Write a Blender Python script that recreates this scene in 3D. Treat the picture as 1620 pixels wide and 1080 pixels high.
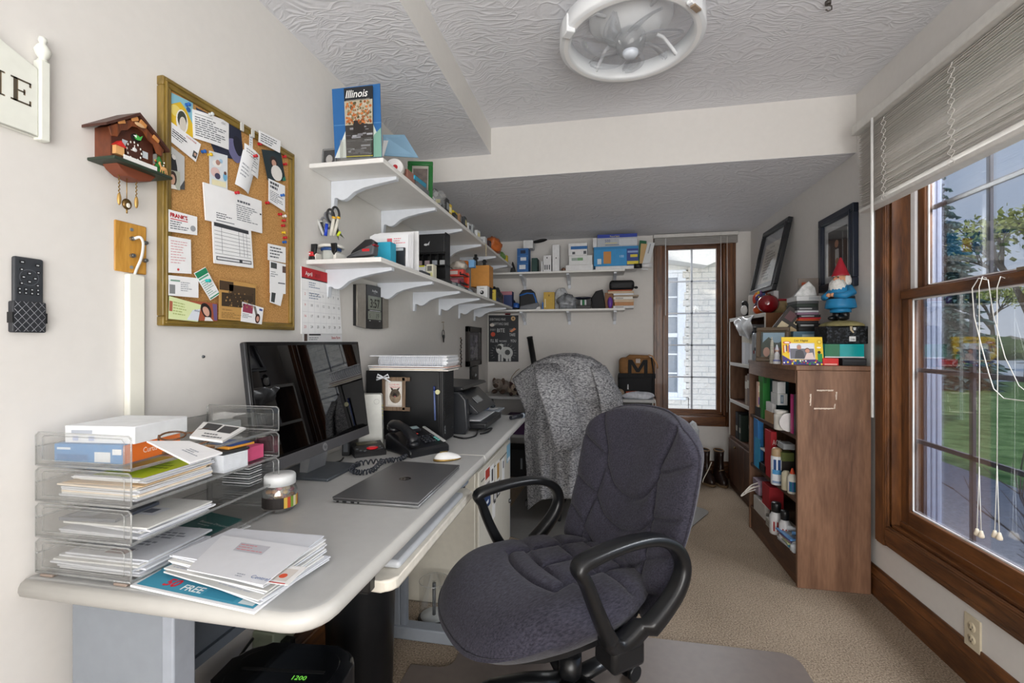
import bpy, bmesh, math, random
from math import sin, cos, radians as rad
from mathutils import Matrix, Vector, Euler
PI = math.pi
SC = bpy.context.scene
COL = SC.collection
for _o in list(bpy.data.objects):
    bpy.data.objects.remove(_o)

# -- camera
F_PX, YAW, EYE = 725.0, rad(11.15), 1.19
SY, CY = sin(YAW), cos(YAW)
cam_d = bpy.data.cameras.new('camera')
cam_d.sensor_fit = 'HORIZONTAL'; cam_d.sensor_width = 36.0
cam_d.lens = F_PX * 36.0 / 1620.0
cam_d.clip_start = 0.02; cam_d.clip_end = 400
cam = bpy.data.objects.new('camera', cam_d); COL.objects.link(cam)
cam.location = (0, 0, EYE); cam.rotation_euler = (PI/2, 0, YAW)
SC.camera = cam

def hx(h):
    h = h.lstrip('#')
    r = []
    for i in (0, 2, 4):
        c = int(h[i:i+2], 16) / 255.0
        r.append(c/12.92 if c <= 0.04045 else ((c+0.055)/1.055)**2.4)
    return (r[0], r[1], r[2], 1.0)

# -- sky, sun, lights, exposure
SC.view_settings.view_transform = 'Standard'
SC.view_settings.look = 'None'
SC.view_settings.gamma = 1.0
SC.view_settings.use_curve_mapping = False
SC.view_settings.exposure = 0.15
w = bpy.data.worlds.new('sky'); SC.world = w; w.use_nodes = True
nt = w.node_tree; nt.nodes.clear()
wo = nt.nodes.new('ShaderNodeOutputWorld'); bg = nt.nodes.new('ShaderNodeBackground')
tc = nt.nodes.new('ShaderNodeTexCoord'); sx = nt.nodes.new('ShaderNodeSeparateXYZ')
rp = nt.nodes.new('ShaderNodeValToRGB')
rp.color_ramp.elements[0].position = 0.0; rp.color_ramp.elements[0].color = (0.72, 0.80, 0.93, 1)
rp.color_ramp.elements[1].position = 0.6; rp.color_ramp.elements[1].color = (0.36, 0.56, 0.93, 1)
nt.links.new(tc.outputs['Generated'], sx.inputs[0]); nt.links.new(sx.outputs['Z'], rp.inputs[0])
nt.links.new(rp.outputs[0], bg.inputs[0]); nt.links.new(bg.outputs[0], wo.inputs[0])
bg.inputs[1].default_value = 1.0

def light(name, kind, loc, rot, energy, color=(1, 1, 1), size=None, size_y=None, angle=None):
    l = bpy.data.lights.new(name, kind); l.energy = energy; l.color = color
    if size: l.shape = 'RECTANGLE'; l.size = size; l.size_y = size_y or size
    if angle: l.angle = angle
    o = bpy.data.objects.new(name, l); COL.objects.link(o)
    o.location = loc; o.rotation_euler = rot
    return o
# low sun coming over the house from behind the photographer's left shoulder
sun = light('sun', 'SUN', (0, 0, 12), (0, 0, 0), 2.2, (1.0, 0.95, 0.86), angle=0.02)
sun.rotation_euler = Vector((0.62, 0.62, -0.62)).to_track_quat('-Z', 'Y').to_euler()
# added area lamps: fill behind the photographer, extra daylight through the two windows
light('fill_behind_camera', 'AREA', (.42, -1.45, 1.15), (PI/2+.32, 0, .22), 82, (1.0, 0.985, 0.965), 2.1, 1.7)  # added fill lamp, unseen; the wall behind it is closed
def aim(loc, at): return (Vector(at)-Vector(loc)).to_track_quat('-Z', 'Y').to_euler()
light('fill_over_side_window', 'AREA', (2.45, 1.5, 2.95), aim((2.45, 1.5, 2.95), (-.6, 1.4, 1.0)), 260, (0.93, 0.96, 1.0), 1.8, 1.0)  # added lamp outside, above the view, boosting the side window's daylight
light('fill_over_far_window', 'AREA', (.75, 5.35, 2.75), aim((.75, 5.35, 2.75), (.4, 3.4, .6)), 110, (0.97, 0.98, 1.0), .9, .7)  # added lamp outside, out of view, lifting the far end of the room

# -- places: a pixel's sight line met with a plane of the room
def ray(px, py):
    a = (px-810)/F_PX; b = (540-py)/F_PX
    return Vector((a*CY-SY, a*SY+CY, b))
def W(px, py, x=None, y=None, z=None):
    r = ray(px, py); e = Vector((0, 0, EYE))
    if x is not None: return e + r*(x/r.x)
    if y is not None: return e + r*(y/r.y)
    return e + r*((z-EYE)/r.z)
XL, XR, YB = -1.085, 1.262, 4.30
DESK = 0.74
ROT_L = (PI/2, 0, PI/2)      # local x along the wall (+Y), y up, z out of the left wall
ROT_B = (PI/2, 0, 0)         # local x = +X, y up, z towards the camera
ROT_R = (PI/2, 0, -PI/2)     # local x = -Y, y up, z out of the right wall

# -- materials
_mats = {}
def nodes(m):
    m.use_nodes = True
    return m.node_tree, m.node_tree.nodes['Principled BSDF']
def P(h, rough=0.6, metal=0.0, var=0.05, spec=0.5, bump=0.0, bscale=200.0, coat=0.0):
    k = ('P', h, rough, metal, var, spec, bump, bscale, coat)
    if k in _mats: return _mats[k]
    m = bpy.data.materials.new('finish_'+h); t, b = nodes(m)
    c = hx(h)
    b.inputs['Roughness'].default_value = rough; b.inputs['Metallic'].default_value = metal
    b.inputs['Specular IOR Level'].default_value = spec
    b.inputs['Coat Weight'].default_value = coat
    if var > 0:
        co = t.nodes.new('ShaderNodeTexCoord'); n = t.nodes.new('ShaderNodeTexNoise'); n.inputs['Scale'].default_value = 35
        t.links.new(co.outputs['Object'], n.inputs['Vector'])
        r = t.nodes.new('ShaderNodeValToRGB')
        r.color_ramp.elements[0].position = .3; r.color_ramp.elements[1].position = .7
        r.color_ramp.elements[0].color = tuple(v*(1-var) for v in c[:3])+(1,)
        r.color_ramp.elements[1].color = tuple(min(1, v*(1+var)) for v in c[:3])+(1,)
        t.links.new(n.outputs['Fac'], r.inputs[0]); t.links.new(r.outputs[0], b.inputs['Base Color'])
        if bump > 0:
            n2 = t.nodes.new('ShaderNodeTexNoise'); n2.inputs['Scale'].default_value = bscale; n2.inputs['Detail'].default_value = 4
            t.links.new(co.outputs['Object'], n2.inputs['Vector'])
            bp = t.nodes.new('ShaderNodeBump'); bp.inputs['Strength'].default_value = bump; bp.inputs['Distance'].default_value = 0.004
            t.links.new(n2.outputs['Fac'], bp.inputs['Height']); t.links.new(bp.outputs[0], b.inputs['Normal'])
    else:
        b.inputs['Base Color'].default_value = c
    _mats[k] = m; return m
def wood(dark, light_, axis='y', rough=0.45, scale=1.0, coat=0.1, ring=7.0):
    k = ('W', dark, light_, axis, rough, scale)
    if k in _mats: return _mats[k]
    m = bpy.data.materials.new('wood_'+dark+axis); t, b = nodes(m)
    co = t.nodes.new('ShaderNodeTexCoord'); mp = t.nodes.new('ShaderNodeMapping')
    s = {'x': (1.2, 9, 9), 'y': (9, 1.2, 9), 'z': (9, 9, 1.2)}[axis]
    mp.inputs['Scale'].default_value = tuple(v*scale for v in s)
    t.links.new(co.outputs['Object'], mp.inputs['Vector'])
    n = t.nodes.new('ShaderNodeTexNoise'); n.inputs['Scale'].default_value = 1.3; n.inputs['Detail'].default_value = 3; n.inputs['Distortion'].default_value = 0.6
    t.links.new(mp.outputs[0], n.inputs['Vector'])
    mu = t.nodes.new('ShaderNodeMath'); mu.operation = 'MULTIPLY'; mu.inputs[1].default_value = ring
    fr = t.nodes.new('ShaderNodeMath'); fr.operation = 'PINGPONG'; fr.inputs[1].default_value = 1.0
    t.links.new(n.outputs['Fac'], mu.inputs[0]); t.links.new(mu.outputs[0], fr.inputs[0])
    mp2 = t.nodes.new('ShaderNodeMapping'); mp2.inputs['Scale'].default_value = tuple(v*scale*9 for v in s)
    t.links.new(co.outputs['Object'], mp2.inputs['Vector'])
    n2 = t.nodes.new('ShaderNodeTexNoise'); n2.inputs['Scale'].default_value = 2; n2.inputs['Detail'].default_value = 2
    t.links.new(mp2.outputs[0], n2.inputs['Vector'])
    mx = t.nodes.new('ShaderNodeMath'); mx.operation = 'MULTIPLY_ADD'; mx.inputs[1].default_value = 0.45
    mh = t.nodes.new('ShaderNodeMath'); mh.operation = 'MULTIPLY'; mh.inputs[1].default_value = 0.55
    t.links.new(n2.outputs['Fac'], mh.inputs[0])
    t.links.new(fr.outputs[0], mx.inputs[0]); t.links.new(mh.outputs[0], mx.inputs[2])
    r = t.nodes.new('ShaderNodeValToRGB'); r.color_ramp.elements[0].color = hx(dark); r.color_ramp.elements[1].color = hx(light_)
    r.color_ramp.elements[0].position = .15; r.color_ramp.elements[1].position = .8
    t.links.new(mx.outputs[0], r.inputs[0]); t.links.new(r.outputs[0], b.inputs['Base Color'])
    b.inputs['Roughness'].default_value = rough; b.inputs['Coat Weight'].default_value = coat
    _mats[k] = m; return m
def stucco():
    m = bpy.data.materials.new('knockdown_plaster'); t, b = nodes(m)
    b.inputs['Base Color'].default_value = (0.80, 0.805, 0.84, 1); b.inputs['Roughness'].default_value = 0.7
    co = t.nodes.new('ShaderNodeTexCoord')
    n0 = t.nodes.new('ShaderNodeTexNoise'); n0.inputs['Scale'].default_value = 3.0; n0.inputs['Detail'].default_value = 2
    t.links.new(co.outputs['Object'], n0.inputs['Vector'])
    mixv = t.nodes.new('ShaderNodeVectorMath'); mixv.operation = 'MULTIPLY_ADD'; mixv.inputs[1].default_value = (.35, .35, 0)
    t.links.new(n0.outputs['Color'], mixv.inputs[0]); t.links.new(co.outputs['Object'], mixv.inputs[2])
    hs = []
    for rot, sc in ((0.5, (8, 30, 1)), (1.35, (10, 36, 1)), (2.3, (8, 32, 1))):
        mp = t.nodes.new('ShaderNodeMapping'); mp.inputs['Rotation'].default_value = (0, 0, rot); mp.inputs['Scale'].default_value = sc
        t.links.new(mixv.outputs[0], mp.inputs['Vector'])
        v = t.nodes.new('ShaderNodeTexVoronoi'); v.feature = 'DISTANCE_TO_EDGE'; v.inputs['Scale'].default_value = 1.0
        t.links.new(mp.outputs[0], v.inputs['Vector'])
        r = t.nodes.new('ShaderNodeValToRGB'); r.color_ramp.elements[0].position = 0.0; r.color_ramp.elements[1].position = 0.11
        r.color_ramp.elements[0].color = (1, 1, 1, 1); r.color_ramp.elements[1].color = (0, 0, 0, 1)
        t.links.new(v.outputs['Distance'], r.inputs[0])
        nm = t.nodes.new('ShaderNodeTexNoise'); nm.inputs['Scale'].default_value = 5.0+rot
        t.links.new(co.outputs['Object'], nm.inputs['Vector'])
        r2 = t.nodes.new('ShaderNodeValToRGB'); r2.color_ramp.elements[0].position = .42; r2.color_ramp.elements[1].position = .52
        t.links.new(nm.outputs['Fac'], r2.inputs[0])
        mm = t.nodes.new('ShaderNodeMath'); mm.operation = 'MULTIPLY'
        t.links.new(r.outputs[0], mm.inputs[0]); t.links.new(r2.outputs[0], mm.inputs[1]); hs.append(mm)
    a1 = t.nodes.new('ShaderNodeMath'); a1.operation = 'MAXIMUM'; a2 = t.nodes.new('ShaderNodeMath'); a2.operation = 'MAXIMUM'
    t.links.new(hs[0].outputs[0], a1.inputs[0]); t.links.new(hs[1].outputs[0], a1.inputs[1])
    t.links.new(a1.outputs[0], a2.inputs[0]); t.links.new(hs[2].outputs[0], a2.inputs[1])
    nf = t.nodes.new('ShaderNodeTexNoise'); nf.inputs['Scale'].default_value = 60; nf.inputs['Detail'].default_value = 3
    t.links.new(co.outputs['Object'], nf.inputs['Vector'])
    ad = t.nodes.new('ShaderNodeMath'); ad.operation = 'MULTIPLY_ADD'; ad.inputs[1].default_value = 0.45
    t.links.new(nf.outputs['Fac'], ad.inputs[0]); t.links.new(a2.outputs[0], ad.inputs[2])
    bp = t.nodes.new('ShaderNodeBump'); bp.inputs['Strength'].default_value = 0.27; bp.inputs['Distance'].default_value = 0.010
    t.links.new(ad.outputs[0], bp.inputs['Height']); t.links.new(bp.outputs[0], b.inputs['Normal'])
    return m
def speckle(name, c0, c1, scale, rough=0.9, bump=0.6, dist=0.006, stretch=None, lo=.35, hi=.65, sheen=0.0):
    m = bpy.data.materials.new(name); t, b = nodes(m)
    co = t.nodes.new('ShaderNodeTexCoord'); mp = t.nodes.new('ShaderNodeMapping')
    if stretch:
        mp.inputs['Scale'].default_value = stretch[:3]; mp.inputs['Rotation'].default_value = stretch[3:]
    t.links.new(co.outputs['Object'], mp.inputs['Vector'])
    n = t.nodes.new('ShaderNodeTexNoise'); n.inputs['Scale'].default_value = scale; n.inputs['Detail'].default_value = 4; n.inputs['Roughness'].default_value = .65
    t.links.new(mp.outputs[0], n.inputs['Vector'])
    n3 = t.nodes.new('ShaderNodeTexNoise'); n3.inputs['Scale'].default_value = 3.5; n3.inputs['Detail'].default_value = 3
    t.links.new(co.outputs['Object'], n3.inputs['Vector'])
    ma = t.nodes.new('ShaderNodeMath'); ma.operation = 'MULTIPLY_ADD'; ma.inputs[1].default_value = 0.12
    su = t.nodes.new('ShaderNodeMath'); su.operation = 'SUBTRACT'; su.inputs[1].default_value = 0.06
    t.links.new(n3.outputs['Fac'], ma.inputs[0]); t.links.new(n.outputs['Fac'], ma.inputs[2]); t.links.new(ma.outputs[0], su.inputs[0])
    r = t.nodes.new('ShaderNodeValToRGB'); r.color_ramp.elements[0].position = lo; r.color_ramp.elements[1].position = hi
    r.color_ramp.elements[0].color = hx(c0); r.color_ramp.elements[1].color = hx(c1)
    t.links.new(su.outputs[0], r.inputs[0]); t.links.new(r.outputs[0], b.inputs['Base Color'])
    b.inputs['Roughness'].default_value = rough
    b.inputs['Specular IOR Level'].default_value = 0.2
    if sheen:
        b.inputs['Sheen Weight'].default_value = sheen
    bp = t.nodes.new('ShaderNodeBump'); bp.inputs['Strength'].default_value = bump; bp.inputs['Distance'].default_value = dist
    t.links.new(n.outputs['Fac'], bp.inputs['Height']); t.links.new(bp.outputs[0], b.inputs['Normal'])
    return m
def clear(name, tint=(1, 1, 1), gloss=0.08, alpha=0.06, rough=0.03, edge=0.5, fres=0.6):
    """thin clear plastic or glass: see-through with a fresnel reflection and a faint body"""
    k = ('C', name)
    if k in _mats: return _mats[k]
    m = bpy.data.materials.new(name); m.use_nodes = True; t = m.node_tree; t.nodes.clear()
    o = t.nodes.new('ShaderNodeOutputMaterial'); tr = t.nodes.new('ShaderNodeBsdfTransparent'); tr.inputs[0].default_value = tint+(1,)
    df = t.nodes.new('ShaderNodeBsdfDiffuse'); df.inputs[0].default_value = (0.8, 0.82, 0.82, 1)
    gl = t.nodes.new('ShaderNodeBsdfGlossy'); gl.inputs['Roughness'].default_value = rough
    lw = t.nodes.new('ShaderNodeLayerWeight'); lw.inputs[0].default_value = edge
    m1 = t.nodes.new('ShaderNodeMixShader'); m1.inputs[0].default_value = alpha
    t.links.new(tr.outputs[0], m1.inputs[1]); t.links.new(df.outputs[0], m1.inputs[2])
    mm = t.nodes.new('ShaderNodeMath'); mm.operation = 'MULTIPLY_ADD'; mm.inputs[1].default_value = fres; mm.inputs[2].default_value = gloss
    mm.use_clamp = True
    t.links.new(lw.outputs['Fresnel'], mm.inputs[0])
    m2 = t.nodes.new('ShaderNodeMixShader'); t.links.new(mm.outputs[0], m2.inputs[0])
    t.links.new(m1.outputs[0], m2.inputs[1]); t.links.new(gl.outputs[0], m2.inputs[2])
    t.links.new(m2.outputs[0], o.inputs[0])
    _mats[k] = m; return m

# -- mesh builder
class MB:
    def __init__(s):
        s.bm = bmesh.new(); s.mats = []; s.M = Matrix.Identity(4)
    def at(s, loc=(0, 0, 0), rot=(0, 0, 0)):
        s.M = Matrix.Translation(Vector(loc)) @ Euler(rot).to_matrix().to_4x4(); return s
    def mi(s, m):
        if m not in s.mats: s.mats.append(m)
        return s.mats.index(m)
    def v(s, p): return s.bm.verts.new(s.M @ Vector(p))
    def face(s, vs, m, smooth=False):
        try: f = s.bm.faces.new(vs)
        except ValueError: return None
        f.material_index = s.mi(m); f.smooth = smooth; return f
    def box(s, x0, x1, y0, y1, z0, z1, m, bev=0.0, seg=2):
        vs = [s.v((x, y, z)) for z in (z0, z1) for y in (y0, y1) for x in (x0, x1)]
        fs = [s.face([vs[i] for i in q], m) for q in ((0, 2, 3, 1), (4, 5, 7, 6), (0, 1, 5, 4), (2, 6, 7, 3), (0, 4, 6, 2), (1, 3, 7, 5))]
        if bev > 0:
            es = set(e for f in fs for e in f.edges)
            r = bmesh.ops.bevel(s.bm, geom=list(es), offset=bev, segments=seg, affect='EDGES', profile=0.5)
            for f in r['faces']: f.material_index = s.mi(m); f.smooth = True
        return s
    def prism(s, pts, h0, h1, m, axis='z', smooth=False, bev=0.0):
        def q(a, b, h):
            return {'z': (a, b, h), 'x': (h, a, b), 'y': (a, h, b)}[axis]
        lo = [s.v(q(a, b, h0)) for a, b in pts]; hi = [s.v(q(a, b, h1)) for a, b in pts]
        n = len(pts)
        fs = [s.face(lo[::-1], m), s.face(hi, m)]
        for i in range(n): fs.append(s.face([lo[i], lo[(i+1) % n], hi[(i+1) % n], hi[i]], m, smooth))
        fs = [f for f in fs if f]
        if axis == 'y':
            bmesh.ops.reverse_faces(s.bm, faces=fs)
        if bev > 0:
            es = set(e for f in fs[:2] for e in f.edges)
            r = bmesh.ops.bevel(s.bm, geom=list(es), offset=bev, segments=2, affect='EDGES', profile=0.5)
            for f in r['faces']: f.material_index = s.mi(m); f.smooth = True
        return s
    def cyl(s, p0, p1, r0, m, r1=None, seg=16, caps=True, smooth=True):
        r1 = r0 if r1 is None else r1
        p0, p1 = Vector(p0), Vector(p1); d = (p1-p0).normalized()
        a = d.orthogonal().normalized(); b = d.cross(a)
        rings = []
        for p, r in ((p0, r0), (p1, r1)):
            rings.append([s.v(p + (a*cos(2*PI*i/seg)+b*sin(2*PI*i/seg))*r) for i in range(seg)])
        for i in range(seg): s.face([rings[0][i], rings[0][(i+1) % seg], rings[1][(i+1) % seg], rings[1][i]], m, smooth)
        if caps: s.face(rings[0][::-1], m); s.face(rings[1], m)
        return s
    def lathe(s, prof, m, c=(0, 0, 0), seg=24, smooth=True, closed=False):
        c = Vector(c); rings = []
        for r, z in prof:
            if r < 1e-6: rings.append([s.v(c+Vector((0, 0, z)))])
            else: rings.append([s.v(c+Vector((r*cos(2*PI*i/seg), r*sin(2*PI*i/seg), z))) for i in range(seg)])
        pairs = list(zip(rings, rings[1:]))
        if closed: pairs.append((rings[-1], rings[0]))
        for A, B in pairs:
            for i in range(seg):
                j = (i+1) % seg
                if len(A) == 1 and len(B) == 1: continue
                if len(A) == 1: s.face([A[0], B[j], B[i]], m, smooth)
                elif len(B) == 1: s.face([A[i], A[j], B[0]], m, smooth)
                else: s.face([A[i], A[j], B[j], B[i]], m, smooth)
        return s
    def tube(s, pts, r, m, seg=8, closed=False, caps=True, flat=None):
        """r: a radius, a list of radii, or with flat=(a,b) ellipse factors"""
        pts = [Vector(p) for p in pts]; n = len(pts)
        rs = r if isinstance(r, (list, tuple)) else [r]*n
        fa, fb = flat or (1, 1)
        up = None; rings = []
        for i, p in enumerate(pts):
            if closed: t = pts[(i+1) % n]-pts[i-1]
            else: t = pts[min(i+1, n-1)]-pts[max(i-1, 0)]
            t = t.normalized() if t.length > 1e-9 else Vector((0, 0, 1))
            if up is None:
                up = t.orthogonal().normalized()
                if flat:
                    up = (Vector((0, 0, 1))-t*t.z)
                    up = up.normalized() if up.length > 1e-3 else Vector((1, 0, 0))
            up = (up - t*up.dot(t))
            up = up.normalized() if up.length > 1e-6 else t.orthogonal().normalized()
            b = t.cross(up)
            rings.append([s.v(p + (up*cos(2*PI*k/seg)*fa + b*sin(2*PI*k/seg)*fb)*rs[i]) for k in range(seg)])
        m_ = n if closed else n-1
        for i in range(m_):
            A, B = rings[i], rings[(i+1) % n]
            for k in range(seg): s.face([A[k], A[(k+1) % seg], B[(k+1) % seg], B[k]], m, True)
        if not closed and caps: s.face(rings[0][::-1], m); s.face(rings[-1], m)
        return s
    def ell(s, c, r, m, seg=20, rings=12, fn=None):
        c = Vector(c); r = (r, r, r) if not isinstance(r, (tuple, list)) else r
        R = []
        for j in range(rings+1):
            th = PI*j/rings
            row = []
            for i in range(seg):
                ph = 2*PI*i/seg
                p = Vector((sin(th)*cos(ph)*r[0], sin(th)*sin(ph)*r[1], -cos(th)*r[2]))
                if fn: p = fn(p, th, ph)
                row.append(s.v(c+p))
                if j in (0, rings): break
            R.append(row)
        for A, B in zip(R, R[1:]):
            for i in range(seg):
                k = (i+1) % seg
                if len(A) == 1: s.face([A[0], B[k], B[i]], m, True)
                elif len(B) == 1: s.face([A[i], A[k], B[0]], m, True)
                else: s.face([A[i], A[k], B[k], B[i]], m, True)
        return s
    def grid(s, fn, nu, nv, m, smooth=True, thick=0.0, flip=False):
        g = [[s.v(fn(i/nu, j/nv)) for i in range(nu+1)] for j in range(nv+1)]
        fs = []
        for j in range(nv):
            for i in range(nu):
                q = [g[j][i], g[j][i+1], g[j+1][i+1], g[j+1][i]]
                if flip: q.reverse()
                f = s.face(q, m, smooth)
                if f: fs.append(f)
        if thick:
            bmesh.ops.recalc_face_normals(s.bm, faces=fs)
            r = bmesh.ops.solidify(s.bm, geom=fs, thickness=thick)
            for e in r['geom']:
                if isinstance(e, bmesh.types.BMFace): e.smooth = smooth
        return s
    # flat print on a local z plane
    def card(s, u0, v0, u1, v1, n, m):
        s.face([s.v((u0, v0, n)), s.v((u1, v0, n)), s.v((u1, v1, n)), s.v((u0, v1, n))], m); return s
    def poly(s, pts, n, m):
        s.face([s.v((a, b, n)) for a, b in pts], m); return s
    def disc(s, u, v_, r, n, m, seg=16, ry=None):
        ry = r if ry is None else ry
        return s.poly([(u+r*cos(2*PI*i/seg), v_+ry*sin(2*PI*i/seg)) for i in range(seg)], n, m)
    def ring2(s, u, v_, r0, r1, n, m, seg=24):
        for i in range(seg):
            a, b = 2*PI*i/seg, 2*PI*(i+1)/seg
            s.poly([(u+r0*cos(a), v_+r0*sin(a)), (u+r1*cos(a), v_+r1*sin(a)), (u+r1*cos(b), v_+r1*sin(b)), (u+r0*cos(b), v_+r0*sin(b))], n, m)
        return s
    def lines(s, u0, v0, u1, v1, n, rows, m, seed=1, fill=0.55, lo=0.5):
        rnd = random.Random(seed); h = (v1-v0)/rows
        for i in range(rows):
            y = v1-(i+0.5)*h; x = u0; end = u0+(u1-u0)*rnd.uniform(lo, 1.0)
            while x < end:
                wd = min((u1-u0)*rnd.uniform(0.06, 0.2), end-x)
                s.card(x, y-h*fill/2, x+wd, y+h*fill/2, n, m); x += wd+(u1-u0)*0.025
        return s
    def text(s, txt, u, v_, size, n, m, align='LEFT', font_shear=0.0, sx=1.0, bold=0.0, rot=0.0, depth=0.0):
        c = bpy.data.curves.new('lettering', 'FONT'); c.body = txt; c.size = size; c.align_x = align; c.shear = font_shear; c.offset = bold
        c.extrude = depth; c.resolution_u = 2
        o = bpy.data.objects.new('lettering', c); COL.objects.link(o)
        dg = bpy.context.evaluated_depsgraph_get(); me = bpy.data.meshes.new_from_object(o.evaluated_get(dg))
        R = Matrix.Rotation(rot, 4, 'Z')
        vs = [s.v(Vector((u, v_, n)) + R @ Vector((p.co.x*sx, p.co.y, p.co.z))) for p in me.vertices]
        for f in me.polygons: s.face([vs[i] for i in f.vertices], m)
        bpy.data.objects.remove(o); bpy.data.curves.remove(c); bpy.data.meshes.remove(me)
        return s
    def obj(s, name, parent=None, label=None, kind=None):
        me = bpy.data.meshes.new(name); bmesh.ops.recalc_face_normals(s.bm, faces=s.bm.faces) if False else None
        s.bm.to_mesh(me); s.bm.free()
        for m in s.mats: me.materials.append(m)
        o = bpy.data.objects.new(name, me); COL.objects.link(o)
        if parent: o.parent = parent
        if label: o['label'] = label
        if kind: o['kind'] = kind
        return o
    def solo(s, name, label, cat, loc=(0, 0, 0), rot=(0, 0, 0), group=None):
        o = s.obj(name); return tag(o, label, cat, loc, rot, group)
def tag(o, label, cat, loc=None, rot=None, group=None):
    o['label'] = label; o['category'] = cat
    if loc is not None: o.location = loc
    if rot is not None: o.rotation_euler = rot
    if group: o['group'] = group
    return o
def T(name, label, cat, loc=(0, 0, 0), rot=(0, 0, 0), group=None):
    o = bpy.data.objects.new(name, None); COL.objects.link(o); o.empty_display_size = .05
    return tag(o, label, cat, loc, rot, group)
def struct(mb, name, parent=None):
    o = mb.obj(name, parent)
    o['kind'] = 'structure'
    return o
def dup(o, loc=None, rot=None, label=None, group=None, parent=None):
    c = o.copy(); COL.objects.link(c)
    if parent: c.parent = parent
    for ch in list(o.children): dup(ch, parent=c)
    if loc is not None: c.location = loc
    if rot is not None: c.rotation_euler = rot
    if label: c['label'] = label
    if group: c['group'] = group
    return c
WHITE = P('e8e8e6', .55, var=.02); PAPER = P('e2e3e6', .8, var=.015); INK = P('3c3f45', .8, var=0); LINK = P('8e929a', .8, var=0)
BLACK = P('17181a', .45, var=.1); DGREY = P('33363a', .5); RED = P('c4202a', .5)
CLEAR = clear('clear_plastic', (0.975, 0.975, 0.97), 0.012, 0.02, edge=.35, fres=.35)
PICTURE_GLASS = clear('picture_glass', (0.99, 0.99, 0.99), 0.012, 0.0, 0.0, 0.3, fres=.22)
GLASS = clear('window_glass', (0.98, 0.985, 0.99), 0.012, 0.0, 0.0, 0.35)
# == the room
PAINT = P('e1deda', .75, var=.012, spec=.25)
PLASTER = stucco()
CARPET = speckle('cut_pile_carpet', '6f6050', 'c2af99', 170, .95, 1.0, .010)
TRIM_Y = wood('3d2211', '7d4e28', 'y', .38); TRIM_Z = wood('3d2211', '7d4e28', 'z', .38); TRIM_X = wood('3d2211', '7d4e28', 'x', .38)
m = MB(); m.box(-1.3, 1.4, -1.7, 4.5, -.1, 0, CARPET); struct(m, 'floor')
m = MB(); m.box(-1.4, 1.55, -1.7, 4.5, 2.442, 2.6, PLASTER); struct(m, 'ceiling')
m = MB(); m.box(XL-.12, XL, -1.7, 4.5, 0, 2.5, PAINT); struct(m, 'wall_left')
m = MB(); m.box(-1.3, 1.4, -1.82, -1.7, 0, 2.5, PAINT); struct(m, 'wall_front')
# right wall with its window opening
WY0, WY1, WZ0, WZ1 = 0.72, 2.335, 0.365, 2.15
m = MB()
for a in ((-1.7, WY0, 0, 2.5), (WY1, 4.5, 0, 2.5), (WY0, WY1, 0, WZ0), (WY0, WY1, WZ1, 2.5)):
    m.box(XR, XR+.14, a[0], a[1], a[2], a[3], PAINT)
struct(m, 'wall_right')
BX0, BX1, BZ0, BZ1 = 0.535, 1.055, 0.53, 2.06
m = MB()
for a in ((XL, BX0, 0, 2.5), (BX1, XR, 0, 2.5), (BX0, BX1, 0, BZ0), (BX0, BX1, BZ1, 2.5)):
    m.box(a[0], a[1], YB, YB+.14, a[2], a[3], PAINT)
struct(m, 'wall_back')
# dropped soffits: plaster underside, painted faces
m = MB(); m.box(XL, XR, 2.615, YB, 2.147, 2.45, PAINT)
m.box(XL, XR, 2.616, YB, 2.1455, 2.147, PLASTER); struct(m, 'trim_1')
m = MB(); m.box(XL, -.641, -1.7, 2.615, 2.289, 2.45, PAINT)
m.box(XL, -.642, -1.7, 2.615, 2.2875, 2.289, PLASTER); struct(m, 'trim_2')
def base_profile(t=.016, h=.14):
    return [(0, 0), (t, 0), (t, h*.62), (t*.8, h*.66), (t*.95, h*.72), (t*.6, h*.86), (t*.35, h*.9), (t*.3, h), (0, h)]
m = MB(); m.prism([(XR-a, b) for a, b in base_profile()], -1.7, YB, TRIM_Y, axis='y'); struct(m, 'baseboard_right')
m = MB(); m.prism([(XL+a, b) for a, b in base_profile()], -1.7, YB, TRIM_Y, axis='y'); struct(m, 'baseboard_left')
m = MB(); m.prism([(YB-a, b) for a, b in base_profile()], XL, XR, TRIM_X, axis='x'); struct(m, 'baseboard_back')

# -- side window: moulded casing, jambs, two hung sashes with muntins, glass
win = bpy.data.objects.new('window_1', None); COL.objects.link(win); win['kind'] = 'structure'
def cas(y0, y1, z0, z1, axis, mb, mat):
    for x0, ins in ((XR-.014, 0), (XR-.020, .012), (XR-.024, .03)):
        if axis == 'z': mb.box(x0, XR, y0+ins*.3, y1-ins, z0, z1, mat, .003, 1)
        else: mb.box(x0, XR, y0, y1, z0+ins, z1-ins*.3, mat, .003, 1)
CW = .092
m = MB(); cas(WY1, WY1+CW, WZ0-CW, WZ1+CW, 'z', m, TRIM_Z); cas(WY0-CW, WY0, WZ0-CW, WZ1+CW, 'z', m, TRIM_Z)
cas(WY0, WY1, WZ0-CW, WZ0, 'y', m, TRIM_Y); cas(WY0, WY1, WZ1, WZ1+CW, 'y', m, TRIM_Y)
m.obj('casing', win)
m = MB(); m.box(XR, XR+.15, WY1-.012, WY1+.004, WZ0, WZ1, TRIM_Z); m.box(XR, XR+.15, WY0-.004, WY0+.012, WZ0, WZ1, TRIM_Z)
m.box(XR, XR+.15, WY0, WY1, WZ0-.004, WZ0+.012, TRIM_Y); m.box(XR, XR+.15, WY0, WY1, WZ1-.012, WZ1+.004, TRIM_Y)
m.box(XR+.03, XR+.036, WY0+.012, WY1-.012, WZ0+.012, WZ0+.03, TRIM_Y)
m.obj('jamb', win)
WHT = P('f2f3f4', .5, var=.02)
m = MB()
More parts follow.
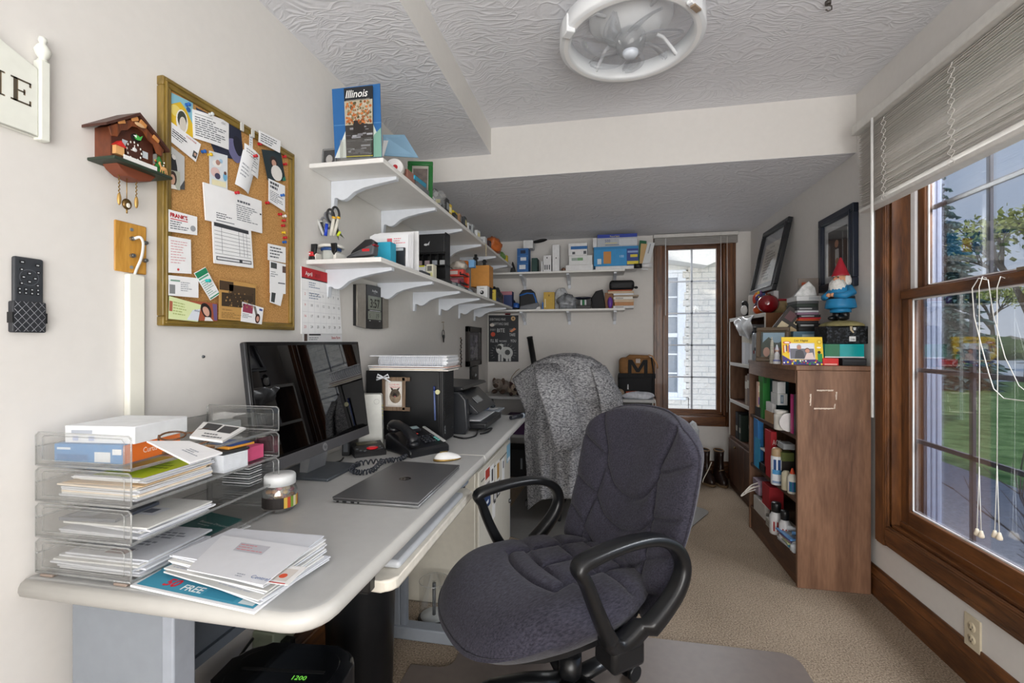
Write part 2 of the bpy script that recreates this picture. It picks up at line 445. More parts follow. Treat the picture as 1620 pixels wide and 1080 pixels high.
for yy in (WY1-.04, WY0+.012): m.box(XR+.072, XR+.112, yy, yy+.028, 1.40, WZ1-.012, WHT)
m.obj('sash_channel', win, 'white vinyl sash channel')
def sash(x0, x1, y0, y1, z0, z1, st, rt, rb, ny, nz, name):
    s_ = MB(); s_.box(x0, x1, y0, y0+st, z0, z1, TRIM_Z, .003, 1); s_.box(x0, x1, y1-st, y1, z0, z1, TRIM_Z, .003, 1)
    s_.box(x0-.002, x1, y0+st, y1-st, z0, z0+rb, TRIM_Y, .003, 1); s_.box(x0-.004, x1, y0, y1, z1-rt, z1, TRIM_Y, .004, 1)
    so = s_.obj('sash', win)
    xm = (x0+x1)/2
    g_ = MB(); g_.box(xm+.002, xm+.006, y0+st-.004, y1-st+.004, z0+rb-.004, z1-rt+.004, GLASS); g_.obj('pane', so)
    q = MB(); gm = P('55525a', .5)
    iy0, iy1, iz0, iz1 = y0+st, y1-st, z0+rb, z1-rt
    for i in range(1, ny): yy = iy0+(iy1-iy0)*i/ny; q.box(xm+.012, xm+.022, yy-.009, yy+.009, iz0, iz1, gm)
    for i in range(1, nz): zz = iz0+(iz1-iz0)*i/nz; q.box(xm+.012, xm+.022, iy0, iy1, zz-.009, zz+.009, gm)
    q.obj('muntin_grid', so)
    b_ = MB(); w_ = .006
    for a in ((iy0, iy0+w_, iz0, iz1), (iy1-w_, iy1, iz0, iz1), (iy0, iy1, iz0, iz0+w_), (iy0, iy1, iz1-w_, iz1)):
        b_.box(xm-.004, xm+.001, a[0], a[1], a[2], a[3], WHT)
    b_.obj('glazing_bead', so, 'white glazing bead')
sash(XR+.036, XR+.07, WY0+.012, WY1-.012, WZ0+.03, 1.415, .05, .042, .062, 5, 3, 'lower')
sash(XR+.078, XR+.11, WY0+.04, WY1-.045, 1.385, WZ1-.02, .045, .045, .042, 5, 2, 'upper')
m = MB(); m.box(XR+.03, XR+.055, 1.62, 1.74, 1.415, 1.425, P('9c8a72', .4, .6)); m.cyl((XR+.042, 1.68, 1.424), (XR+.042, 1.68, 1.437), .012, P('9c8a72', .4, .6)); m.box(XR+.02, XR+.05, 1.60, 1.67, 1.428, 1.436, P('9c8a72', .4, .6))
m.obj('sash_lock', win, 'metal sash lock on the meeting rail')
# exterior reveal boards
m = MB(); SID = P('a9b1c6', .6)  # white boards; their sky-tinted shade is put into this blue-grey
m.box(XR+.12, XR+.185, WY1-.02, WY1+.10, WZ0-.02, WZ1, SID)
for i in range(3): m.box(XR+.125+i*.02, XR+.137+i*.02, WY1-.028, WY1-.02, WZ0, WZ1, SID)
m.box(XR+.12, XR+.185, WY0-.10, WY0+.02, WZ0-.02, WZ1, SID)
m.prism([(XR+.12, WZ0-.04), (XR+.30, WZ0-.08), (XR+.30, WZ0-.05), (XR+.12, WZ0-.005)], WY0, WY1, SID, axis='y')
m.obj('exterior_reveal', win, 'white painted exterior reveal and sloped sill with bluish sky shade in its colour')

# -- far window
win2 = bpy.data.objects.new('window_2', None); COL.objects.link(win2); win2['kind'] = 'structure'
m = MB()
for dd, ins in ((.014, 0), (.020, .010), (.024, .026)):
    cw = .085
    m.box(BX0-cw+ins, BX0-ins*.3, YB-dd, YB, BZ0-cw+ins, BZ1+cw-ins, TRIM_Z, .003, 1)
    m.box(BX1+ins*.3, BX1+cw-ins, YB-dd, YB, BZ0-cw+ins, BZ1+cw-ins, TRIM_Z, .003, 1)
    m.box(BX0, BX1, YB-dd, YB, BZ0-cw+ins, BZ0-ins*.3, TRIM_X, .003, 1); m.box(BX0, BX1, YB-dd, YB, BZ1+ins*.3, BZ1+cw-ins, TRIM_X, .003, 1)
m.obj('casing', win2)
m = MB(); m.box(BX0-.004, BX0+.012, YB, YB+.15, BZ0, BZ1, TRIM_Z); m.box(BX1-.012, BX1+.004, YB, YB+.15, BZ0, BZ1, TRIM_Z)
m.box(BX0, BX1, YB, YB+.15, BZ0-.004, BZ0+.012, TRIM_X); m.box(BX0, BX1, YB, YB+.15, BZ1-.012, BZ1+.004, TRIM_X); m.obj('jamb', win2)
gx0, gx1, gz0, gz1 = BX0+.052, BX1-.058, BZ0+.052, BZ1-.04
m = MB(); m.box(BX0+.012, gx0, YB+.05, YB+.09, BZ0+.012, BZ1-.012, TRIM_Z, .003, 1); m.box(gx1, BX1-.012, YB+.05, YB+.09, BZ0+.012, BZ1-.012, TRIM_Z, .003, 1)
m.box(gx0, gx1, YB+.05, YB+.09, BZ0+.012, gz0, TRIM_X); m.box(gx0, gx1, YB+.05, YB+.09, gz1, BZ1-.012, TRIM_X)
so = m.obj('sash', win2)
m = MB(); m.box(gx0, gx1, YB+.066, YB+.07, gz0, gz1, GLASS); m.obj('pane', so)
m = MB(); gm = P('c9ccd2', .5)
m.box((gx0+gx1)/2-.008, (gx0+gx1)/2+.008, YB+.072, YB+.08, gz0, gz1, gm)
for i in range(1, 5): zz = gz0+(gz1-gz0)*i/5; m.box(gx0, gx1, YB+.072, YB+.08, zz-.007, zz+.007, gm)
m.obj('muntin_grid', so, 'grey muntin grid')

# -- outside: lawn, drive, stone wall of the neighbouring wing
GRASS = speckle('lawn', '55743c', '8aa566', 3.0, .95, .3, .03)
m = MB(); m.box(1.6, 60, -20, 80, -.60, -.48, GRASS); o = m.obj('lawn'); o['kind'] = 'structure'
DRIVE = P('d6d4d0', .9, var=.05)
m = MB(); 
def gpt(px, d): r = ray(px, 540); k = d/(r.y*CY-r.x*SY); return (r.x*k, r.y*k)
m.poly([gpt(1440, 19), gpt(1900, 19), gpt(1900, 42), gpt(1440, 42)], -.47, DRIVE); o = m.obj('driveway'); o['kind'] = 'structure'
m = MB(); m.box(1.6, 4.6, -3, 9, -.48, -.465, P('8d8b90', .9, var=.2)); o = m.obj('paved_ground'); o['kind'] = 'structure'
m = MB(); m.prism([(-6.0, 2.62), (1.75, 2.62), (1.75, 2.75), (-2.1, 5.2), (-6.0, 2.75)], -8, 4.52, P('6d6660', .9), axis='y'); struct(m, 'roof')  # unseen roof, added so the house shades the near lawn
# == desks
TOPM = P('b4b4b2', .42, var=.02, bump=.03, bscale=500); EDGE = P('c0beb9', .35, var=.02); STEEL = P('868c94', .45, var=.03); STEELD = P('5a626c', .5, var=.03)
def worktop(mb, y0, y1, rn, rf):
    """slab with a bullnosed edge and rounded front corners; rn / rf: corner radius at the near and far end"""
    x0, x1 = XL+.012, -.452
    def outline(ins):
        pts = [(x0, y0+ins), ]
        for i in range(7):
            a = -PI/2+PI/2*i/6; r = max(rn-ins, .002); pts.append((x1-rn+r*cos(a), y0+rn+r*sin(a)))
        for i in range(7):
            a = PI/2*i/6; r = max(rf-ins, .002); pts.append((x1-rf+r*cos(a), y1-rf+r*sin(a)))
        pts.append((x0, y1-ins)); return pts
    prof = [(.022, 0.0), (.012, -.0), (.005, -.004), (.001, -.011), (0, -.019), (.003, -.028), (.010, -.034), (.020, -.036)]
    rings = [[mb.v((a, b, DESK+dz)) for a, b in outline(ins)] for ins, dz in prof]
    n = len(rings[0])
    mb.face(rings[0], TOPM); mb.face(rings[-1][::-1], EDGE)
    for k in range(len(rings)-1):
        for i in range(n): mb.face([rings[k+1][i], rings[k+1][(i+1) % n], rings[k][(i+1) % n], rings[k][i]], EDGE if k > 0 else TOPM, True)
near = T('desk', 'long grey office desk with cream rounded edge holding the monitor and mail', 'desk', (0, 0, 0))
m = MB(); worktop(m, .662, 1.752, .07, .008); m.obj('desktop', near)
m = MB(); m.box(-1.032, -.80, .722, .742, 0, DESK-.036, STEEL, .004); m.box(-.812, -.785, .716, .765, 0, DESK-.036, P('9aa0aa', .45), .004); m.box(-1.02, -.72, .715, .775, 0, .03, STEEL, .004); m.obj('leg', near)
m = MB(); m.box(-.95, -.935, .765, 1.55, .44, DESK-.036, STEELD, .002); m.box(-.935, -.925, .765, 1.55, .43, .455, STEELD); m.obj('modesty_panel', near)
m = MB(); m.box(-.85, -.80, 1.72, 1.76, .03, DESK-.036, STEEL, .004); m.box(-.80, -.775, 1.725, 1.755, .03, DESK-.036, P('7a8089', .45), .003)
m.box(-.90, -.535, 1.71, 1.765, 0, .05, STEEL, .005); m.obj('leg', near)
far = T('desk', 'short grey desk butted beyond the seam, printer on it', 'desk')
m = MB(); worktop(m, 1.7545, 2.757, .008, .05); m.obj('desktop', far)
m = MB(); m.box(-1.04, -.55, 2.715, 2.74, 0, DESK-.036, STEEL, .004); m.obj('leg', far)
m = MB(); m.box(-1.03, -1.015, 1.78, 2.69, .40, DESK-.036, STEELD); m.obj('modesty_panel', far)

# keyboard tray under the near desk
tr = T('keyboard_tray', 'pull-out keyboard tray with worn cream edge under the desk', 'keyboard tray')
m = MB(); CREAM = P('dcd6c9', .5, var=.08)
pts = [(-.76, .985), (-.505, .975)]
for i in range(6): a = -PI/2+PI/2*i/5; pts.append((-.500+.03*cos(a), 1.005+.03*sin(a)))
pts += [(-.470, 1.63), (-.50, 1.66), (-.76, 1.66)]
m.prism(pts, .612, .640, CREAM, bev=.006); m.obj('tray_board', tr)
m = MB(); m.box(-.552, -.479, 1.03, 1.55, .640, .660, P('b9bcc0', .35), .009, 3); m.obj('wrist_rest', tr, 'shiny grey gel wrist rest')
for yy in (.955, 1.665):
    m = MB(); m.box(-.80, -.520, yy, yy+.022, .615, .700, BLACK, .003); m.box(-.545, -.515, yy-.004, yy+.026, .620, .664, P('0e0e10', .4), .004); m.obj('slide_rail', tr)
kb = T('keyboard', 'black computer keyboard stowed on the pull-out tray', 'keyboard', (-.665, 1.31, .6405))
m = MB(); m.box(-.075, .085, -.23, .23, 0, .018, BLACK, .004); m.obj('case', kb)
m = MB()
for r in range(5):
    for c in range(15): m.box(-.062+r*.027, -.040+r*.027, -.222+c*.0297, -.197+c*.0297, .018, .025, P('242528', .5), 0)
m.obj('keys', kb)
mp = T('mouse_platform', 'blue-grey swivel mouse platform at the far end of the keyboard tray', 'mouse tray', (-.585, 1.60, .668))
m = MB(); m.lathe([(0, 0), (.10, 0), (.105, .006), (.10, .012), (0, .012)], P('717a86', .4), seg=28); m.obj('platform', mp)
m = MB(); m.cyl((-.03, 0, .012), (-.03, 0, .037), .012, DGREY); m.obj('pivot', mp)

# filing cabinet with stickers
cab = T('filing_cabinet', 'cream metal cabinet under the desk covered in magnets and stickers', 'cabinet', (0, 0, 0))
FM = P('d2cdbf', .4, var=.03)
CBX, CB0, CB1 = -.54, 1.975, 2.745
m = MB(); m.box(-1.0, CBX-.016, CB0, CB1-.06, .0, .615, FM, .006); m.obj('body', cab)
m = MB(); m.box(CBX-.016, CBX, CB0+.004, CB1-.064, .02, .605, FM, .005); m.box(CBX-.001, CBX+.0012, CB0+.04, CB1-.11, .55, .556, P('5c584f', .5)); m.obj('door', cab)
m = MB(); p_ = W(809, 785, x=CBX); m.cyl((CBX-.002, CB1-.10, p_.z), (CBX+.013, CB1-.10, p_.z), .012, P('6f6f6f', .3, .8)); m.obj('lock', cab)
def sticker(px, py, w, h, col, parts_, label):
    p = W(px, py, x=CBX)
    o = T('magnet', label, 'magnet', (CBX+.0006, min(max(p.y, CB0+.05), CB1-.12), p.z), ROT_L)
    q = MB(); q.box(-w/2, w/2, -h/2, h/2, 0, .002, P(col, .45), .0005, 1)
    for a in parts_: q.card(a[0], a[1], a[2], a[3], .0023, P(a[4], .5))
    q.obj('print', o)
sticker(770.6, 756, .10, .11, 'e6dfd6', [(-.04, .0, .04, .045, 'b23a2c'), (-.04, -.045, .04, -.02, '8d8a86')], 'red and white magnet nearest the desk seam on the cream cabinet')
sticker(778, 751, .07, .10, 'f0f0ee', [(-.015, -.03, .018, .03, '454545')], 'white magnet with dark mark beside the red one')
sticker(787, 746, .09, .12, 'e9e7e2', [(-.02, -.035, .03, .045, 'b98a3e')], 'white magnet with a brown oval')
sticker(795.5, 743, .06, .13, 'efefee', [(-.012, .01, .012, .05, '555555')], 'narrow white magnet strip with small dark figure')
sticker(804, 716, .09, .10, '86b7cf', [(-.035, -.045, .035, -.025, 'f2f2f2')], 'pale blue magnet high on the far side of the cabinet')
sticker(770.6, 786, .12, .10, '27406b', [(-.05, .018, .05, .042, 'dfe6ee'), (-.05, -.03, .02, -.015, 'dfe6ee')], 'dark blue and white magnet low on the cabinet door')
sticker(782, 783, .045, .08, '55565a', [(-.012, -.02, .012, .02, 'dadada')], 'small grey magnet right of the dark blue one')
sticker(788, 772, .07, .08, '2d2e33', [(-.022, -.03, .022, .0, 'd9d9d9')], 'black and white magnet under the brown oval one')
sticker(780.5, 807, .06, .08, 'eceae6', [], 'blank white note stuck lowest on the door')

# == wall shelves and brackets
SHELF = P('ecebe8', .45, var=.02); BRK = P('dfe4ec', .4, var=.02)
def bracket(mb, x, y, z, dirv, L=.285, back=.11):
    """moulded shelf bracket under a board at height z, running from the wall along dirv ('x' or '-y')"""
    prof = [(0, 0), (L, 0), (L, -.012), (L*.72, -.024), (L*.5, -.036), (L*.36, -.05), (L*.26, -.072), (L*.2, -.08), (L*.14, -.078), (L*.10, -.07), (.016, -.07), (.012, -back), (0, -back)]
    if dirv == 'x': mb.prism([(x+a, z+b) for a, b in prof], y-.013, y+.013, BRK, axis='y', bev=.002)
    else: mb.prism([(y-a, z+b) for a, b in prof], x-.013, x+.013, BRK, axis='x', bev=.002)
def wall_shelf(label, kind, z, a0, a1, depth, ks, th=.018):
    o = T('wall_shelf', label, 'shelf')
    q = MB()
    if kind == 'L': q.box(XL+.001, XL+depth, a0, a1, z, z+th, SHELF, .003)
    else: q.box(a0, a1, YB-depth, YB-.001, z, z+th, SHELF, .003)
    q.obj('board', o)
    for k in ks:
        q = MB()
        if kind == 'L': bracket(q, XL+.001, k, z, 'x')
        else: bracket(q, k, YB-.001, z, '-y', L=depth*.85)
        q.obj('bracket', o)
    return o
LOW, UPP, TH = 1.477, 1.842, .018
wall_shelf('lower long white shelf on the wall above the computer', 'L', LOW, 1.527, 3.99, .303, (1.66, 2.09, 2.52, 2.95, 3.38, 3.81))
wall_shelf('upper long white shelf on the wall, brochure holder at its end', 'L', UPP, 1.545, 3.99, .303, (1.70, 2.13, 2.56, 2.99, 3.42, 3.85))
zA = W(900, 429.6, y=4.03).z; zB = W(900, 490, y=4.03).z
BSU, BSL = zA-.009, zB-.009
wall_shelf('upper white shelf on the far wall holding the envelope boxes', 'B', BSU, -1.075, .19, .28, (-.72, -.30, .11))
wall_shelf('lower white shelf on the far wall holding the bags', 'B', BSL, -1.075, .19, .28, (-.72, -.30, .11))

# == bookcases
WAL = wood('5b3d2b', '8c6850', 'z', .5, .7, .05, 5.0); WALD = wood('40291c', '6b4732', 'y', .5, .7, .05)
bk = T('bookcase', 'walnut veneer bookcase with scraped sticker marks on its end panel', 'bookcase')
X0, X1, Y0, Y1, BH = .925, 1.240, 2.44, 3.19, 1.072
m = MB(); m.box(X0, X1, Y0, Y0+.02, 0, BH-.0225, WAL, .002)
TAPE = P('d9c8b6', .8, var=.15)
m.at((X0, Y0-.0006, 0), (PI/2, 0, 0)); rnd = random.Random(4)
def scrape(u0, v0, u1, v1, n_, hor):
    for i in range(n_):
        a = u0+(u1-u0)*i/n_; b = v0+(v1-v0)*i/n_
        q = [(a+rnd.uniform(-.002, .002), b-rnd.uniform(.002, .005)), (a+(.011 if hor else .006), b-rnd.uniform(.001, .004)), (a+(.013 if hor else .007), b+(.003 if hor else .012)), (a+rnd.uniform(-.001, .003), b+(.004 if hor else .012))]
        m.poly(q, .0002, TAPE)
scrape(.085, .955, .155, .957, 6, True); scrape(.164, .915, .166, .95, 3, False); scrape(.07, .868, .155, .870, 8, True); scrape(.157, .872, .160, .89, 2, False); scrape(.053, .885, .055, .94, 4, False)
m.at(); m.obj('end_panel', bk)
m = MB(); m.box(X0, X1, Y1-.02, Y1, 0, BH-.0225, WAL, .002); m.obj('end_panel', bk)
m = MB(); m.box(X1-.006, X1, Y0+.02, Y1-.02, 0, BH-.0225, WALD); m.obj('back_panel', bk)
m = MB()
pts = [(X1, Y0), (X1, Y1), (X0-.004, Y1)]+[(X0-.004-.018*sin(PI*i/8), Y1-(Y1-Y0)*i/8) for i in range(1, 8)]+[(X0-.004, Y0)]
m.prism(pts, BH-.022, BH+.002, WAL, bev=.003); m.obj('top', bk)
m = MB(); m.prism([(X0+.012, Y0+.02), (X0+.012, Y1-.02)]+[(X0-.002-.018*sin(PI*i/8), Y1-.02-(Y1-Y0-.04)*i/8) for i in range(9)], BH-.085, BH-.022, wood('5b3d2b', '8c6850', 'y', .5, .7, .05, 5.0)); m.obj('apron', bk)
SH1, SH3, SH4 = .730, .420, .148
SH2 = SH3
for i, z in enumerate((SH1, SH3)):
    m = MB(); m.box(X0+.004, X1-.006, Y0+.02, Y1-.02, z-.02, z, WALD, .002); m.obj('shelf', bk)
m = MB(); m.box(X0+.004, X1-.006, Y0+.02, Y1-.02, SH4-.02, SH4, WALD, .002); m.box(X0+.008, X0+.024, Y0+.02, Y1-.02, 0, SH4-.02, WALD); m.obj('shelf', bk)
b2 = T('bookcase', 'taller slim bookcase with pale shelf edges in the corner by the far window', 'bookcase')
U0, U1, V0, V1, UH = 1.035, 1.245, 3.215, 4.07, 1.375
WW = P('cfcac2', .5)
m = MB(); m.box(U0, U1, V0, V0+.02, 0, UH, wood('6b4226', '9c6d45', 'z', .45, .7, .05), .002); m.obj('end_panel', b2)
m = MB(); m.box(U0, U1, V1-.02, V1, 0, UH, WAL, .002); m.obj('end_panel', b2)
m = MB(); m.box(U1-.006, U1, V0+.02, V1-.02, 0, UH, WALD); m.obj('back_panel', b2)
for z in (UH, 1.02, .72):
    m = MB(); m.box(U0, U1-.006, V0+.02, V1-.02, z-.02, z, WALD); m.box(U0-.006, U0, V0+.01, V1, z-.024, z+.002, WW, .002); m.obj('shelf', b2)
m = MB(); m.box(U0-.006, U0, V1-.022, V1, .42, UH, WW, .002); m.obj('edge_trim', b2)
m = MB(); m.box(U0-.006, U0, V0, V0+.016, .42, UH, WW, .002); m.obj('edge_trim', b2)
m = MB(); m.box(U0, U1-.006, V0+.02, V1-.02, .40, .42, WALD); m.obj('shelf', b2)
for a in ((V0+.02, (V0+V1)/2-.003), ((V0+V1)/2+.003, V1-.02)):
    m = MB(); m.box(U0-.016, U0, a[0], a[1], .06, .40, wood('3a2418', '5c3c29', 'z', .45), .003); d_ = m.obj('door', b2)
    m = MB(); m.cyl((U0-.03, (a[0]+a[1])/2, .36), (U0-.016, (a[0]+a[1])/2, .36), .008, P('6b5a3c', .3, .8)); m.obj('knob', d_)
m = MB(); m.box(U0, U1-.006, V0+.02, V1-.02, 0, .06, WALD); m.obj('plinth', b2)

# == far corner table
tb = T('side_table', 'dark side table with a pale grey top along the far wall', 'table')
m = MB(); m.box(-1.05, .425, 3.86, 4.27, .690, .716, P('b4b5b6', .45), .006); m.obj('table_top', tb)
m = MB(); m.box(.385, .405, 3.90, 4.26, 0, .69, BLACK, .002); m.obj('side_panel', tb)
m = MB(); m.box(-1.04, -1.02, 3.90, 4.26, 0, .69, BLACK, .002); m.obj('side_panel', tb)
m = MB(); m.box(-.10, .385, 3.93, 3.945, .06, .69, P('1c1e22', .5), .002); m.obj('front_panel', tb)
m = MB(); m.box(-1.02, -.10, 3.88, 4.26, .36, .385, P('b4b5b6', .45), .003); m.obj('shelf', tb)

# == ceiling fan (enclosed ring type)
FX, FY, FZ = .105, 1.80, 2.442
fan = T('ceiling_fan', 'white caged ceiling fan with clear blades inside a light ring', 'ceiling fan', (FX, FY, FZ))
FW = P('eef1f4', .35, var=.01)
m = MB(); m.lathe([(0, 0), (.155, 0), (.155, -.03), (.145, -.04), (.115, -.046), (.105, -.075), (0, -.078)], FW, seg=48); m.obj('canopy', fan)
m = MB(); R0, R1, ZB, ZT = .226, .268, -.120, -.055
m.lathe([(R0, ZB+.004), (R0+.006, ZB), (R1-.004, ZB), (R1, ZB+.006), (R1, ZT-.008), (R1-.012, ZT), (R0+.012, ZT), (R0, ZT-.006)], FW, seg=80, closed=True); rg = m.obj('light_ring', fan)
m = MB(); m.lathe([(R0+.010, ZB-.0012), (R0+.026, ZB-.0012)], P('fafafa', .5, var=0), seg=80); m.obj('diffuser', rg)
m = MB(); a = rad(-40)
m.at((R1*cos(a), R1*sin(a), -.10), (0, 0, a)); m.box(-.018, .004, -.035, .035, -.03, .025, FW, .004); m.box(-.012, .006, -.02, .02, -.036, -.030, P('a08c78', .5)); m.obj('end_clip', rg)
m = MB(); a = rad(-152)
m.at((R1*cos(a), R1*sin(a), -.10), (0, 0, a)); m.box(-.03, .004, -.022, .022, -.035, .03, FW, .004); m.obj('end_clip', rg)
for k in range(4):
    a = rad(35+90*k); m = MB()
    m.tube([(.10*cos(a), .10*sin(a), -.045), (.16*cos(a), .16*sin(a), -.05), (.21*cos(a), .21*sin(a), -.085), (.228*cos(a), .228*sin(a), -.10)], .007, FW); m.obj('arm', fan)
BLD = clear('clear_blade', (.97, .975, .985), .01, .04, .05, .4, fres=.3)
m = MB(); m.lathe([(0, -.165), (.02, -.164), (.045, -.150), (.055, -.125), (.058, -.095), (.05, -.08)], BLD, seg=32); m.lathe([(0, -.170), (.022, -.168), (.03, -.158), (.03, -.15)], P('dfe6f0', .2), seg=24); m.obj('hub', fan)
for k in range(7):
    a0 = 2*PI*k/7+.2
    m = MB()
    def bl(u, v, a0=a0):
        r = .055+.135*u; wd = (.028+.040*sin(PI*min(1, u*.9+.1)))*(1 if u < .9 else 1-(u-.9)*6)
        a = a0+.55*u; t = (v-.5)*wd
        p = Vector((r*cos(a)-t*sin(a), r*sin(a)+t*cos(a), -.118+t*.55+.010*sin(PI*v)))
        return p
    m.grid(bl, 10, 6, BLD, thick=.0015); m.obj('blade', fan)
hk = MB(); hk.cyl((0, 0, 0), (0, 0, -.012), .010, P('4b4642', .4)); hk.tube([(0, 0, -.012), (.012, 0, -.02), (.012, 0, -.032), (0, 0, -.036), (-.008, 0, -.03)], .0025, P('4b4642', .4))
p_ = W(1310, 2, z=2.442); hk.solo('ceiling_hook', 'small dark hook screwed into the ceiling near the side window', 'hook', p_)

# == blinds
bl_ = T('window_blind', 'white mini blind half raised in the side window with hanging cords', 'blind')
SL = P('e4dfd9', .5, var=.03)
YB1, YB0 = 2.450, .66
m = MB(); m.box(1.165, XR-.004, YB0, YB1+.01, 2.168, 2.212, P('d9d7d2', .5), .004); m.obj('headrail', bl_)
m = MB(); rnd = random.Random(3)
zz = 2.155; n = 0
while zz > 1.815:
    tilt = rnd.uniform(-.0022, .0022)
    y1 = YB1-.01+rnd.uniform(-.006, .008)
    m.prism([(1.189, zz+.0030+tilt), (1.199, zz+.0042), (1.211, zz+.0016), (1.223, zz-.0040), (1.2235, zz-.0034), (1.2115, zz+.0024), (1.199, zz+.0051), (1.1885, zz+.0040+tilt)], YB0+.01, y1, SL, axis='y')
    zz -= rnd.uniform(.0088, .0112) if zz > 1.90 else rnd.uniform(.0055, .0105)
m.obj('slats', bl_)
m = MB(); m.box(1.186, 1.237, YB0+.01, YB1-.012, 1.793, 1.812, P('e4e1dc', .45), .004); m.obj('bottom_rail', bl_)
m = MB(); pw = W(1379.5, 225, x=1.155); pw2 = W(1380, 660, x=1.155)
m.cyl((1.155, pw.y, 2.165), (1.155, pw2.y, pw2.z), .0055, P('f0efec', .3), seg=8); m.obj('wand', bl_)
for px in (1400, 1508, 1640):
    yy = W(px, 300, x=1.183).y; m = MB(); pts = []; pts2 = []
    for i in range(60):
        t = i/59; z = 2.15-.35*t
        pts.append((1.181, yy+.010*sin(i*1.05), z)); pts2.append((1.180, yy+.012-.010*sin(i*1.05+.8), z))
    m.tube(pts, .0011, SL, seg=5); m.tube(pts2, .0011, SL, seg=5); m.obj('ladder_cord', bl_)
CORD = P('f3f1ea', .6, var=0)
def cord_set(pa, dy, zend):
    q = MB()
    q.tube([pa, pa+Vector((-.012, .0, .006)), pa+Vector((-.022, .0, -.03)), Vector((pa.x-.022, pa.y-.002, (pa.z+zend)/2+.12)), Vector((pa.x-.022, pa.y, zend+.22))], .0014, CORD, seg=6)
    for s in (-1, 1):
        q.tube([Vector((pa.x-.022, pa.y, zend+.22)), Vector((pa.x-.022, pa.y+s*dy*.5, zend+.1)), Vector((pa.x-.022, pa.y+s*dy, zend))], .0013, CORD, seg=6)
    q.obj('lift_cord', bl_)
    for s in (-1, 1):
        q = MB().at((pa.x-.022, pa.y+s*dy, zend-.02)); q.lathe([(0, .024), (.004, .024), (.006, .016), (.0085, .008), (.0085, .002), (.006, 0), (0, 0)], P('e9dcc6', .4), seg=14); q.obj('tassel', bl_)
XCO = XR+.03
c1 = W(1561, 440, x=XCO); c1z = W(1561, 845, x=XCO-.02).z; cord_set(c1, .009, c1z)
c2 = W(1590, 440, x=XCO); cord_set(c2, .009, W(1590, 848, x=XCO-.02).z)
m = MB(); Wq = lambda a, b: W(a, b, x=XCO-.03)
m.tube([Wq(1561, 442), Wq(1548, 440), Wq(1538, 456), Wq(1541, 500), Wq(1552, 545), Wq(1564, 590), Wq(1572, 615), Wq(1588, 630), Wq(1620, 634), Wq(1660, 625)], .0016, CORD, seg=6)
m.tube([Wq(1563, 442), Wq(1572, 500), Wq(1590, 565), Wq(1612, 610), Wq(1650, 640)], .0014, CORD, seg=6); m.obj('looped_cord', bl_)
bb = T('window_blind', 'white blind pulled fully up at the top of the far window', 'blind')
m = MB(); m.box(.448, 1.150, YB-.062, YB-.026, 2.108, 2.140, P('d5d3cf', .5), .004); m.obj('headrail', bb)
m = MB()
for i in range(9): m.box(.455, 1.143, YB-.062, YB-.026, 2.045+i*.0067, 2.0495+i*.0067, P('a9a6a2', .5))
m.obj('slats', bb)
m = MB(); m.cyl((.548, YB-.066, 2.10), (.548, YB-.066, 1.42), .004, P('f4f4f4', .3), seg=8); m.obj('wand', bb)
m = MB()
for xx in (1.005, 1.055): m.tube([(xx, YB-.066, 2.10), (xx+.004, YB-.066, 1.4), (xx, YB-.064, .58)], .0018, CORD, seg=6)
m.obj('lift_cord', bb)
ou = T('wall_outlet', 'ivory electrical outlet under the side window', 'outlet', (XR, 1.866, .180), ROT_R)
m = MB(); m.box(-.036, .036, -.058, .058, 0, .006, P('d8cdb4', .4), .003); m.obj('cover_plate', ou)
for s in (-1, 1):
    m = MB(); m.at((0, s*.021, .006)); m.lathe([(0, 0), (.0165, 0), (.0165, .001), (.015, .0025), (0, .0025)], P('d4c8ad', .4)); m.box(-.0075, -.0055, -.002, .006, .0025, .0030, P('2b2620', .6)); m.box(.0055, .0075, -.002, .006, .0025, .0030, P('2b2620', .6)); m.disc(0, -.008, .0028, .0030, P('2b2620', .6), 8); m.obj('receptacle', ou)
# == the office chair in front
FAB = speckle('charcoal_velour', '1e1d25', '45434f', 230, .95, .35, .002, (1, .3, 1, .3, 0, .7), .28, .78, sheen=.12)
PLAS = P('141517', .32, var=.06)
def dist_seg(p, a, b):
    ab = (b[0]-a[0], b[1]-a[1]); l = ab[0]**2+ab[1]**2
    t = max(0, min(1, ((p[0]-a[0])*ab[0]+(p[1]-a[1])*ab[1])/l)) if l else 0
    return math.hypot(p[0]-a[0]-ab[0]*t, p[1]-a[1]-ab[1]*t)
def curve2(pts, n=14):
    """Catmull-Rom through the points"""
    out = []
    P_ = [pts[0]]+list(pts)+[pts[-1]]
    for i in range(1, len(P_)-2):
        for k in range(n):
            t = k/n; q = []
            for c in range(len(pts[0])):
                a, b, c_, d = P_[i-1][c], P_[i][c], P_[i+1][c], P_[i+2][c]
                q.append(.5*(2*b+(c_-a)*t+(2*a-5*b+4*c_-d)*t*t+(3*b-a-3*c_+d)*t**3))
            out.append(tuple(q))
    out.append(tuple(pts[-1])); return out
def groove(seams, p, wdt=.007):
    g = 0
    for s in seams:
        for a, b in zip(s, s[1:]):
            if abs(a[0]-p[0]) > .06 or abs(a[1]-p[1]) > .06: continue
            d = dist_seg(p, a, b); g = max(g, math.exp(-(d/wdt)**2)*.75+math.exp(-(d/(wdt*3.2))**2)*.45)
    return g
ch = T('office_chair', 'charcoal velour office chair with black loop arms in front of the desk', 'chair', (-.13, 1.43, 0), (0, 0, rad(-50.6)))
ch.location = (-.115, 1.445, .007)
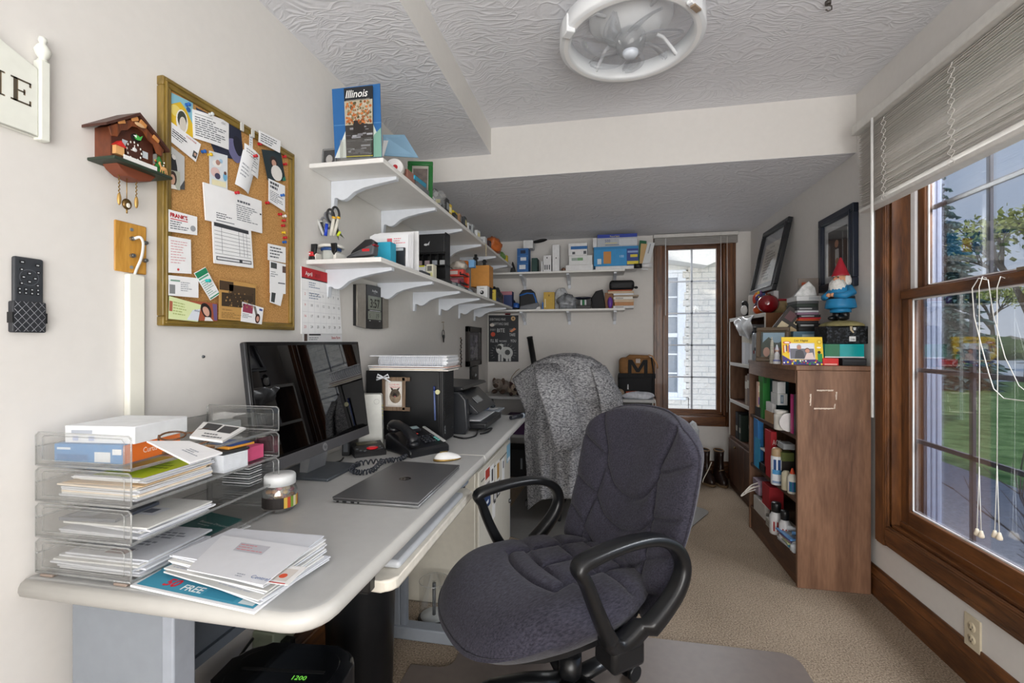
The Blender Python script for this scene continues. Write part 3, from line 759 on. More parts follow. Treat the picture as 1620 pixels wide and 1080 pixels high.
# backrest
seams = []
for s in (1, -1):
    seams += [curve2([(s*.185, .60), (s*.165, .50), (s*.125, .40), (s*.135, .28), (s*.15, .16), (s*.145, .0)]),
              curve2([(s*.27, .455), (s*.19, .42), (s*.125, .395)]), curve2([(s*.27, .31), (s*.2, .285), (s*.137, .27)]), curve2([(s*.27, .215), (s*.2, .19), (s*.15, .165)]), curve2([(s*.27, .11), (s*.2, .09), (s*.15, .065)])]
seams += [curve2([(-.128, .385), (-.075, .315), (0, .29), (.075, .315), (.128, .385)]), curve2([(-.137, .265), (-.08, .215), (0, .195), (.08, .215), (.137, .265)]),
          curve2([(-.15, .16), (-.08, .115), (0, .10), (.08, .115), (.15, .16)])]
BKH = .608
seams = [[(a, b*BKH/.575) for a, b in s_] for s_ in seams]
def back_w(v):
    base = .232+.036*sin(PI*min(1, v*1.05)*.62)
    if v > .80: base *= max(0.0, 1-((v-.80)/.20)**3.2*.30)
    if v < .12: base *= 1-((.12-v)/.12)**2*.12
    return base
def back_fn(side):
    def f(u, v):
        a = (u-.5)*2
        x = back_w(v)*a; z = v*BKH*(1-.075*abs(a)**3.2)
        rim = max(0.0, 1-abs(a)**7)*max(0.0, 1-abs(2*v-1)**12)
        th = .058*rim**.42
        wrap = -.050*abs(a)**2.2
        lum = -.028*math.exp(-((v-.22)/.22)**2)
        yc = wrap+lum+.012
        if side < 0:
            g = groove(seams, (x, z))
            puff = .006*sin(PI*min(1, abs(a)))
            y = yc-th+min(1, rim*1.6)*g*.018-puff
        else: y = yc+th*.72
        lean = math.tan(rad(13))*z
        return (x, y+lean, z)
    return f
m = MB().at((0, .225, .345)); m.grid(back_fn(-1), 84, 92, FAB); m.grid(back_fn(1), 30, 32, FAB, flip=True)
bmesh.ops.remove_doubles(m.bm, verts=m.bm.verts, dist=.0004); m.obj('backrest', ch)
m = MB().at((0, .225, .345)); pts = []
for i in range(61):
    t = i/60
    if t < .36: u, v = 0, t/.36
    elif t < .64: u, v = (t-.36)/.28, 1
    else: u, v = 1, 1-(t-.64)/.36
    q = Vector(back_fn(-1)(u, v)); pts.append(q+Vector((0, -.002, 0)))
m.tube(pts, .0045, FAB, seg=8); m.obj('piping', ch)
# seat cushion
sse = []
for s in (1, -1): sse += [curve2([(s*.10, .22), (s*.105, .05), (s*.115, -.06), (s*.135, -.13)]), curve2([(s*.27, .09), (s*.105, .065)]), curve2([(s*.27, -.03), (s*.11, -.05)])]
sse += [curve2([(-.115, -.075), (0, -.085), (.115, -.075)]), curve2([(-.105, .05), (0, .045), (.105, .05)]), curve2([(-.10, .15), (0, .145), (.10, .15)]), curve2([(0, .22), (0, -.085)]), curve2([(-.135, -.13), (-.06, -.155), (.06, -.155), (.135, -.13)])]
def seat_out(a):
    # rounded plan outline: wide front, narrower back
    c, s = cos(a), sin(a)
    e = 2.6
    x = .280*math.copysign(abs(c)**(2/e), c); y = .315*math.copysign(abs(s)**(2/e), s)
    x *= 1-.14*(y+.315)/.63
    return x, y-.075
def seat_fn(side):
    def f(u, v):
        x0, y0 = seat_out(2*PI*u); r = v
        x, y = x0*r, (y0+.075)*r-.075
        dome = max(0.0, 1-r**6)
        if side > 0:
            z = .440+.057*dome**.5+.012*(1-r)
            z -= .060*max(0, (-y-.18)/.20)**2
            z += .016*max(0, (abs(x)/.265))**2*dome
            z -= groove(sse, (x, y))*.017*min(1, dome*1.8)
        else:
            z = .440-.055*dome**.4-.045*max(0, (-y-.18)/.20)**2
        return (x, y, z)
    return f
m = MB(); m.grid(seat_fn(1), 120, 56, FAB); m.grid(seat_fn(-1), 60, 12, FAB, flip=True)
bmesh.ops.remove_doubles(m.bm, verts=m.bm.verts, dist=.0004); m.obj('seat', ch)
m = MB(); m.prism([tuple(c_*.9 for c_ in seat_out(2*PI*i/28)) for i in range(28)], .383, .398, PLAS); m.box(-.12, .12, -.10, .14, .335, .385, PLAS, .012); m.obj('seat_pan', ch)
m = MB(); m.tube([(0, .05, .36), (0, .20, .365), (0, .285, .40), (0, .315, .50), (0, .345, .62)], .032, PLAS, seg=10, flat=(.35, 1)); m.obj('back_support', ch)
# loop arms
def loop_arm(s):
    mb = MB(); ctrl = [(-.165, .640, .024, .017), (-.10, .657, .027, .015), (0, .664, .027, .014), (.09, .655, .026, .015), (.155, .622, .024, .017), (.180, .570, .023, .018), (.160, .515, .024, .020), (.105, .462, .025, .022), (.04, .418, .026, .024), (-.01, .392, .027, .026), (-.045, .405, .026, .022), (-.085, .460, .024, .018), (-.122, .535, .022, .016), (-.148, .600, .022, .015)]
    n0 = len(ctrl); cl = ctrl+ctrl[:1]
    ext = [ctrl[-1]]+cl+[ctrl[1]]; pts = []
    for i in range(1, n0+1):
        for k in range(6):
            t = k/6; q = []
            for c in range(4):
                a, b, c_, d = ext[i-1][c], ext[i][c], ext[i+1][c], ext[min(i+2, len(ext)-1)][c]
                q.append(.5*(2*b+(c_-a)*t+(2*a-5*b+4*c_-d)*t*t+(3*b-a-3*c_+d)*t**3))
            pts.append(q)
    n = len(pts); rings = []
    for i, (y, z, hw, ht) in enumerate(pts):
        ty, tz = pts[(i+1) % n][0]-pts[i-1][0], pts[(i+1) % n][1]-pts[i-1][1]; l = math.hypot(ty, tz); ty, tz = ty/l, tz/l
        ny, nz = -tz, ty; row = []
        xo = s*(.292+.012*sin(PI*max(0, min(1, (z-.39)/.28)))-(.02 if z < .43 else 0))
        for k in range(14):
            a = 2*PI*k/14; c, sn = cos(a), sin(a)
            e = .62
            cx = math.copysign(abs(c)**e, c)*hw; cn = math.copysign(abs(sn)**e, sn)*ht
            row.append(mb.v((xo+cx, y+ny*cn, z+nz*cn)))
        rings.append(row)
    for i in range(n):
        A, B = rings[i], rings[(i+1) % n]
        for k in range(14): mb.face([A[k], A[(k+1) % 14], B[(k+1) % 14], B[k]], PLAS, True)
    bmesh.ops.recalc_face_normals(mb.bm, faces=mb.bm.faces)
    ao = mb.obj('armrest', ch)
    q = MB(); q.box(min(s*.215, s*.300), max(s*.215, s*.300), -.06, .05, .335, .405, PLAS, .015, 3); q.box(min(s*.10, s*.24), max(s*.10, s*.24), -.035, .03, .35, .383, PLAS, .006); q.obj('arm_mount', ao)
loop_arm(1); loop_arm(-1)
m = MB(); m.cyl((0, .02, .12), (0, .02, .345), .028, PLAS, seg=24); m.cyl((0, .02, .10), (0, .02, .20), .036, PLAS, seg=24); m.obj('gas_column', ch)
for k in range(5):
    a = rad(97+72*k)
    m = MB(); d = Vector((cos(a), sin(a), 0)); c0 = Vector((0, .02, 0))
    m.tube([c0+d*.02+Vector((0, 0, .115)), c0+d*.14+Vector((0, 0, .112)), c0+d*.25+Vector((0, 0, .095)), c0+d*.29+Vector((0, 0, .078))], [.034, .030, .026, .02], PLAS, seg=10, flat=(.6, 1)); lg = m.obj('base_leg', ch)
    m = MB(); e = c0+d*.285; tn = Vector((-d.y, d.x, 0))
    for s in (-1, 1): m.cyl(e+tn*s*.008+Vector((0, 0, .027)), e+tn*s*.026+Vector((0, 0, .027)), .027, PLAS, seg=18)
    m.cyl(e+Vector((0, 0, .03)), e+Vector((0, 0, .085)), .009, PLAS, seg=8); m.obj('caster', lg)

# == second chair, mats, cardigan
c2_ = T('office_chair', 'black office chair by the far table hidden under the grey cardigan', 'chair', (-.25, 3.29, .007), (0, 0, rad(172)))
m = MB()
def b2f(side):
    def f(u, v):
        a = (u-.5)*2; rim = max(0, 1-abs(a)**6)*max(0, 1-abs(2*v-1)**8)
        return (.245*a*(1-.12*v**3), .20+.035*side*rim**.5-.05*a*a+.06*v, .48+.55*v*(1-.10*a*a))
    return f
m.grid(b2f(-1), 20, 20, BLACK); m.grid(b2f(1), 20, 20, BLACK, flip=True); m.obj('backrest', c2_)
m = MB(); m.box(-.25, .25, -.28, .20, .42, .50, BLACK, .03, 3); m.obj('seat', c2_)
m = MB(); m.box(-.03, .03, .14, .27, .36, .55, BLACK, .01); m.obj('back_support', c2_)
m = MB(); m.cyl((0, 0, .09), (0, 0, .42), .028, BLACK); m.obj('gas_column', c2_)
for k in range(5):
    a = 2*PI*k/5+.3; m = MB(); m.tube([(0, 0, .11), (.27*cos(a), .27*sin(a), .075)], [.03, .02], BLACK); lg = m.obj('base_leg', c2_)
    m = MB(); e = Vector((.27*cos(a), .27*sin(a), 0)); tn = Vector((-sin(a), cos(a), 0)); m.cyl(e-tn*.022+Vector((0, 0, .028)), e+tn*.022+Vector((0, 0, .028)), .027, BLACK); m.obj('caster', lg)
KNIT = speckle('heather_knit', '4f5055', 'b9b9bb', 70, .95, .7, .005, (1.0, 1.0, 2.2, 0, .75, 0), .36, .64)
def lut(tab, t):
    for (a, b), (c, d) in zip(tab, tab[1:]):
        if t <= c: return b+(d-b)*max(0, min(1, (t-a)/(c-a)))
    return tab[-1][1]
ridge = [(0, 600), (.08, 588), (.2, 574), (.33, 566), (.45, 563), (.58, 563), (.72, 568), (.82, 578), (.90, 596), (1.0, 622)]
def card_fn(back):
    def f(u, v):
        # v 0 = ridge over the chair back, 1 = hem
        L = lut([(0, 812), (.10, 820), (.25, 832), (.45, 830), (.7, 834), (1, 836)], v); R = lut([(0, 982), (.15, 985), (.3, 985), (.32, 968), (1, 955)], v)
        px = L+(R-L)*u; top = lut(ridge, u); hem = 806-24*min(1, u*2.2)-6*sin(u*9)
        py = top+(hem-top)*v
        fold = (.026*sin(u*17+1.3*v+1.0)+.014*sin(u*33-2*v))*min(1, .12+v*1.3)*(1-.35*min(1, max(0, (u-.35)*3)))
        y = 2.93-.07*sin(PI*min(1, max(0, u)))*(1-.35*v)+fold+.20*abs(u-.5)**3*8*.25
        y += .10*math.exp(-v*14)
        if back: y += .010
        return W(px, py, y=y)
    return f
cg = T('cardigan', 'long heather grey cardigan draped over the back of the far chair', 'cardigan')
m = MB(); m.grid(card_fn(0), 90, 60, KNIT, thick=.008); m.obj('body', cg)
m = MB()
def over(u, v):
    p = card_fn(0)(u, 0); r = .08+.05*sin(PI*u)
    return Vector((p.x, p.y+v*.22, p.z+.018*sin(PI*v)*sin(PI*u)-.30*max(0, v-.45)**1.5))
m.grid(over, 50, 12, KNIT, thick=.008); m.obj('back_panel', cg)
m = MB(); s_pts = [W(868, 578, y=2.90), W(876, 605, y=2.825), W(887, 640, y=2.80), W(896, 680, y=2.79), W(901, 708, y=2.79)]
m.tube(s_pts, [.10, .118, .112, .104, .104], KNIT, seg=24, flat=(.26, 1.0)); m.obj('sleeve', cg)
m = MB(); s_pts = [W(946, 580, y=2.955), W(957, 602, y=2.915), W(963, 630, y=2.905), W(965, 654, y=2.90)]
m.tube(s_pts, [.07, .085, .08, .078], KNIT, seg=18, flat=(.30, 1.0)); m.obj('sleeve', cg)
m = MB(); pk = [W(a, b, y=2.83) for a, b in ((852, 672), (860, 676), (870, 678), (880, 677))]
m.tube(pk, .006, KNIT, seg=8); m.obj('pocket_welt', cg)
for (a, b) in ((836, 663), (838, 692)):
    m = MB(); p = W(a, b, y=2.845); m.cyl(p, p+Vector((.002, -.006, 0)), .012, P('4a4a4d', .4), seg=14); m.obj('button', cg)
MAT = P('6a605a', .42, var=.05, spec=.4); 
cm = MB()
def arc(cx, cy, r, a0, a1, n=6): return [(cx+r*cos(rad(a0+(a1-a0)*i/n)), cy+r*sin(rad(a0+(a1-a0)*i/n))) for i in range(n+1)]
out = [(-.69, .80), (.72, .80)]+arc(.66, 1.85, .06, 0, 90)+[(-.40, 1.90)]+arc(-.47, 1.86, .05, 90, 170)+arc(-.60, 1.625, .05, 10, -90)[0:0]+[(-.535, 1.66)]+arc(-.585, 1.635, .05, 20, -90)+[(-.69, 1.58)]
cm.prism(out, .001, .006, MAT, bev=.0015); cm.solo('chair_mat', 'dark translucent chair mat under the front office chair', 'chair mat')
cm = MB(); out = [(-.66, 2.79)]+arc(.50, 3.0, .05, -90, -40, 3)[0:0]+[(-.30, 2.62), (.42, 2.86)]+arc(.655, 3.40, .07, -30, 60)+[(.55, 3.60), (-.62, 3.78)]
cm.prism(out, .001, .006, P('75736f', .28, var=.05, spec=.7), bev=.0015); cm.solo('chair_mat', 'grey chair mat under the cardigan chair', 'chair mat')
# == flat sheets: paper, cards, photos
class Sheet:
    """a thin sheet through four corner points (bottom-left, bottom-right, top-right, top-left) with print on its face"""
    def __init__(s, c, col='f4f5f7', th=.0012, bend=0.0, rough=.8, nu=8):
        c = [Vector(p) for p in c]; s.o = sum(c, Vector())/4; s.c = [p-s.o for p in c]
        s.n = (s.c[1]-s.c[0]).cross(s.c[3]-s.c[0]).normalized(); s.bend = bend
        s.W = ((s.c[1]-s.c[0]).length+(s.c[2]-s.c[3]).length)/2; s.H = ((s.c[3]-s.c[0]).length+(s.c[2]-s.c[1]).length)/2
        s.mb = MB(); m = P(col, rough, var=.015)
        n = nu if bend else 1
        def f(d): return lambda u, v: s.p(u, v, d)
        s.mb.grid(f(0), n, n, m, smooth=bool(bend)); s.mb.grid(f(-th), n, n, m, smooth=bool(bend), flip=True)
        for a, b in (((0, 0), (1, 0)), ((1, 0), (1, 1)), ((1, 1), (0, 1)), ((0, 1), (0, 0))):
            for k in range(n):
                q = [(a[0]+(b[0]-a[0])*t, a[1]+(b[1]-a[1])*t) for t in (k/n, (k+1)/n)]
                s.mb.face([s.mb.v(s.p(*q[0], -th)), s.mb.v(s.p(*q[1], -th)), s.mb.v(s.p(*q[1], 0)), s.mb.v(s.p(*q[0], 0))], m)
    def p(s, u, v, d=0):
        a = s.c[0]*(1-u)*(1-v)+s.c[1]*u*(1-v)+s.c[2]*u*v+s.c[3]*(1-u)*v
        return a+s.n*(d+s.bend*4*u*(1-u))
    def card(s, u0, v0, u1, v1, col, d=.0004, rough=.75):
        m = P(col, rough, var=.02) if isinstance(col, str) else col
        k = 4 if s.bend else 1
        for i in range(k):
            a, b = u0+(u1-u0)*i/k, u0+(u1-u0)*(i+1)/k
            s.mb.face([s.mb.v(s.p(a, v0, d)), s.mb.v(s.p(b, v0, d)), s.mb.v(s.p(b, v1, d)), s.mb.v(s.p(a, v1, d))], m)
        return s
    def poly(s, pts, col, d=.0005, rough=.75):
        s.mb.face([s.mb.v(s.p(a, b, d)) for a, b in pts], P(col, rough, var=.02)); return s
    def disc(s, u, v, r, col, d=.0005, ry=None, n=16):
        ry = r*s.W/s.H if ry is None else ry
        return s.poly([(u+r*cos(2*PI*i/n), v+ry*sin(2*PI*i/n)) for i in range(n)], col, d)
    def lines(s, u0, v0, u1, v1, rows, col='6a6e76', seed=1, fill=.42, lo=.5, d=.0005):
        rnd = random.Random(seed); h = (v1-v0)/rows
        for i in range(rows):
            y = v1-(i+.5)*h; x = u0; end = u0+(u1-u0)*rnd.uniform(lo, 1)
            while x < end:
                w_ = min((u1-u0)*rnd.uniform(.07, .22), end-x); s.card(x, y-h*fill/2, x+w_, y+h*fill/2, col, d); x += w_+(u1-u0)*.03
        return s
    def text(s, t, u, v, h, col='33363c', align='LEFT', shear=0.0, sx=1.0, bold=0.0, d=.0007, rot=0.0):
        q = MB(); q.text(t, 0, 0, 1.0, 0, P(col, .7, var=0), align, shear, sx, bold, rot); r = s.H/s.W; mi = s.mb.mi(P(col, .7, var=0))
        vm = {vv: s.mb.v(s.p(u+vv.co.x*h*r, v+vv.co.y*h, d)) for vv in q.bm.verts}
        for f in q.bm.faces:
            g = s.mb.bm.faces.new([vm[x] for x in f.verts]); g.material_index = mi
        q.bm.free(); return s
    def solo(s, name, label, cat, group=None): return s.mb.solo(name, label, cat, s.o, group=group)
    def obj(s, name, parent, label=None):
        o = s.mb.obj(name, parent, label); o.location = s.o-(parent.location if parent else Vector()); return o
def onwall(corners, n): return [W(a, b, x=XL+n) for a, b in corners]
def rect_px(l, t, r, b): return [(l, b), (r, b), (r, t), (l, t)]

# ---- HOME sign
sg = T('wall_sign', 'cream painted wooden HOME sign with turned finial on the wall', 'sign', (XL, .46, 1.585), ROT_L)
SGN = P('e9ebe2', .5, var=.03)
yR = W(64, 200, x=XL+.02).y-.46; yE = W(81, 200, x=XL+.02).y-.46
m = MB(); pts = [(-yR, .0), (yR, .0)]+[(yR*(1-2*i/20), .132+.070*sin(PI*i/20)**1.3) for i in range(21)]
m.prism(pts, 0, .016, SGN, bev=.003)
m.obj('board', sg)
for s_ in (1, -1):
    m = MB(); a, b = (yR, yE) if s_ > 0 else (-yE, -yR); m.box(a, b, -.004, .152, 0, .020, SGN, .003); o_ = m.obj('post', sg)
    m = MB().at(((yR+yE)/2*s_, .152, .012), (-PI/2, 0, 0)); m.lathe([(0, 0), (.009, 0), (.006, .004), (.011, .012), (.013, .020), (.009, .029), (.005, .034), (.007, .040), (.006, .046), (0, .048)], SGN, seg=20); m.obj('finial', o_)
m = MB(); eu = W(50, 200, x=XL+.017).y-.46
def serif_letters(mb, n, mat, x1):
    h = .044; b = .052; wE = .030; wM = .046; xE = x1-wE; xM = xE-.010-wM
    def r_(x0, y0, x1_, y1): mb.card(x0, b+y0*h, x1_, b+y1*h, n, mat)
    r_(xE+.004, 0, xE+.010, 1); r_(xE, 0, xE+wE, .07); r_(xE, .93, xE+wE, 1); r_(xE+.010, .47, xE+.021, .53); r_(xE+.019, .38, xE+.021, .62); r_(xE+wE-.002, 0, xE+wE, .22); r_(xE+wE-.002, .80, xE+wE, 1)
    r_(xM+.005, 0, xM+.007, 1); r_(xM+.036, 0, xM+.042, 1); r_(xM, 0, xM+.012, .06); r_(xM+.031, 0, xM+.047, .06); r_(xM, .94, xM+.008, 1); r_(xM+.038, .94, xM+.047, 1)
    mb.poly([(xM+.004, b+h), (xM+.010, b+h), (xM+.024, b+.10*h), (xM+.021, b)], n, mat); mb.poly([(xM+.021, b), (xM+.024, b+.10*h), (xM+.037, b+h), (xM+.035, b+h)], n+.0001, mat)
    mb.text('HO', xM-.012, b, h*1.42, n, mat, 'RIGHT')
serif_letters(m, .0163, P('a08c6f', .6), eu); serif_letters(m, .0169, P('4f4638', .6), eu-.0015)
m.obj('lettering', sg, 'dark outlined lettering')

# -- cuckoo clock
ck = T('cuckoo_clock', 'carved wooden chalet cuckoo clock with brass weights', 'clock', (XL, .850, 1.612), ROT_L); ck.scale = (.80, .95, .58)
BR = wood('4a2415', '8a4a26', 'y', .45, 3, .1); BRD = P('4a2a20', .5, var=.15); GRN = P('2d3a2e', .5)
m = MB(); m.prism([(-.058, -.03), (.058, -.03), (.058, .045), (0, .092), (-.058, .045)], 0, .075, P('6e3a24', .5, var=.2)); m.obj('case', ck)
for s_ in (-1, 1):
    m = MB(); m.prism([(0, .098), (s_*.090, .040), (s_*.090, .034), (0, .090)], -.0, .112, BRD); m.obj('roof_panel', ck)
m = MB(); m.prism([(-.078, .036), (0, .088), (.078, .036), (.070, .018), (.056, .020), (.046, .040), (.030, .044), (.018, .060), (0, .064), (-.018, .060), (-.030, .044), (-.046, .040), (-.056, .020), (-.070, .018)], .096, .102, BR, bev=.001)
for a, b, r in ((-.048, .058, .4), (-.012, .078, .4), (.012, .076, -.4), (.05, .054, -.4)):
    m.at((a, b, .103), (0, 0, r)); m.box(-.010, .010, -.005, .005, 0, .006, P('c98a4e', .5), .0015)
m.at(); m.ell((.004, .070, .105), (.016, .005, .003), P('d9b287', .5), 14, 8); m.obj('gable_trim', ck)
m = MB(); m.box(-.058, .058, -.03, .06, .074, .078, P('54291a', .55, var=.25)); m.obj('front_panel', ck)
m = MB(); m.at((.0, .008, .079)); m.lathe([(0, 0), (.022, 0), (.024, .004), (.018, .005), (0, .004)], P('4a2317', .5), seg=28)
for k in range(12):
    a = 2*PI*k/12; m.ell((.0205*cos(a), .0205*sin(a), .005), (.0022, .0030, .001), P('f1efe9', .5), 8, 6)
m.box(-.001, .001, 0, .014, .0055, .0065, P('f4f2ec', .5)); m.box(-.010, .001, -.001, .001, .0055, .0065, P('f4f2ec', .5)); m.ell((0, .003, .007), (.007, .005, .002), P('ececec', .5), 10, 6); m.obj('dial', ck)
m = MB(); m.ell((.010, .043, .083), (.009, .006, .004), P('3fae49', .5), 12, 8); m.poly([(.002, .050), (.012, .044), (.022, .052), (.016, .038), (.006, .037)], .088, P('56c05e', .5)); m.poly([(-.006, .044), (.004, .047), (.004, .040)], .0885, P('f2f2f2', .5)); m.ell((.006, .041, .080), (.014, .010, .001), P('1b1210', .8), 12, 6); m.obj('bird', ck)
m = MB(); m.box(-.056, -.034, -.016, .004, .078, .095, P('d9a66b', .6)); m.prism([(-.060, .003), (-.045, .016), (-.030, .003)], .078, .100, P('d02a24', .5)); m.obj('little_house', ck)
m = MB(); m.box(-.030, -.014, .012, .026, .078, .0800, P('c9d1d8', .4)); m.obj('little_window', ck); m = MB(); m.box(.026, .042, .002, .018, .078, .0800, P('c9d1d8', .4)); m.obj('little_window', ck)
m = MB(); m.box(-.078, .092, -.036, -.028, .0, .125, GRN, .003)
m.box(-.050, .044, -.028, -.018, .118, .121, P('e8e8e6', .6)); m.obj('balcony', ck)
m = MB(); m.prism([(-.05, -.036), (.06, -.036), (.045, -.052), (.015, -.060), (-.02, -.056), (-.04, -.046)], .02, .09, P('7a3f28', .55), bev=.002); m.obj('base', ck)
m = MB(); m.at((.066, -.028, .095), (-PI/2, 0, 0))
for z, r in ((.004, .019), (.016, .015), (.028, .011)): m.lathe([(r, z), (r*.35, z+.014), (0, z+.018)], P('2f7a36', .7, var=.3), seg=12)
for k in range(10): m.ell((.014*cos(k*2.3), .014*sin(k*2.3), .008+k*.003), .0022, P(('e8d34a', 'd8432f', 'f4f4f2')[k % 3], .5), 6, 4)
m.obj('tree', ck)
m = MB(); TAN = P('d8a368', .6); m.ell((.070, -.014, .112), (.011, .005, .004), TAN, 10, 8); m.ell((.058, -.004, .112), (.004, .005, .003), TAN, 8, 6); m.tube([(.062, -.012, .112), (.058, -.004, .112)], .0028, TAN, 6)
for dx in (-.008, -.003, .004, .009): m.tube([(.070+dx, -.014, .112), (.070+dx*1.3, -.027, .112)], .0016, TAN, 5)
m.obj('deer', ck)
BRASS = P('9a7a3e', .3, .8)
for u, zt, n_ in ((-.022, -.100, .05), (.020, -.098, .06)):
    m = MB()
    for k in range(10): m.ell((u+(.0012 if k % 2 else -.0012), -.056-k*.0044, n_), (.002, .0030, .0015), BRASS, 6, 4)
    m.ell((u, zt-.010, n_), (.0055, .015, .0055), P('c9a25e', .35, .5), 12, 8); m.obj('weight', ck)
m = MB(); m.tube([(-.004, -.05, .055), (-.004, -.105, .055)], .0013, BRASS, 5)
m.ell((-.004, -.118, .055), (.013, .013, .010), P('6b5430', .3, .8), 18, 12); m.ell((-.006, -.122, .066), (.006, .006, .002), P('efe9dc', .4), 10, 6); m.cyl((-.004, -.13, .055), (-.004, -.140, .055), .0022, BRASS, seg=8); m.obj('pendulum', ck)

# -- ochre plate with coax lead and ivory raceway
pl = T('wall_plate', 'ochre wooden wall plate with coax connectors and a white lead', 'wall plate', (XL, .8795, 1.4085), ROT_L); pl.scale = (1, 1, .62)
OC = wood('b07a28', 'd29c45', 'y', .4, 2, .2)
m = MB(); m.box(-.037, .037, -.058, .058, 0, .007, OC, .003); m.obj('plate', pl)
for v_ in (.043, -.045):
    m = MB(); m.cyl((0, v_, .007), (0, v_, .0095), .004, P('a9b4bb', .3, .8), seg=12); m.obj('screw', pl)
for u, v_ in ((0, .022), (0, -.018), (.030, .018), (.030, -.024)):
    m = MB(); m.cyl((u, v_, .007), (u, v_, .017), .0052, P('8f9396', .3, .9), seg=6, smooth=False); m.cyl((u, v_, .017), (u, v_, .022), .004, P('8f9396', .3, .9), seg=10); m.obj('connector', pl)
m = MB(); m.tube(curve2([(0, .022, .022), (.008, .026, .032), (.013, .012, .036), (.012, -.02, .030), (.006, -.050, .018), (.002, -.075, .010)], 6), .0033, WHITE, 8); m.obj('coax_lead', pl)
m = MB(); m.box(-.020, .020, 0, 1.347-.742, 0, .016, P('eeece0', .45, var=.01), .004); m.solo('cable_raceway', 'ivory cable raceway running down the wall from the ochre plate', 'raceway', (XL, .884, .742), ROT_L)

# -- remote in its wall cradle
rm = T('remote_control', 'black remote control in a cross-hatched wall cradle', 'remote control', (XL, .681, 1.280), ROT_L); rm.scale = (1, 1, .6)
m = MB(); m.box(-.0235, .0235, -.060, .070, .004, .017, P('35383d', .45), .004, 3); m.obj('body', rm)
m = MB(); m.box(-.0265, .0265, -.073, -.014, 0, .021, P('2c2e33', .5), .003); m.box(-.0275, -.0245, -.055, -.035, 0, .022, BLACK); m.box(.0245, .0275, -.055, -.035, 0, .022, BLACK)
for k in range(-5, 6):
    for s_ in (-1, 1):
        ins = [(k*.0125+s_*(t+.043)*.8, t) for t in [-.071+.0565*i/24 for i in range(25)]]
        ins = [q_ for q_ in ins if abs(q_[0]) < .0258]
        if len(ins) > 2: m.tube([(ins[0][0], ins[0][1], .0213), (ins[-1][0], ins[-1][1], .0213)], .0005, P('8f9298', .5), 4)
m.obj('cradle', rm)
m = MB(); BT = P('c9ccd0', .5); BK = P('1b1c1f', .4)
for u, v_, wd in [(-.011, .060, .006), (.013, .057, .006), (-.012, .046, .004), (.014, .043, .004), (0, .040, .005), (0, .024, .005), (-.009, .032, .005), (.009, .031, .005), (-.012, .020, .004), (.013, .018, .004)]+[(-.015+.0095*i, .009-.007*j, .0035) for i in range(4) for j in range(2)]:
    m.box(u-wd/2-.001, u+wd/2+.001, v_-.003, v_+.003, .017, .0185, BK, .0008, 1); m.card(u-wd*.35, v_-.001, u+wd*.35, v_+.001, .0188, BT)
m.ring2(0, .032, .0145, .0155, .0173, P('5a5e64', .5)); m.obj('buttons', rm)
m = MB(); m.lathe([(0, .004), (.0035, .004), (.0045, .001), (.002, 0)], P('6f7378', .3, .8), seg=12); p_ = W(321, 564, x=XL); m.solo('wall_anchor', 'small bare screw left in the wall under the corkboard', 'screw', p_, (0, PI/2, 0))

# -- cork board
cb = T('cork_board', 'cork bulletin board in an olive gold frame crowded with notes', 'notice board', (XL, 1.192, 1.5395), ROT_L)
CORK = speckle('cork', 'a87a45', 'd6a76c', 260, .9, .4, .001)
GOLD = wood('6a5522', '8d7433', 'x', .35, 2, .2); GOLDV = wood('6a5522', '8d7433', 'y', .35, 2, .2)
w2, h2, fw = .248, .3105, .024
m = MB(); m.box(-w2+.01, w2-.01, -h2+.01, h2-.01, .002, .012, CORK); m.obj('cork_panel', cb)
m = MB()
for a in ((-w2, w2, -h2, -h2+fw, GOLD), (-w2, w2, h2-fw, h2, GOLD), (-w2, -w2+fw, -h2+fw, h2-fw, GOLDV), (w2-fw, w2, -h2+fw, h2-fw, GOLDV)):
    m.box(a[0], a[1], a[2], a[3], 0, .020, a[4], .003)
for a in ((-w2+.006, w2-.006, -h2+.006, -h2+.012, GOLD), (-w2+.006, w2-.006, h2-.012, h2-.006, GOLD), (-w2+.006, -w2+.012, -h2+.012, h2-.012, GOLDV), (w2-.012, w2-.006, -h2+.012, h2-.012, GOLDV)):
    m.box(a[0], a[1], a[2], a[3], .018, .024, a[4], .002)
m.obj('frame', cb)
GP = 'papers on the cork board'
_n = [0]
def note(corners, col='f4f5f7', n=None, bend=0.0, th=.0010):
    _n[0] += 1
    nn = (.0135+.0006*_n[0]) if n is None else n
    return Sheet(onwall(corners, nn), col, th, bend)
def nfin(s_, label, name='pinned_note', cat='note'): return s_.solo(name, label, cat)
s_ = note([(268, 225), (305, 240), (305, 163), (268, 145)], 'e8c12f')
s_.poly([(0, .75), (0, 1), (1, 1), (1, .55), (.7, .8), (.45, .9)], '8cc3d6'); s_.poly([(0, .0), (.3, .2), (.15, .35), (0, .3)], '7fb9cc', d=.0006); s_.disc(.25, .68, .22, 'f2dc77', d=.0006); s_.disc(.8, .82, .10, '2c62a8', d=.0007)
s_.disc(.52, .52, .26, 'f3f1ea', d=.0007, ry=.24); s_.disc(.52, .56, .20, '3f4238', d=.0009, ry=.17); s_.disc(.55, .47, .15, 'd9d2c6', d=.0011, ry=.15); s_.poly([(.45, .08), (.62, .30), (.75, .22), (.72, .02)], '4c4a40', d=.0008); s_.poly([(.2, .25), (.3, .33), (.4, .2)], '6b7a3c', d=.0008)
nfin(s_, 'yellow and blue painted portrait print in the top corner of the cork board', 'art_print', 'print')
s_ = note([(342, 246), (386, 255), (381, 205), (310, 170)], '252a3f'); s_.disc(.72, .25, .22, '6d6c93', ry=.35); s_.disc(.85, .42, .13, '1a1d2c', d=.0007, ry=.3); s_.poly([(.0, .5), (.0, 1), (.35, .95), (.3, .6)], '2e3b57')
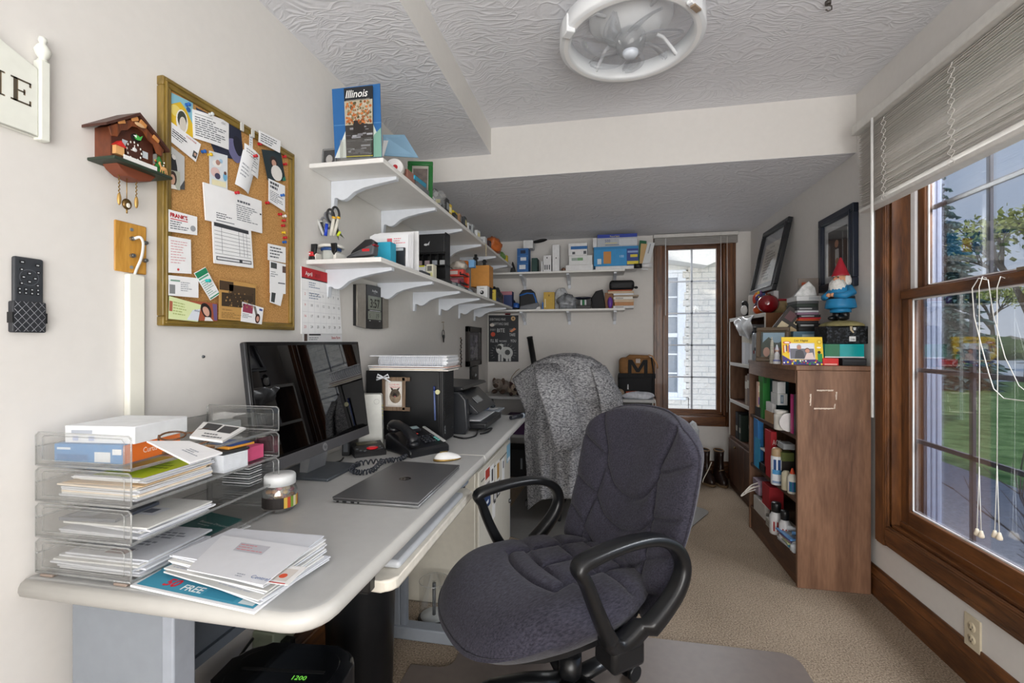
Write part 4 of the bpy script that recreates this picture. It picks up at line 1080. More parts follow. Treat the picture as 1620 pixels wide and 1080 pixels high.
nfin(s_, 'dark blue photograph tucked behind the white printed letter', 'pinned_photo', 'photo')
s_ = note([(306, 218), (362, 237), (362, 193), (304, 172)], bend=.004); s_.lines(.05, .1, .9, .8, 9, seed=3); s_.text('CDC', .75, .83, .1); s_.card(.05, .86, .5, .88, '9a9da3')
nfin(s_, 'white printed letter pinned over the dark blue photograph')
s_ = note([(268, 265), (284, 298), (293, 298), (291, 232)], 'bfc2c4'); s_ = note([(267, 298), (292, 300), (292, 248), (267, 228)], 'c7c8c8'); s_.poly([(0, .25), (.6, .2), (.5, .6), (.35, .85), (.1, .8)], '26272a'); s_.disc(.3, .78, .13, 'e4e2df', d=.0007); s_.poly([(.6, 0), (1, 0), (1, .3)], '4e5052')
nfin(s_, 'black and white photograph of a person in a dark veil', 'pinned_photo', 'photo')
s_ = note([(267, 297), (285, 301), (285, 272), (267, 268)], 'b9bcae'); s_.disc(.32, .55, .36, '3a2a24', ry=.42); s_.disc(.3, .5, .24, 'd1a58c', d=.0008, ry=.28); s_.poly([(.0, 0), (.7, 0), (.5, .22), (.05, .22)], 'e8e4dc', d=.0009)
nfin(s_, 'small colour snapshot of a smiling person below the veiled portrait', 'pinned_photo', 'photo')
s_ = note([(268, 222), (310, 256), (318, 228), (271, 193)]); s_.lines(.05, .3, .6, .75, 4, '50535b', 5); s_.card(.08, .56, .55, .62, '3a3d44'); s_.text('STATE FARM', .5, .82, .10, 'c5303a', bold=.01); s_.card(.82, .12, .97, .45, '4c4f52'); s_.disc(.9, .3, .045, 'c9a690', d=.0008)
nfin(s_, 'tilted business card with red name and tiny portrait', 'business_card', 'card')
s_ = note([(332, 293), (360, 300), (360, 246), (331, 238)], 'dfe5ea'); s_.disc(.45, .72, .12, 'b98d80'); s_.disc(.40, .68, .25, 'f2f1ee', d=.0004, ry=.10); s_.disc(.62, .78, .1, 'a9cbe2', d=.0004); s_.disc(.3, .42, .25, 'e3c4c0', d=.0006, ry=.14); s_.disc(.42, .32, .16, '46415c', d=.0007, ry=.09); s_.disc(.85, .35, .12, '79b7da', d=.0007, ry=.12); s_.disc(.85, .46, .08, '6a4a44', d=.0008); s_.card(.1, .04, .9, .2, 'efe8c2', d=.0006)
nfin(s_, 'pale snapshot of a family with a blue and white background', 'pinned_photo', 'photo')
s_ = note([(372, 291), (393, 307), (405, 262), (385, 236)], 'eceef1', bend=.006); s_.lines(.1, .3, .8, .7, 4, 'a9adb4', 8); nfin(s_, 'folded white receipt pinned in front of another slip')
s_ = note([(386, 268), (408, 283), (411, 246), (387, 226)], 'f0f1f3', bend=.004); s_.lines(.1, .1, .9, .9, 8, '9599a0', 9); nfin(s_, 'curled white till slip under a red pushpin')
s_ = note([(394, 240), (400, 244), (400, 214), (395, 212)], 'e7eaee'); s_.lines(.1, .1, .9, .9, 6, 'a6abb3', 12); nfin(s_, 'narrow white paper tab clipped to the top of the frame')
s_ = note([(409, 224), (443, 242), (444, 223), (410, 206)], n=.028); s_.lines(.08, .12, .9, .88, 4, '6f737b', 6); nfin(s_, 'white business card hanging over the top of the gold frame', 'business_card', 'card')
s_ = note([(424, 285), (452, 286), (444, 240), (414, 236)], '25343a'); s_.disc(.5, .62, .2, '2e2220', ry=.2); s_.disc(.5, .58, .12, 'c69a86', d=.0007, ry=.12); s_.disc(.55, .25, .30, 'e7e4e0', d=.0008, ry=.27); s_.poly([(.8, 0), (1, 0), (1, .16), (.85, .1)], '2a7a63', d=.0009)
nfin(s_, 'tilted photograph of a person with dark hair in a white top', 'pinned_photo', 'photo')
s_ = note([(425, 318), (451, 335), (451, 294), (425, 282)]); s_.lines(.08, .62, .9, .95, 2, '44474f', 3, fill=.6); s_.lines(.08, .1, .9, .55, 6, '7d818a', 4); nfin(s_, 'white flyer under a blue pushpin near the right rail')
s_ = note([(326, 348), (415, 369), (414, 318), (322, 288)], bend=.003, th=.004); s_.lines(.16, .12, .42, .3, 3, '5b5f67', 4); s_.card(.15, .05, .45, .08, '8d9198'); s_.lines(.52, .72, .9, .82, 1, '5b5f67', 4, fill=.6); s_.lines(.5, .2, .92, .68, 8, '878b93', 5); s_.card(.95, .55, .985, .6, '2d3036')
nfin(s_, 'thick folded white letter across the middle of the cork board')
s_ = note([(339, 416), (401, 424), (397, 362), (336, 345)], th=.003); s_.card(.03, .84, .92, .93, '3a3d43')
for k in range(7): s_.card(.03, .74-.085*k, .95, .748-.085*k, '5a5e66')
for u in (.2, .64, .76, .85): s_.card(u, .25, u+.008, .84, '6d7179')
s_.card(.05, .08, .95, .17, '3f4248'); s_.card(.07, .10, .62, .15, 'dfe1e4', d=.0007); s_.card(.70, .10, .93, .15, 'dfe1e4', d=.0007)
nfin(s_, 'tabulated white form hanging below the folded letter', 'pinned_form', 'form')
s_ = note([(267, 366), (312, 372), (312, 343), (267, 331)]); s_.text("FRANK'S", .03, .70, .26, 'c8202c', bold=.02, sx=.95); s_.text("FRANK'S", .045, .68, .26, '5a2a2c', bold=.005, sx=.95, d=.0005); s_.card(.05, .58, .65, .63, 'd06a72'); s_.lines(.04, .12, .68, .55, 4, '6d7078', 3); s_.disc(.84, .32, .10, '9fa3a9')
nfin(s_, 'white card with large red arched lettering at the near rail of the cork board', 'business_card', 'card')
s_ = note([(267, 431), (303, 433), (302, 379), (267, 373)]); s_.lines(.08, .25, .9, .92, 9, 'dfb3b8', 6, fill=.35); s_.disc(.4, .1, .05, 'c9494f'); nfin(s_, 'thank-you note with faint red script')
s_ = note([(267, 467), (314, 471), (314, 440), (267, 435)]); s_.card(.02, .1, .2, .55, '8b8e90'); s_.card(.05, .72, .36, .8, '7aa08e'); s_.lines(.38, .25, .85, .75, 5, 'a3a7ae', 7); nfin(s_, 'white card with a small grey portrait below the thank-you note', 'business_card', 'card')
s_ = note([(316, 507), (344, 508), (344, 480), (300, 475)], 'a4563a'); s_.disc(.5, .5, .22, '231a1a', ry=.45); s_.disc(.48, .5, .14, 'd8a894', d=.0007, ry=.26); s_.poly([(.25, 0), (.75, 0), (.6, .2), (.35, .2)], 'ece7e4', d=.0008); s_.card(.8, .05, .97, .95, '6d5a87', d=.0006)
nfin(s_, 'orange and purple card with portrait of a long-haired person', 'business_card', 'card')
s_ = note([(267, 504), (313, 509), (318, 482), (268, 468)], 'dfeab4'); s_.lines(.12, .2, .7, .85, 5, 'b3c27c', 8); s_.card(.0, .35, .10, .8, 'b0654d'); s_.poly([(.6, .05), (1, .05), (1, .75), (.75, .6)], 'dfe6ef'); s_.text('AAA', .8, .55, .16, '4b5d80', d=.001)
nfin(s_, 'pale green cheque-like card in the bottom corner', 'pinned_card', 'card')
s_ = note([(333, 475), (348, 465), (325, 422), (307, 432)]); s_.card(.02, .80, .98, .98, '1f8a60'); s_.card(.05, .72, .9, .77, '5fae8e'); s_.card(.05, .03, .98, .07, '1f8a60'); s_.lines(.06, .12, .9, .68, 8, '9bb7ab', 4)
nfin(s_, 'green and white appointment card set askew', 'appointment_card', 'card')
s_ = note([(346, 505), (405, 509), (405, 450), (347, 441)], 'c79a58'); s_.card(.0, .74, .36, .97, '4a3826'); s_.card(.25, .42, .98, .90, '4b3a27'); s_.card(.06, .34, .9, .68, '3d2f20', d=.0006)
rnd = random.Random(9)
for k in range(46): s_.disc(rnd.uniform(.1, .9), rnd.uniform(.36, .72), rnd.uniform(.012, .022), ('a98756', '8a6d45', '231a10')[k % 3], d=.0008+.00001*k, n=7)
s_.text('1961 Sponsors', .06, .24, .055, '5a4326', shear=.3); s_.lines(.06, .04, .6, .2, 4, '8d6c3b', 4)
nfin(s_, 'sepia newspaper clipping of a crowd', 'newspaper_clipping', 'clipping')
s_ = note([(381, 508), (414, 513), (417, 487), (383, 477)]); s_.card(.05, .5, .5, .93, '9a3f5a'); s_.poly([(.5, .95), (.62, .95), (.75, .5), (.65, .45)], '7d7a74'); s_.disc(.76, .3, .12, '4a2a24', ry=.28); s_.disc(.76, .28, .07, 'd3a08c', d=.0008, ry=.16); s_.lines(.05, .2, .5, .45, 3, '8f939a', 4); s_.card(.8, .78, .95, .9, '49579a')
nfin(s_, 'small card with magenta photo overlapping the clipping', 'business_card', 'card')
s_ = note([(424, 411), (452, 416), (452, 391), (424, 385)]); s_.lines(.1, .15, .85, .9, 4, '5d6169', 5); nfin(s_, 'white card with script printing by the right rail', 'business_card', 'card')
s_ = note([(427, 463), (452, 465), (452, 418), (427, 412)]); s_.card(.05, .78, .42, .96, '4b4f50'); s_.card(.78, .7, 1, .92, '5c4a44'); s_.lines(.05, .5, .5, .7, 3, '8d9198', 4); s_.card(.5, .32, .95, .36, '6d7078'); nfin(s_, 'two joined white cards with little photographs by the right rail', 'business_card', 'card')
s_ = note([(427, 478), (444, 484), (448, 465), (428, 461)]); s_.card(.08, .1, .4, .95, '3d4142'); nfin(s_, 'tiny white card tucked under the joined cards', 'business_card', 'card')
# -- push pins
PINC = {'red': P('c01f2b', .3), 'blue': P('1f62b5', .3), 'yellow': P('e3bd2b', .3), 'white': P('ececea', .3), 'teal': P('1fb6b0', .3), 'clear': P('cfd4d6', .2)}
def pin(px, py, c, label, n=.0135):
    q = MB(); q.lathe([(0, 0), (.0045, 0), (.0048, .0012), (.0028, .003), (.0024, .007), (.0048, .009), (.0050, .011), (.003, .012), (0, .0122)], PINC[c], seg=14)
    return q.solo('push_pin', label, 'push pin', W(px, py, x=XL+n), (0.15, PI/2, 0), 'push pins in the cork board')
PL = [(409, 228, 'red', 'red push pin beside the card hanging over the frame'), (448, 248, 'red', 'red push pin high on the right rail'), (449, 260, 'red', 'second red push pin high on the right rail'), (402, 247, 'red', 'red push pin holding the curled till slip'), (373, 305, 'red', 'red push pin holding the folded letter'), (421, 321, 'red', 'red push pin below the tilted dark photo'), (445, 309, 'blue', 'blue push pin on the white flyer'), (441, 339, 'red', 'red push pin just above the white pin'), (448, 342, 'white', 'white push pin among red ones on the right rail'), (447, 349, 'red', 'red push pin just below the white pin'), (446, 357, 'red', 'red push pin above the yellow pin'), (447, 368, 'yellow', 'yellow push pin on the right rail'), (449, 376, 'red', 'red push pin between the yellow and the blue pin'), (448, 383, 'blue', 'blue push pin low on the right rail'), (320, 240, 'blue', 'blue push pin under the business card with red name'), (330, 245, 'yellow', 'yellow push pin at the corner of the family snapshot'), (327, 444, 'teal', 'teal round pin on the green appointment card'), (332, 181, 'clear', 'clear push pin holding the printed letter'), (295, 166, 'blue', 'blue push pin on the painted portrait print')]
for a in PL: pin(a[0], a[1], a[2], a[3], .030 if a[1] in (444, 181, 247, 305, 166) else (.0135 if a[1] not in (309,) else .024))
for px, py in ((382, 201), (399, 211)):
    m = MB(); m.box(-.006, .006, -.012, .012, 0, .004, P('cfcfca', .4), .001); m.solo('paper_clip', 'clear plastic clip on the top rail' if px < 390 else 'clear plastic clip holding the narrow tab', 'clip', W(px, py, x=XL+.0245), ROT_L)

# -- wall calendar
cal = T('wall_calendar', 'April wall calendar with red header hanging under the lower shelf', 'calendar')
def cpx(c, n): return onwall(c, n)
s_ = Sheet(cpx([(479, 541), (541, 541), (541, 524), (479, 524)], .003), 'f3f4f6'); s_.card(.03, .1, .10, .9, '5b4a44'); s_.card(.14, .62, .42, .78, '3c3f46'); s_.lines(.14, .15, .5, .5, 2, '9da1a8', 3); s_.text('State Farm', .70, .30, .34, 'b3262f', bold=.01); s_.obj('backing_card', cal)
s_ = Sheet(cpx([(477, 528), (541, 528), (536, 437), (477, 421)], .008), 'f6f7f9', .004, bend=.003)
s_.card(0, .845, 1, 1, 'b7242d', d=.0006); s_.card(0, .828, 1, .845, '2c2d30', d=.0007); s_.text('April', .08, .885, .085, 'f3e9e8', d=.0012, bold=.01); s_.text('2023', .30, .885, .075, '6a2226', d=.0012); s_.card(.66, .90, .92, .93, 'e0a7a8', d=.0012)
for k in range(1, 5): s_.card(.02, .828-.165*k, .98, .831-.165*k, 'c9ccd2')
for k in range(1, 7): s_.card(k/7-.002, .02, k/7+.002, .828, 'd9dce1')
day = 1
for r_ in range(5):
    for c_ in range(7):
        if r_ == 0 and c_ < 6: continue
        if day > 30: break
        s_.text(str(day), (c_+.5)/7, .72-.165*r_+.03, .055, 'c2353d' if c_ == 0 else '33363c', 'CENTER', d=.0012); day += 1
s_.lines(.16, .70, .42, .80, 3, '8d9ab0', 3, d=.001); s_.lines(.16, .53, .46, .64, 3, '8d9ab0', 5, d=.001); s_.obj('month_page', cal)

# -- digital wall clock
dc = T('digital_wall_clock', 'digital wall clock with steel side panels reading 3:57', 'clock', (XL, 2.012, 1.352), ROT_L); dc.scale = (1, 1, .65)
STS = P('a39d94', .35, .25, var=.08)
def bulge_slab(x0, x1, mat, nf, mb):
    # face bows outward, top and bottom edges arched
    n = 10; pts = []
    def top(x): return .103-.012*(x/.155)**2
    mb.prism([(x0+(x1-x0)*i/n, top(x0+(x1-x0)*i/n)) for i in range(n+1)]+[(x1-(x1-x0)*i/n, -top(x1-(x1-x0)*i/n)) for i in range(n+1)], nf[0], nf[1], mat, bev=.002)
m = MB(); bulge_slab(-.155, .155, P('1d1e20', .4), (0, .022), m); m.obj('case', dc)
m = MB(); bulge_slab(-.152, -.075, STS, (.020, .030), m); m.obj('side_panel', dc, 'brushed steel side panel'); m = MB(); bulge_slab(.085, .152, STS, (.020, .030), m); m.obj('side_panel', dc, 'brushed steel side panel')
m = MB(); bulge_slab(-.075, .085, P('212225', .3), (.020, .032), m); m.text('AcuRite', .005, .072, .016, .0324, P('e9eaec', .5), 'CENTER'); m.text('ATOMIC', .005, .064, .006, .0324, P('aeb1b6', .5), 'CENTER'); m.obj('face_panel', dc)
m = MB(); LCD = P('8d9388', .25); m.box(-.058, .068, -.012, .052, .0315, .0328, LCD); m.box(-.058, .068, -.058, -.020, .0315, .0328, LCD)
DK = P('23261f', .5); m.text('3:57', .005, -.002, .058, .0331, DK, 'CENTER', bold=.001, sx=.95); m.text('5:', -.05, -.052, .028, .0331, DK); m.text('19', .012, -.052, .034, .0331, DK); m.obj('display', dc)
m = MB(); m.card(-.045, -.018, .06, -.015, .0325, P('c9ccd0', .5)); m.card(-.05, -.066, -.035, -.063, .0325, P('c9ccd0', .5)); m.card(.045, -.066, .06, -.063, .0325, P('c9ccd0', .5)); m.obj('markings', dc)

# -- small things on the wall beyond
kk = T('key_ring', 'dark keys hanging from a nail on the wall past the clock', 'keys', W(700, 522, x=XL+.006))
m = MB(); m.cyl((-.006, 0, .055), (.012, 0, .055), .002, P('8f7a5a', .4, .7), seg=8); m.tube([(.006, 0, .055), (.007, .004, .02), (.006, 0, .0)], .0014, P('8f7a5a', .4, .7), 5); m.obj('nail_and_cord', kk)
m = MB(); m.tube([(.006+.0*i, .022*sin(2*PI*i/20), -.025+.026*cos(2*PI*i/20)) for i in range(20)], .0022, P('3b3d40', .35, .6), 6, closed=True); m.obj('ring', kk)
for dy, r_ in ((-.012, .25), (.010, -.2)):
    m = MB().at((.009, dy, -.035), (r_, 0, 0)); m.prism([(-.010, 0), (.010, 0), (.010, -.018), (.004, -.022), (.004, -.05), (-.004, -.05), (-.004, -.022), (-.010, -.018)], -.002, .002, P('2b2d30', .35, .6), axis='x'); m.obj('key', kk)
lan = T('lanyard', 'dark beaded lanyard hanging above the printer', 'lanyard', W(729, 545, x=XL+.008)); m = MB()
for i in range(16): m.ell((.004*(i % 2), .006*sin(i*.7), .05-.0145*i), (.006, .007, .008), P('3a3431' if i % 3 else '6b5c4e', .4), 8, 6)
m.obj('beads', lan)
def wall_frame(name, label, l, t, r, b, n, fw, fcol, mat_col, img, cat='picture'):
    p0, p1 = W(l, (t+b)/2, x=XL), W(r, (t+b)/2, x=XL)
    z1 = W(l, t, x=XL).z; z0 = W(l, b, x=XL).z
    w_, h_ = p1.y-p0.y, z1-z0
    o = T(name, label, cat, (XL, (p0.y+p1.y)/2, (z0+z1)/2), ROT_L)
    q = MB(); fm = P(fcol, .35)
    for a in ((-w_/2, w_/2, -h_/2, -h_/2+fw), (-w_/2, w_/2, h_/2-fw, h_/2), (-w_/2, -w_/2+fw, -h_/2, h_/2), (w_/2-fw, w_/2, -h_/2, h_/2)): q.box(*a, 0, n, fm, .003)
    q.obj('frame', o)
    q = MB(); q.box(-w_/2+fw*.8, w_/2-fw*.8, -h_/2+fw*.8, h_/2-fw*.8, .001, n*.5, P(mat_col, .6)); img(q, w_, h_, n*.5+.0004); q.obj('picture', o)
    q = MB(); q.box(-w_/2+fw*.9, w_/2-fw*.9, -h_/2+fw*.9, h_/2-fw*.9, n*.5+.003, n*.5+.0045, PICTURE_GLASS); q.obj('pane', o)
    return o
def im1(q, w_, h_, n):
    q.card(-w_*.28, -h_*.3, w_*.28, h_*.3, n, P('6e6a76', .5, var=.3)); rnd = random.Random(2)
    for k in range(24): q.card(*(lambda a, b, c, d: (a, b, a+c, b+d))(rnd.uniform(-w_*.26, w_*.2), rnd.uniform(-h_*.28, h_*.2), rnd.uniform(.01, .05), rnd.uniform(.01, .06)), n+.0002+.00001*k, P(rnd.choice(['8e889a', '53505c', 'a19aa8', '3e3b47']), .5))
wall_frame('framed_picture', 'dark brown framed picture above the printer', 736, 516, 757, 580, .03, .045, '2a2523', '45424a', im1)
sw = T('wall_plaque', 'small black wall plaque with a white mark under the brown frame', 'plaque', W(748, 593, x=XL), ROT_L)
m = MB(); m.box(-.10, .10, -.048, .075, 0, .025, P('18191b', .35), .004); m.obj('plate', sw); m = MB(); m.poly([(-.03, -.01), (0, .015), (.035, .0), (.01, -.012)], .0255, P('cfd8dc', .4)); m.obj('mark', sw)
# == things on the far wall
def onback(c, n): return [W(a, b, y=YB-n) for a, b in c]
ps = Sheet(onback(rect_px(773, 498.5, 820, 572), .008), '22262c', .008, rough=.4)
T1 = 'd9dcdd'
ps.text('EVERYTHING I MAKE', .04, .885, .075, T1, sx=.50, bold=-.01); ps.text('I EVERYTHING I BAKE', .10, .785, .085, T1, sx=.46, bold=-.01)
ps.text('EVERY', .05, .665, .065, 'a9acad', sx=.7); ps.text('BITE', .28, .635, .115, T1, sx=.8); ps.text('YOU', .70, .67, .06, 'a9acad', sx=.7); ps.text('TAKE', .70, .55, .09, T1, sx=.6)
ps.text("I'LL BE", .06, .42, .095, T1, sx=.65); ps.text('WATCHING', .36, .425, .05, T1, sx=.6); ps.text('YOU', .74, .42, .085, T1, sx=.68)
ps.disc(.83, .93, .075, 'd8b98b'); ps.disc(.83, .93, .03, '7a5a3c', d=.0008); ps.disc(.12, .79, .08, 'd9d2c8', ry=.035); ps.poly([(.70, .655), (.86, .73), (.93, .70), (.78, .635)], 'd98a62'); ps.disc(.15, .59, .075, 'c9533c'); ps.ring = None
for k in range(22):
    a = 2*PI*k/22; c, s2 = cos(a), sin(a)
    if s2 < -.75: continue
    ps.poly([(.5+c*.36-s2*.006, .19+s2*.17+c*.003), (.5+c*.36+s2*.006, .19+s2*.17-c*.003), (.5+c*.47, .19+s2*.23)], 'b9bcbd')
ps.disc(.42, .27, .17, 'd5d8d6', ry=.115); ps.disc(.36, .30, .085, '3a3b3d', d=.0008, ry=.055); ps.disc(.34, .255, .05, 'e6e7e6', d=.001, ry=.03); ps.disc(.62, .19, .20, 'cfd2d1', d=.0007, ry=.13); ps.disc(.64, .20, .09, '55585a', d=.0009, ry=.06)
for u in (.36, .46, .62, .72): ps.card(u-.035, .01, u+.035, .16, 'd5d8d6', d=.0009)
ps.disc(.27, .33, .04, '55585a', d=.001); ps.disc(.53, .34, .04, '55585a', d=.001)
ps.solo('wall_sign', 'dark kitchen-humour sign with a white dog and chalk lettering', 'sign')
m = MB(); m.poly([(0, 0), (.05, 0), (.056, .014), (.006, .014)], 0, RED); m.box(0, .05, 0, .012, -.004, 0, RED); m.solo('red_tag', 'red tag peeking over the dog sign under the shelf', 'tag', W(799, 498, y=YB-.03), ROT_B)
m = MB(); a = W(846, 582, y=YB-.10); b = W(838, 533, y=YB-.06); d = (b-a).normalized(); m.cyl(Vector((0, 0, 0)), (b-a), .028, P('111214', .45), seg=20); a0 = a-d*((a.z-.72)/d.z)
m = MB(); m.cyl(Vector((0, 0, 0)), b-a0, .026, P('101113', .45), seg=20); m.cyl(b-a0-d*.012, b-a0+d*.002, .028, P('1d1e21', .4), seg=20); m.solo('poster_tube', 'black tube standing against the far wall behind the cardigan', 'tube', a0)
# == frames on and against the side wall
def frame_at(name, label, loc, rot, w_, h_, fw, n, fcol, img, mcol='dfe0de'):
    o = T(name, label, 'picture frame', loc, rot); fm = P(fcol, .35)
    q = MB()
    for a in ((-w_/2, w_/2, 0, fw), (-w_/2, w_/2, h_-fw, h_), (-w_/2, -w_/2+fw, fw, h_-fw), (w_/2-fw, w_/2, fw, h_-fw)):
        q.box(*a, 0, n, fm, .004); 
    for a in ((-w_/2+fw*.6, w_/2-fw*.6, fw*.6, fw*.85), (-w_/2+fw*.6, w_/2-fw*.6, h_-fw*.85, h_-fw*.6), (-w_/2+fw*.6, -w_/2+fw*.85, fw*.6, h_-fw*.6), (w_/2-fw*.85, w_/2-fw*.6, fw*.6, h_-fw*.6)): q.box(*a, n*.8, n*1.12, fm, .002)
    q.obj('frame', o)
    q = MB(); q.box(-w_/2+fw*.8, w_/2-fw*.8, fw*.8, h_-fw*.8, .002, n*.4, P(mcol, .7)); img(q, w_, h_, n*.4+.0005); q.obj('picture', o)
    q = MB(); q.box(-w_/2+fw*.9, w_/2-fw*.9, fw*.9, h_-fw*.9, n*.4+.004, n*.4+.006, PICTURE_GLASS); q.obj('pane', o)
    return o
a = W(1299, 464, x=XR-.012); b = W(1299, 350, x=XR-.012); c = W(1355, 320, x=XR-.012)
def im_b(q, w_, h_, n):
    q.card(-w_*.27, h_*.2, w_*.27, h_*.79, n, P('26282c', .5)); q.disc(-w_*.02, h_*.60, w_*.055, n+.0006, P('b98a72', .6), ry=h_*.05); q.poly([(-w_*.16, h_*.22), (w_*.16, h_*.22), (w_*.12, h_*.48), (.02, h_*.54), (-.03, h_*.54), (-w_*.13, h_*.48)], n+.0004, P('3b3a3f', .6)); q.poly([(-w_*.06, h_*.26), (w_*.06, h_*.26), (w_*.04, h_*.53), (-w_*.06, h_*.53)], n+.0005, P('c9cacb', .6)); q.disc(0, h_*.37, w_*.05, n+.0008, P('b98a72', .6))
frame_at('framed_picture', 'navy framed photo of a person in a dark jacket on the wall above the gnome', (XR-.001, (a.y+c.y)/2, a.z), ROT_R, a.y-c.y, b.z-a.z, .045, .028, '141d2e', im_b, 'c9cdd0')
def im_c(q, w_, h_, n):
    q.card(-w_*.3, h_*.16, w_*.30, h_*.76, n, P('e6e3da', .6)); q.lines(-w_*.2, h_*.25, w_*.2, h_*.65, n+.0004, 9, P('b4b2ac', .7), 4); q.text('Certificate', 0, h_*.68, .022, n+.0004, P('54534f', .6), 'CENTER'); q.card(-w_*.1, h_*.2, w_*.1, h_*.24, n+.0004, P('a9a59a', .6))
FRB = frame_at('framed_picture', 'black framed certificate leaning back against the wall', (1.150, 3.62, 1.535), (PI/2-rad(12), 0, -PI/2), .50, .50, .042, .03, '15181d', im_c, 'b9bcc0')
# == on the desk: clear letter trays and their contents
RIM = clear('clear_plastic_rim', (.88, .88, .87), .04, .20, .08, .42, fres=.4)
TX0, TX1, TY0, TY1, TP = -1.068, -.845, .686, 1.078, .0685
def tray(k, label):
    z = DESK+.006+TP*k; t = T('letter_tray', label, 'letter tray', (0, 0, z))
    q = MB(); q.box(TX0, TX1, TY0, TY1, 0, .0025, CLEAR); q.obj('floor_panel', t)
    for y, s_ in ((TY0, 1), (TY1-.003, -1)):
        q = MB(); q.box(TX0, TX1, y, y+.003, .003, TP-.006, CLEAR)
        r_ = .0016
        yo = y+.0015
        q.tube([(TX0, yo, .002), (TX0, yo, TP-.010), (TX0+.006, yo, TP-.004), (TX1-.006, yo, TP-.004), (TX1, yo, TP-.010), (TX1, yo, .002)], r_, RIM, 6)
        q.tube([(TX0, yo, .003), (TX1, yo, .003)], .0022, RIM, 6)
        q.tube([(TX0+.015, yo, .012), (TX0+.015, yo, TP-.014), (TX0+.020, yo, TP-.010), (TX1-.022, yo, TP-.010), (TX1-.016, yo, TP-.016), (TX1-.016, yo, .012)], .0008, RIM, 5, closed=True)
        q.obj('side_wall', t)
    q = MB(); q.box(TX0, TX0+.003, TY0, TY1, .003, TP*.55, CLEAR); q.tube([(TX0+.001, TY0, TP*.55), (TX0+.001, TY1, TP*.55)], .0016, RIM, 6); q.obj('back_wall', t)
    q = MB(); q.box(TX1-.002, TX1, TY0, TY1, 0, .006, RIM, .001); q.obj('front_lip', t)
    if k == 0:
        for x, y in ((TX0+.01, TY0), (TX1-.04, TY0), (TX0+.01, TY1-.012), (TX1-.04, TY1-.012)):
            q = MB(); q.box(x, x+.03, y, y+.012, -.006, 0, P('8f7f74', .5), .002); q.obj('foot', t)
for k, l in enumerate(('clear plastic letter tray at the bottom of the stack', 'clear plastic letter tray second from the bottom', 'clear plastic letter tray third from the bottom', 'clear plastic letter tray on top of the stack with boxes inside')): tray(k, l)
def tz(k): return DESK+.006+TP*k+.0028
def carton(name, label, cat, x0, x1, y0, y1, z0, h, col, prints=(), rotz=0.0, group=None, bev=.0015, rough=.55):
    """a printed box standing at (centre x, y, z0); prints: (face, u0, v0, u1, v1, colour) with u, v as fractions of the face"""
    w_, d_ = x1-x0, y1-y0
    o = T(name, label, cat, ((x0+x1)/2, (y0+y1)/2, z0), (0, 0, rotz), group)
    q = MB(); q.box(-w_/2, w_/2, -d_/2, d_/2, 0, h, P(col, rough), min(bev, w_/5, d_/5, h/5)); q.obj('box_body', o)
    if prints:
        q = MB(); k = 0
        for p in prints:
            k += 1; e = .0006+.0001*k
            m_ = P(p[5], rough, var=.03) if isinstance(p[5], str) else p[5]
            if p[0] == '-y': q.at((-w_/2, -d_/2, 0), (PI/2, 0, 0)); W_, H_ = w_, h
            elif p[0] == '+x': q.at((w_/2, -d_/2, 0), (PI/2, 0, PI/2)); W_, H_ = d_, h
            elif p[0] == '-x': q.at((-w_/2, d_/2, 0), (PI/2, 0, -PI/2)); W_, H_ = d_, h
            else: q.at((-w_/2, -d_/2, h)); W_, H_ = w_, d_
            if len(p) > 6: q.text(p[6], p[1]*W_, p[2]*H_, (p[4]-p[2])*H_, e, m_, sx=(p[7] if len(p) > 7 else 1))
            else: q.card(p[1]*W_, p[2]*H_, p[3]*W_, p[4]*H_, e, m_)
        q.at(); q.obj('print', o)
    return o
def leaf_stack(name, label, cat, group, x0, x1, y0, y1, z0, n, t, cols, seed, jit=.006, rot=0.03, top=None):
    """a neat or untidy pile, every sheet a thing; the topmost gets its own label"""
    rnd = random.Random(seed); base = None
    for i in range(n):
        q = MB(); c = cols[i % len(cols)]
        w_, d_ = x1-x0-rnd.uniform(0, jit), y1-y0-rnd.uniform(0, jit)
        q.box(-w_/2, w_/2, -d_/2, d_/2, 0, t*.92, P(c, .7), 0)
        last = i == n-1
        if last and top: top[1](q, w_, d_, t)
        q.solo(top[2] if last and top and len(top) > 2 else name, top[0] if last and top else label, cat, ((x0+x1)/2+rnd.uniform(-jit, jit), (y0+y1)/2+rnd.uniform(-jit, jit), z0+i*t), (0, 0, rnd.uniform(-rot, rot)), group)
    return z0+n*t
ENV = ['dcdee3', 'd3d6dd', 'dfdfdc']
# top tray
carton('stationery_box', 'blue and orange box of file pockets in the top tray', 'box', -1.058, -.905, .712, .840, tz(3), .036, '4f8fc9', [('-y', .6, .08, .83, .62, 'e8edf2'), ('-y', .05, .70, .25, .82, 'dfeaf5'), ('-y', .05, .15, .5, .45, '3f79b2'), ('-y', .86, .5, .99, .8, 'f4f6f8'), ('+x', .0, .0, 1, 1, 'e8752a'), ('+x', .32, .35, .8, .78, 'fbe9dc', 'Curtis', .8)], .06)
carton('paper_box', 'white box with small grey printing on top of the blue and orange box', 'box', -1.045, -.895, .722, .850, tz(3)+.0365, .034, 'eceff2', [('-y', .1, .55, .4, .75, 'b8bec9'), ('-y', .12, .15, .2, .4, 'b4bede'), ('-y', .35, .15, .43, .4, 'b4bede')], .10)
s_ = Sheet([W(a, b, z=1.005) for a, b in ((232, 697), (300, 731), (352, 715), (300, 697))], 'f2f3f6', .003); s_.lines(.55, .3, .9, .6, 3, 'a5aab5', 3); s_.solo('envelope', 'white envelope hanging out of the top tray over the spectacles side', 'envelope')
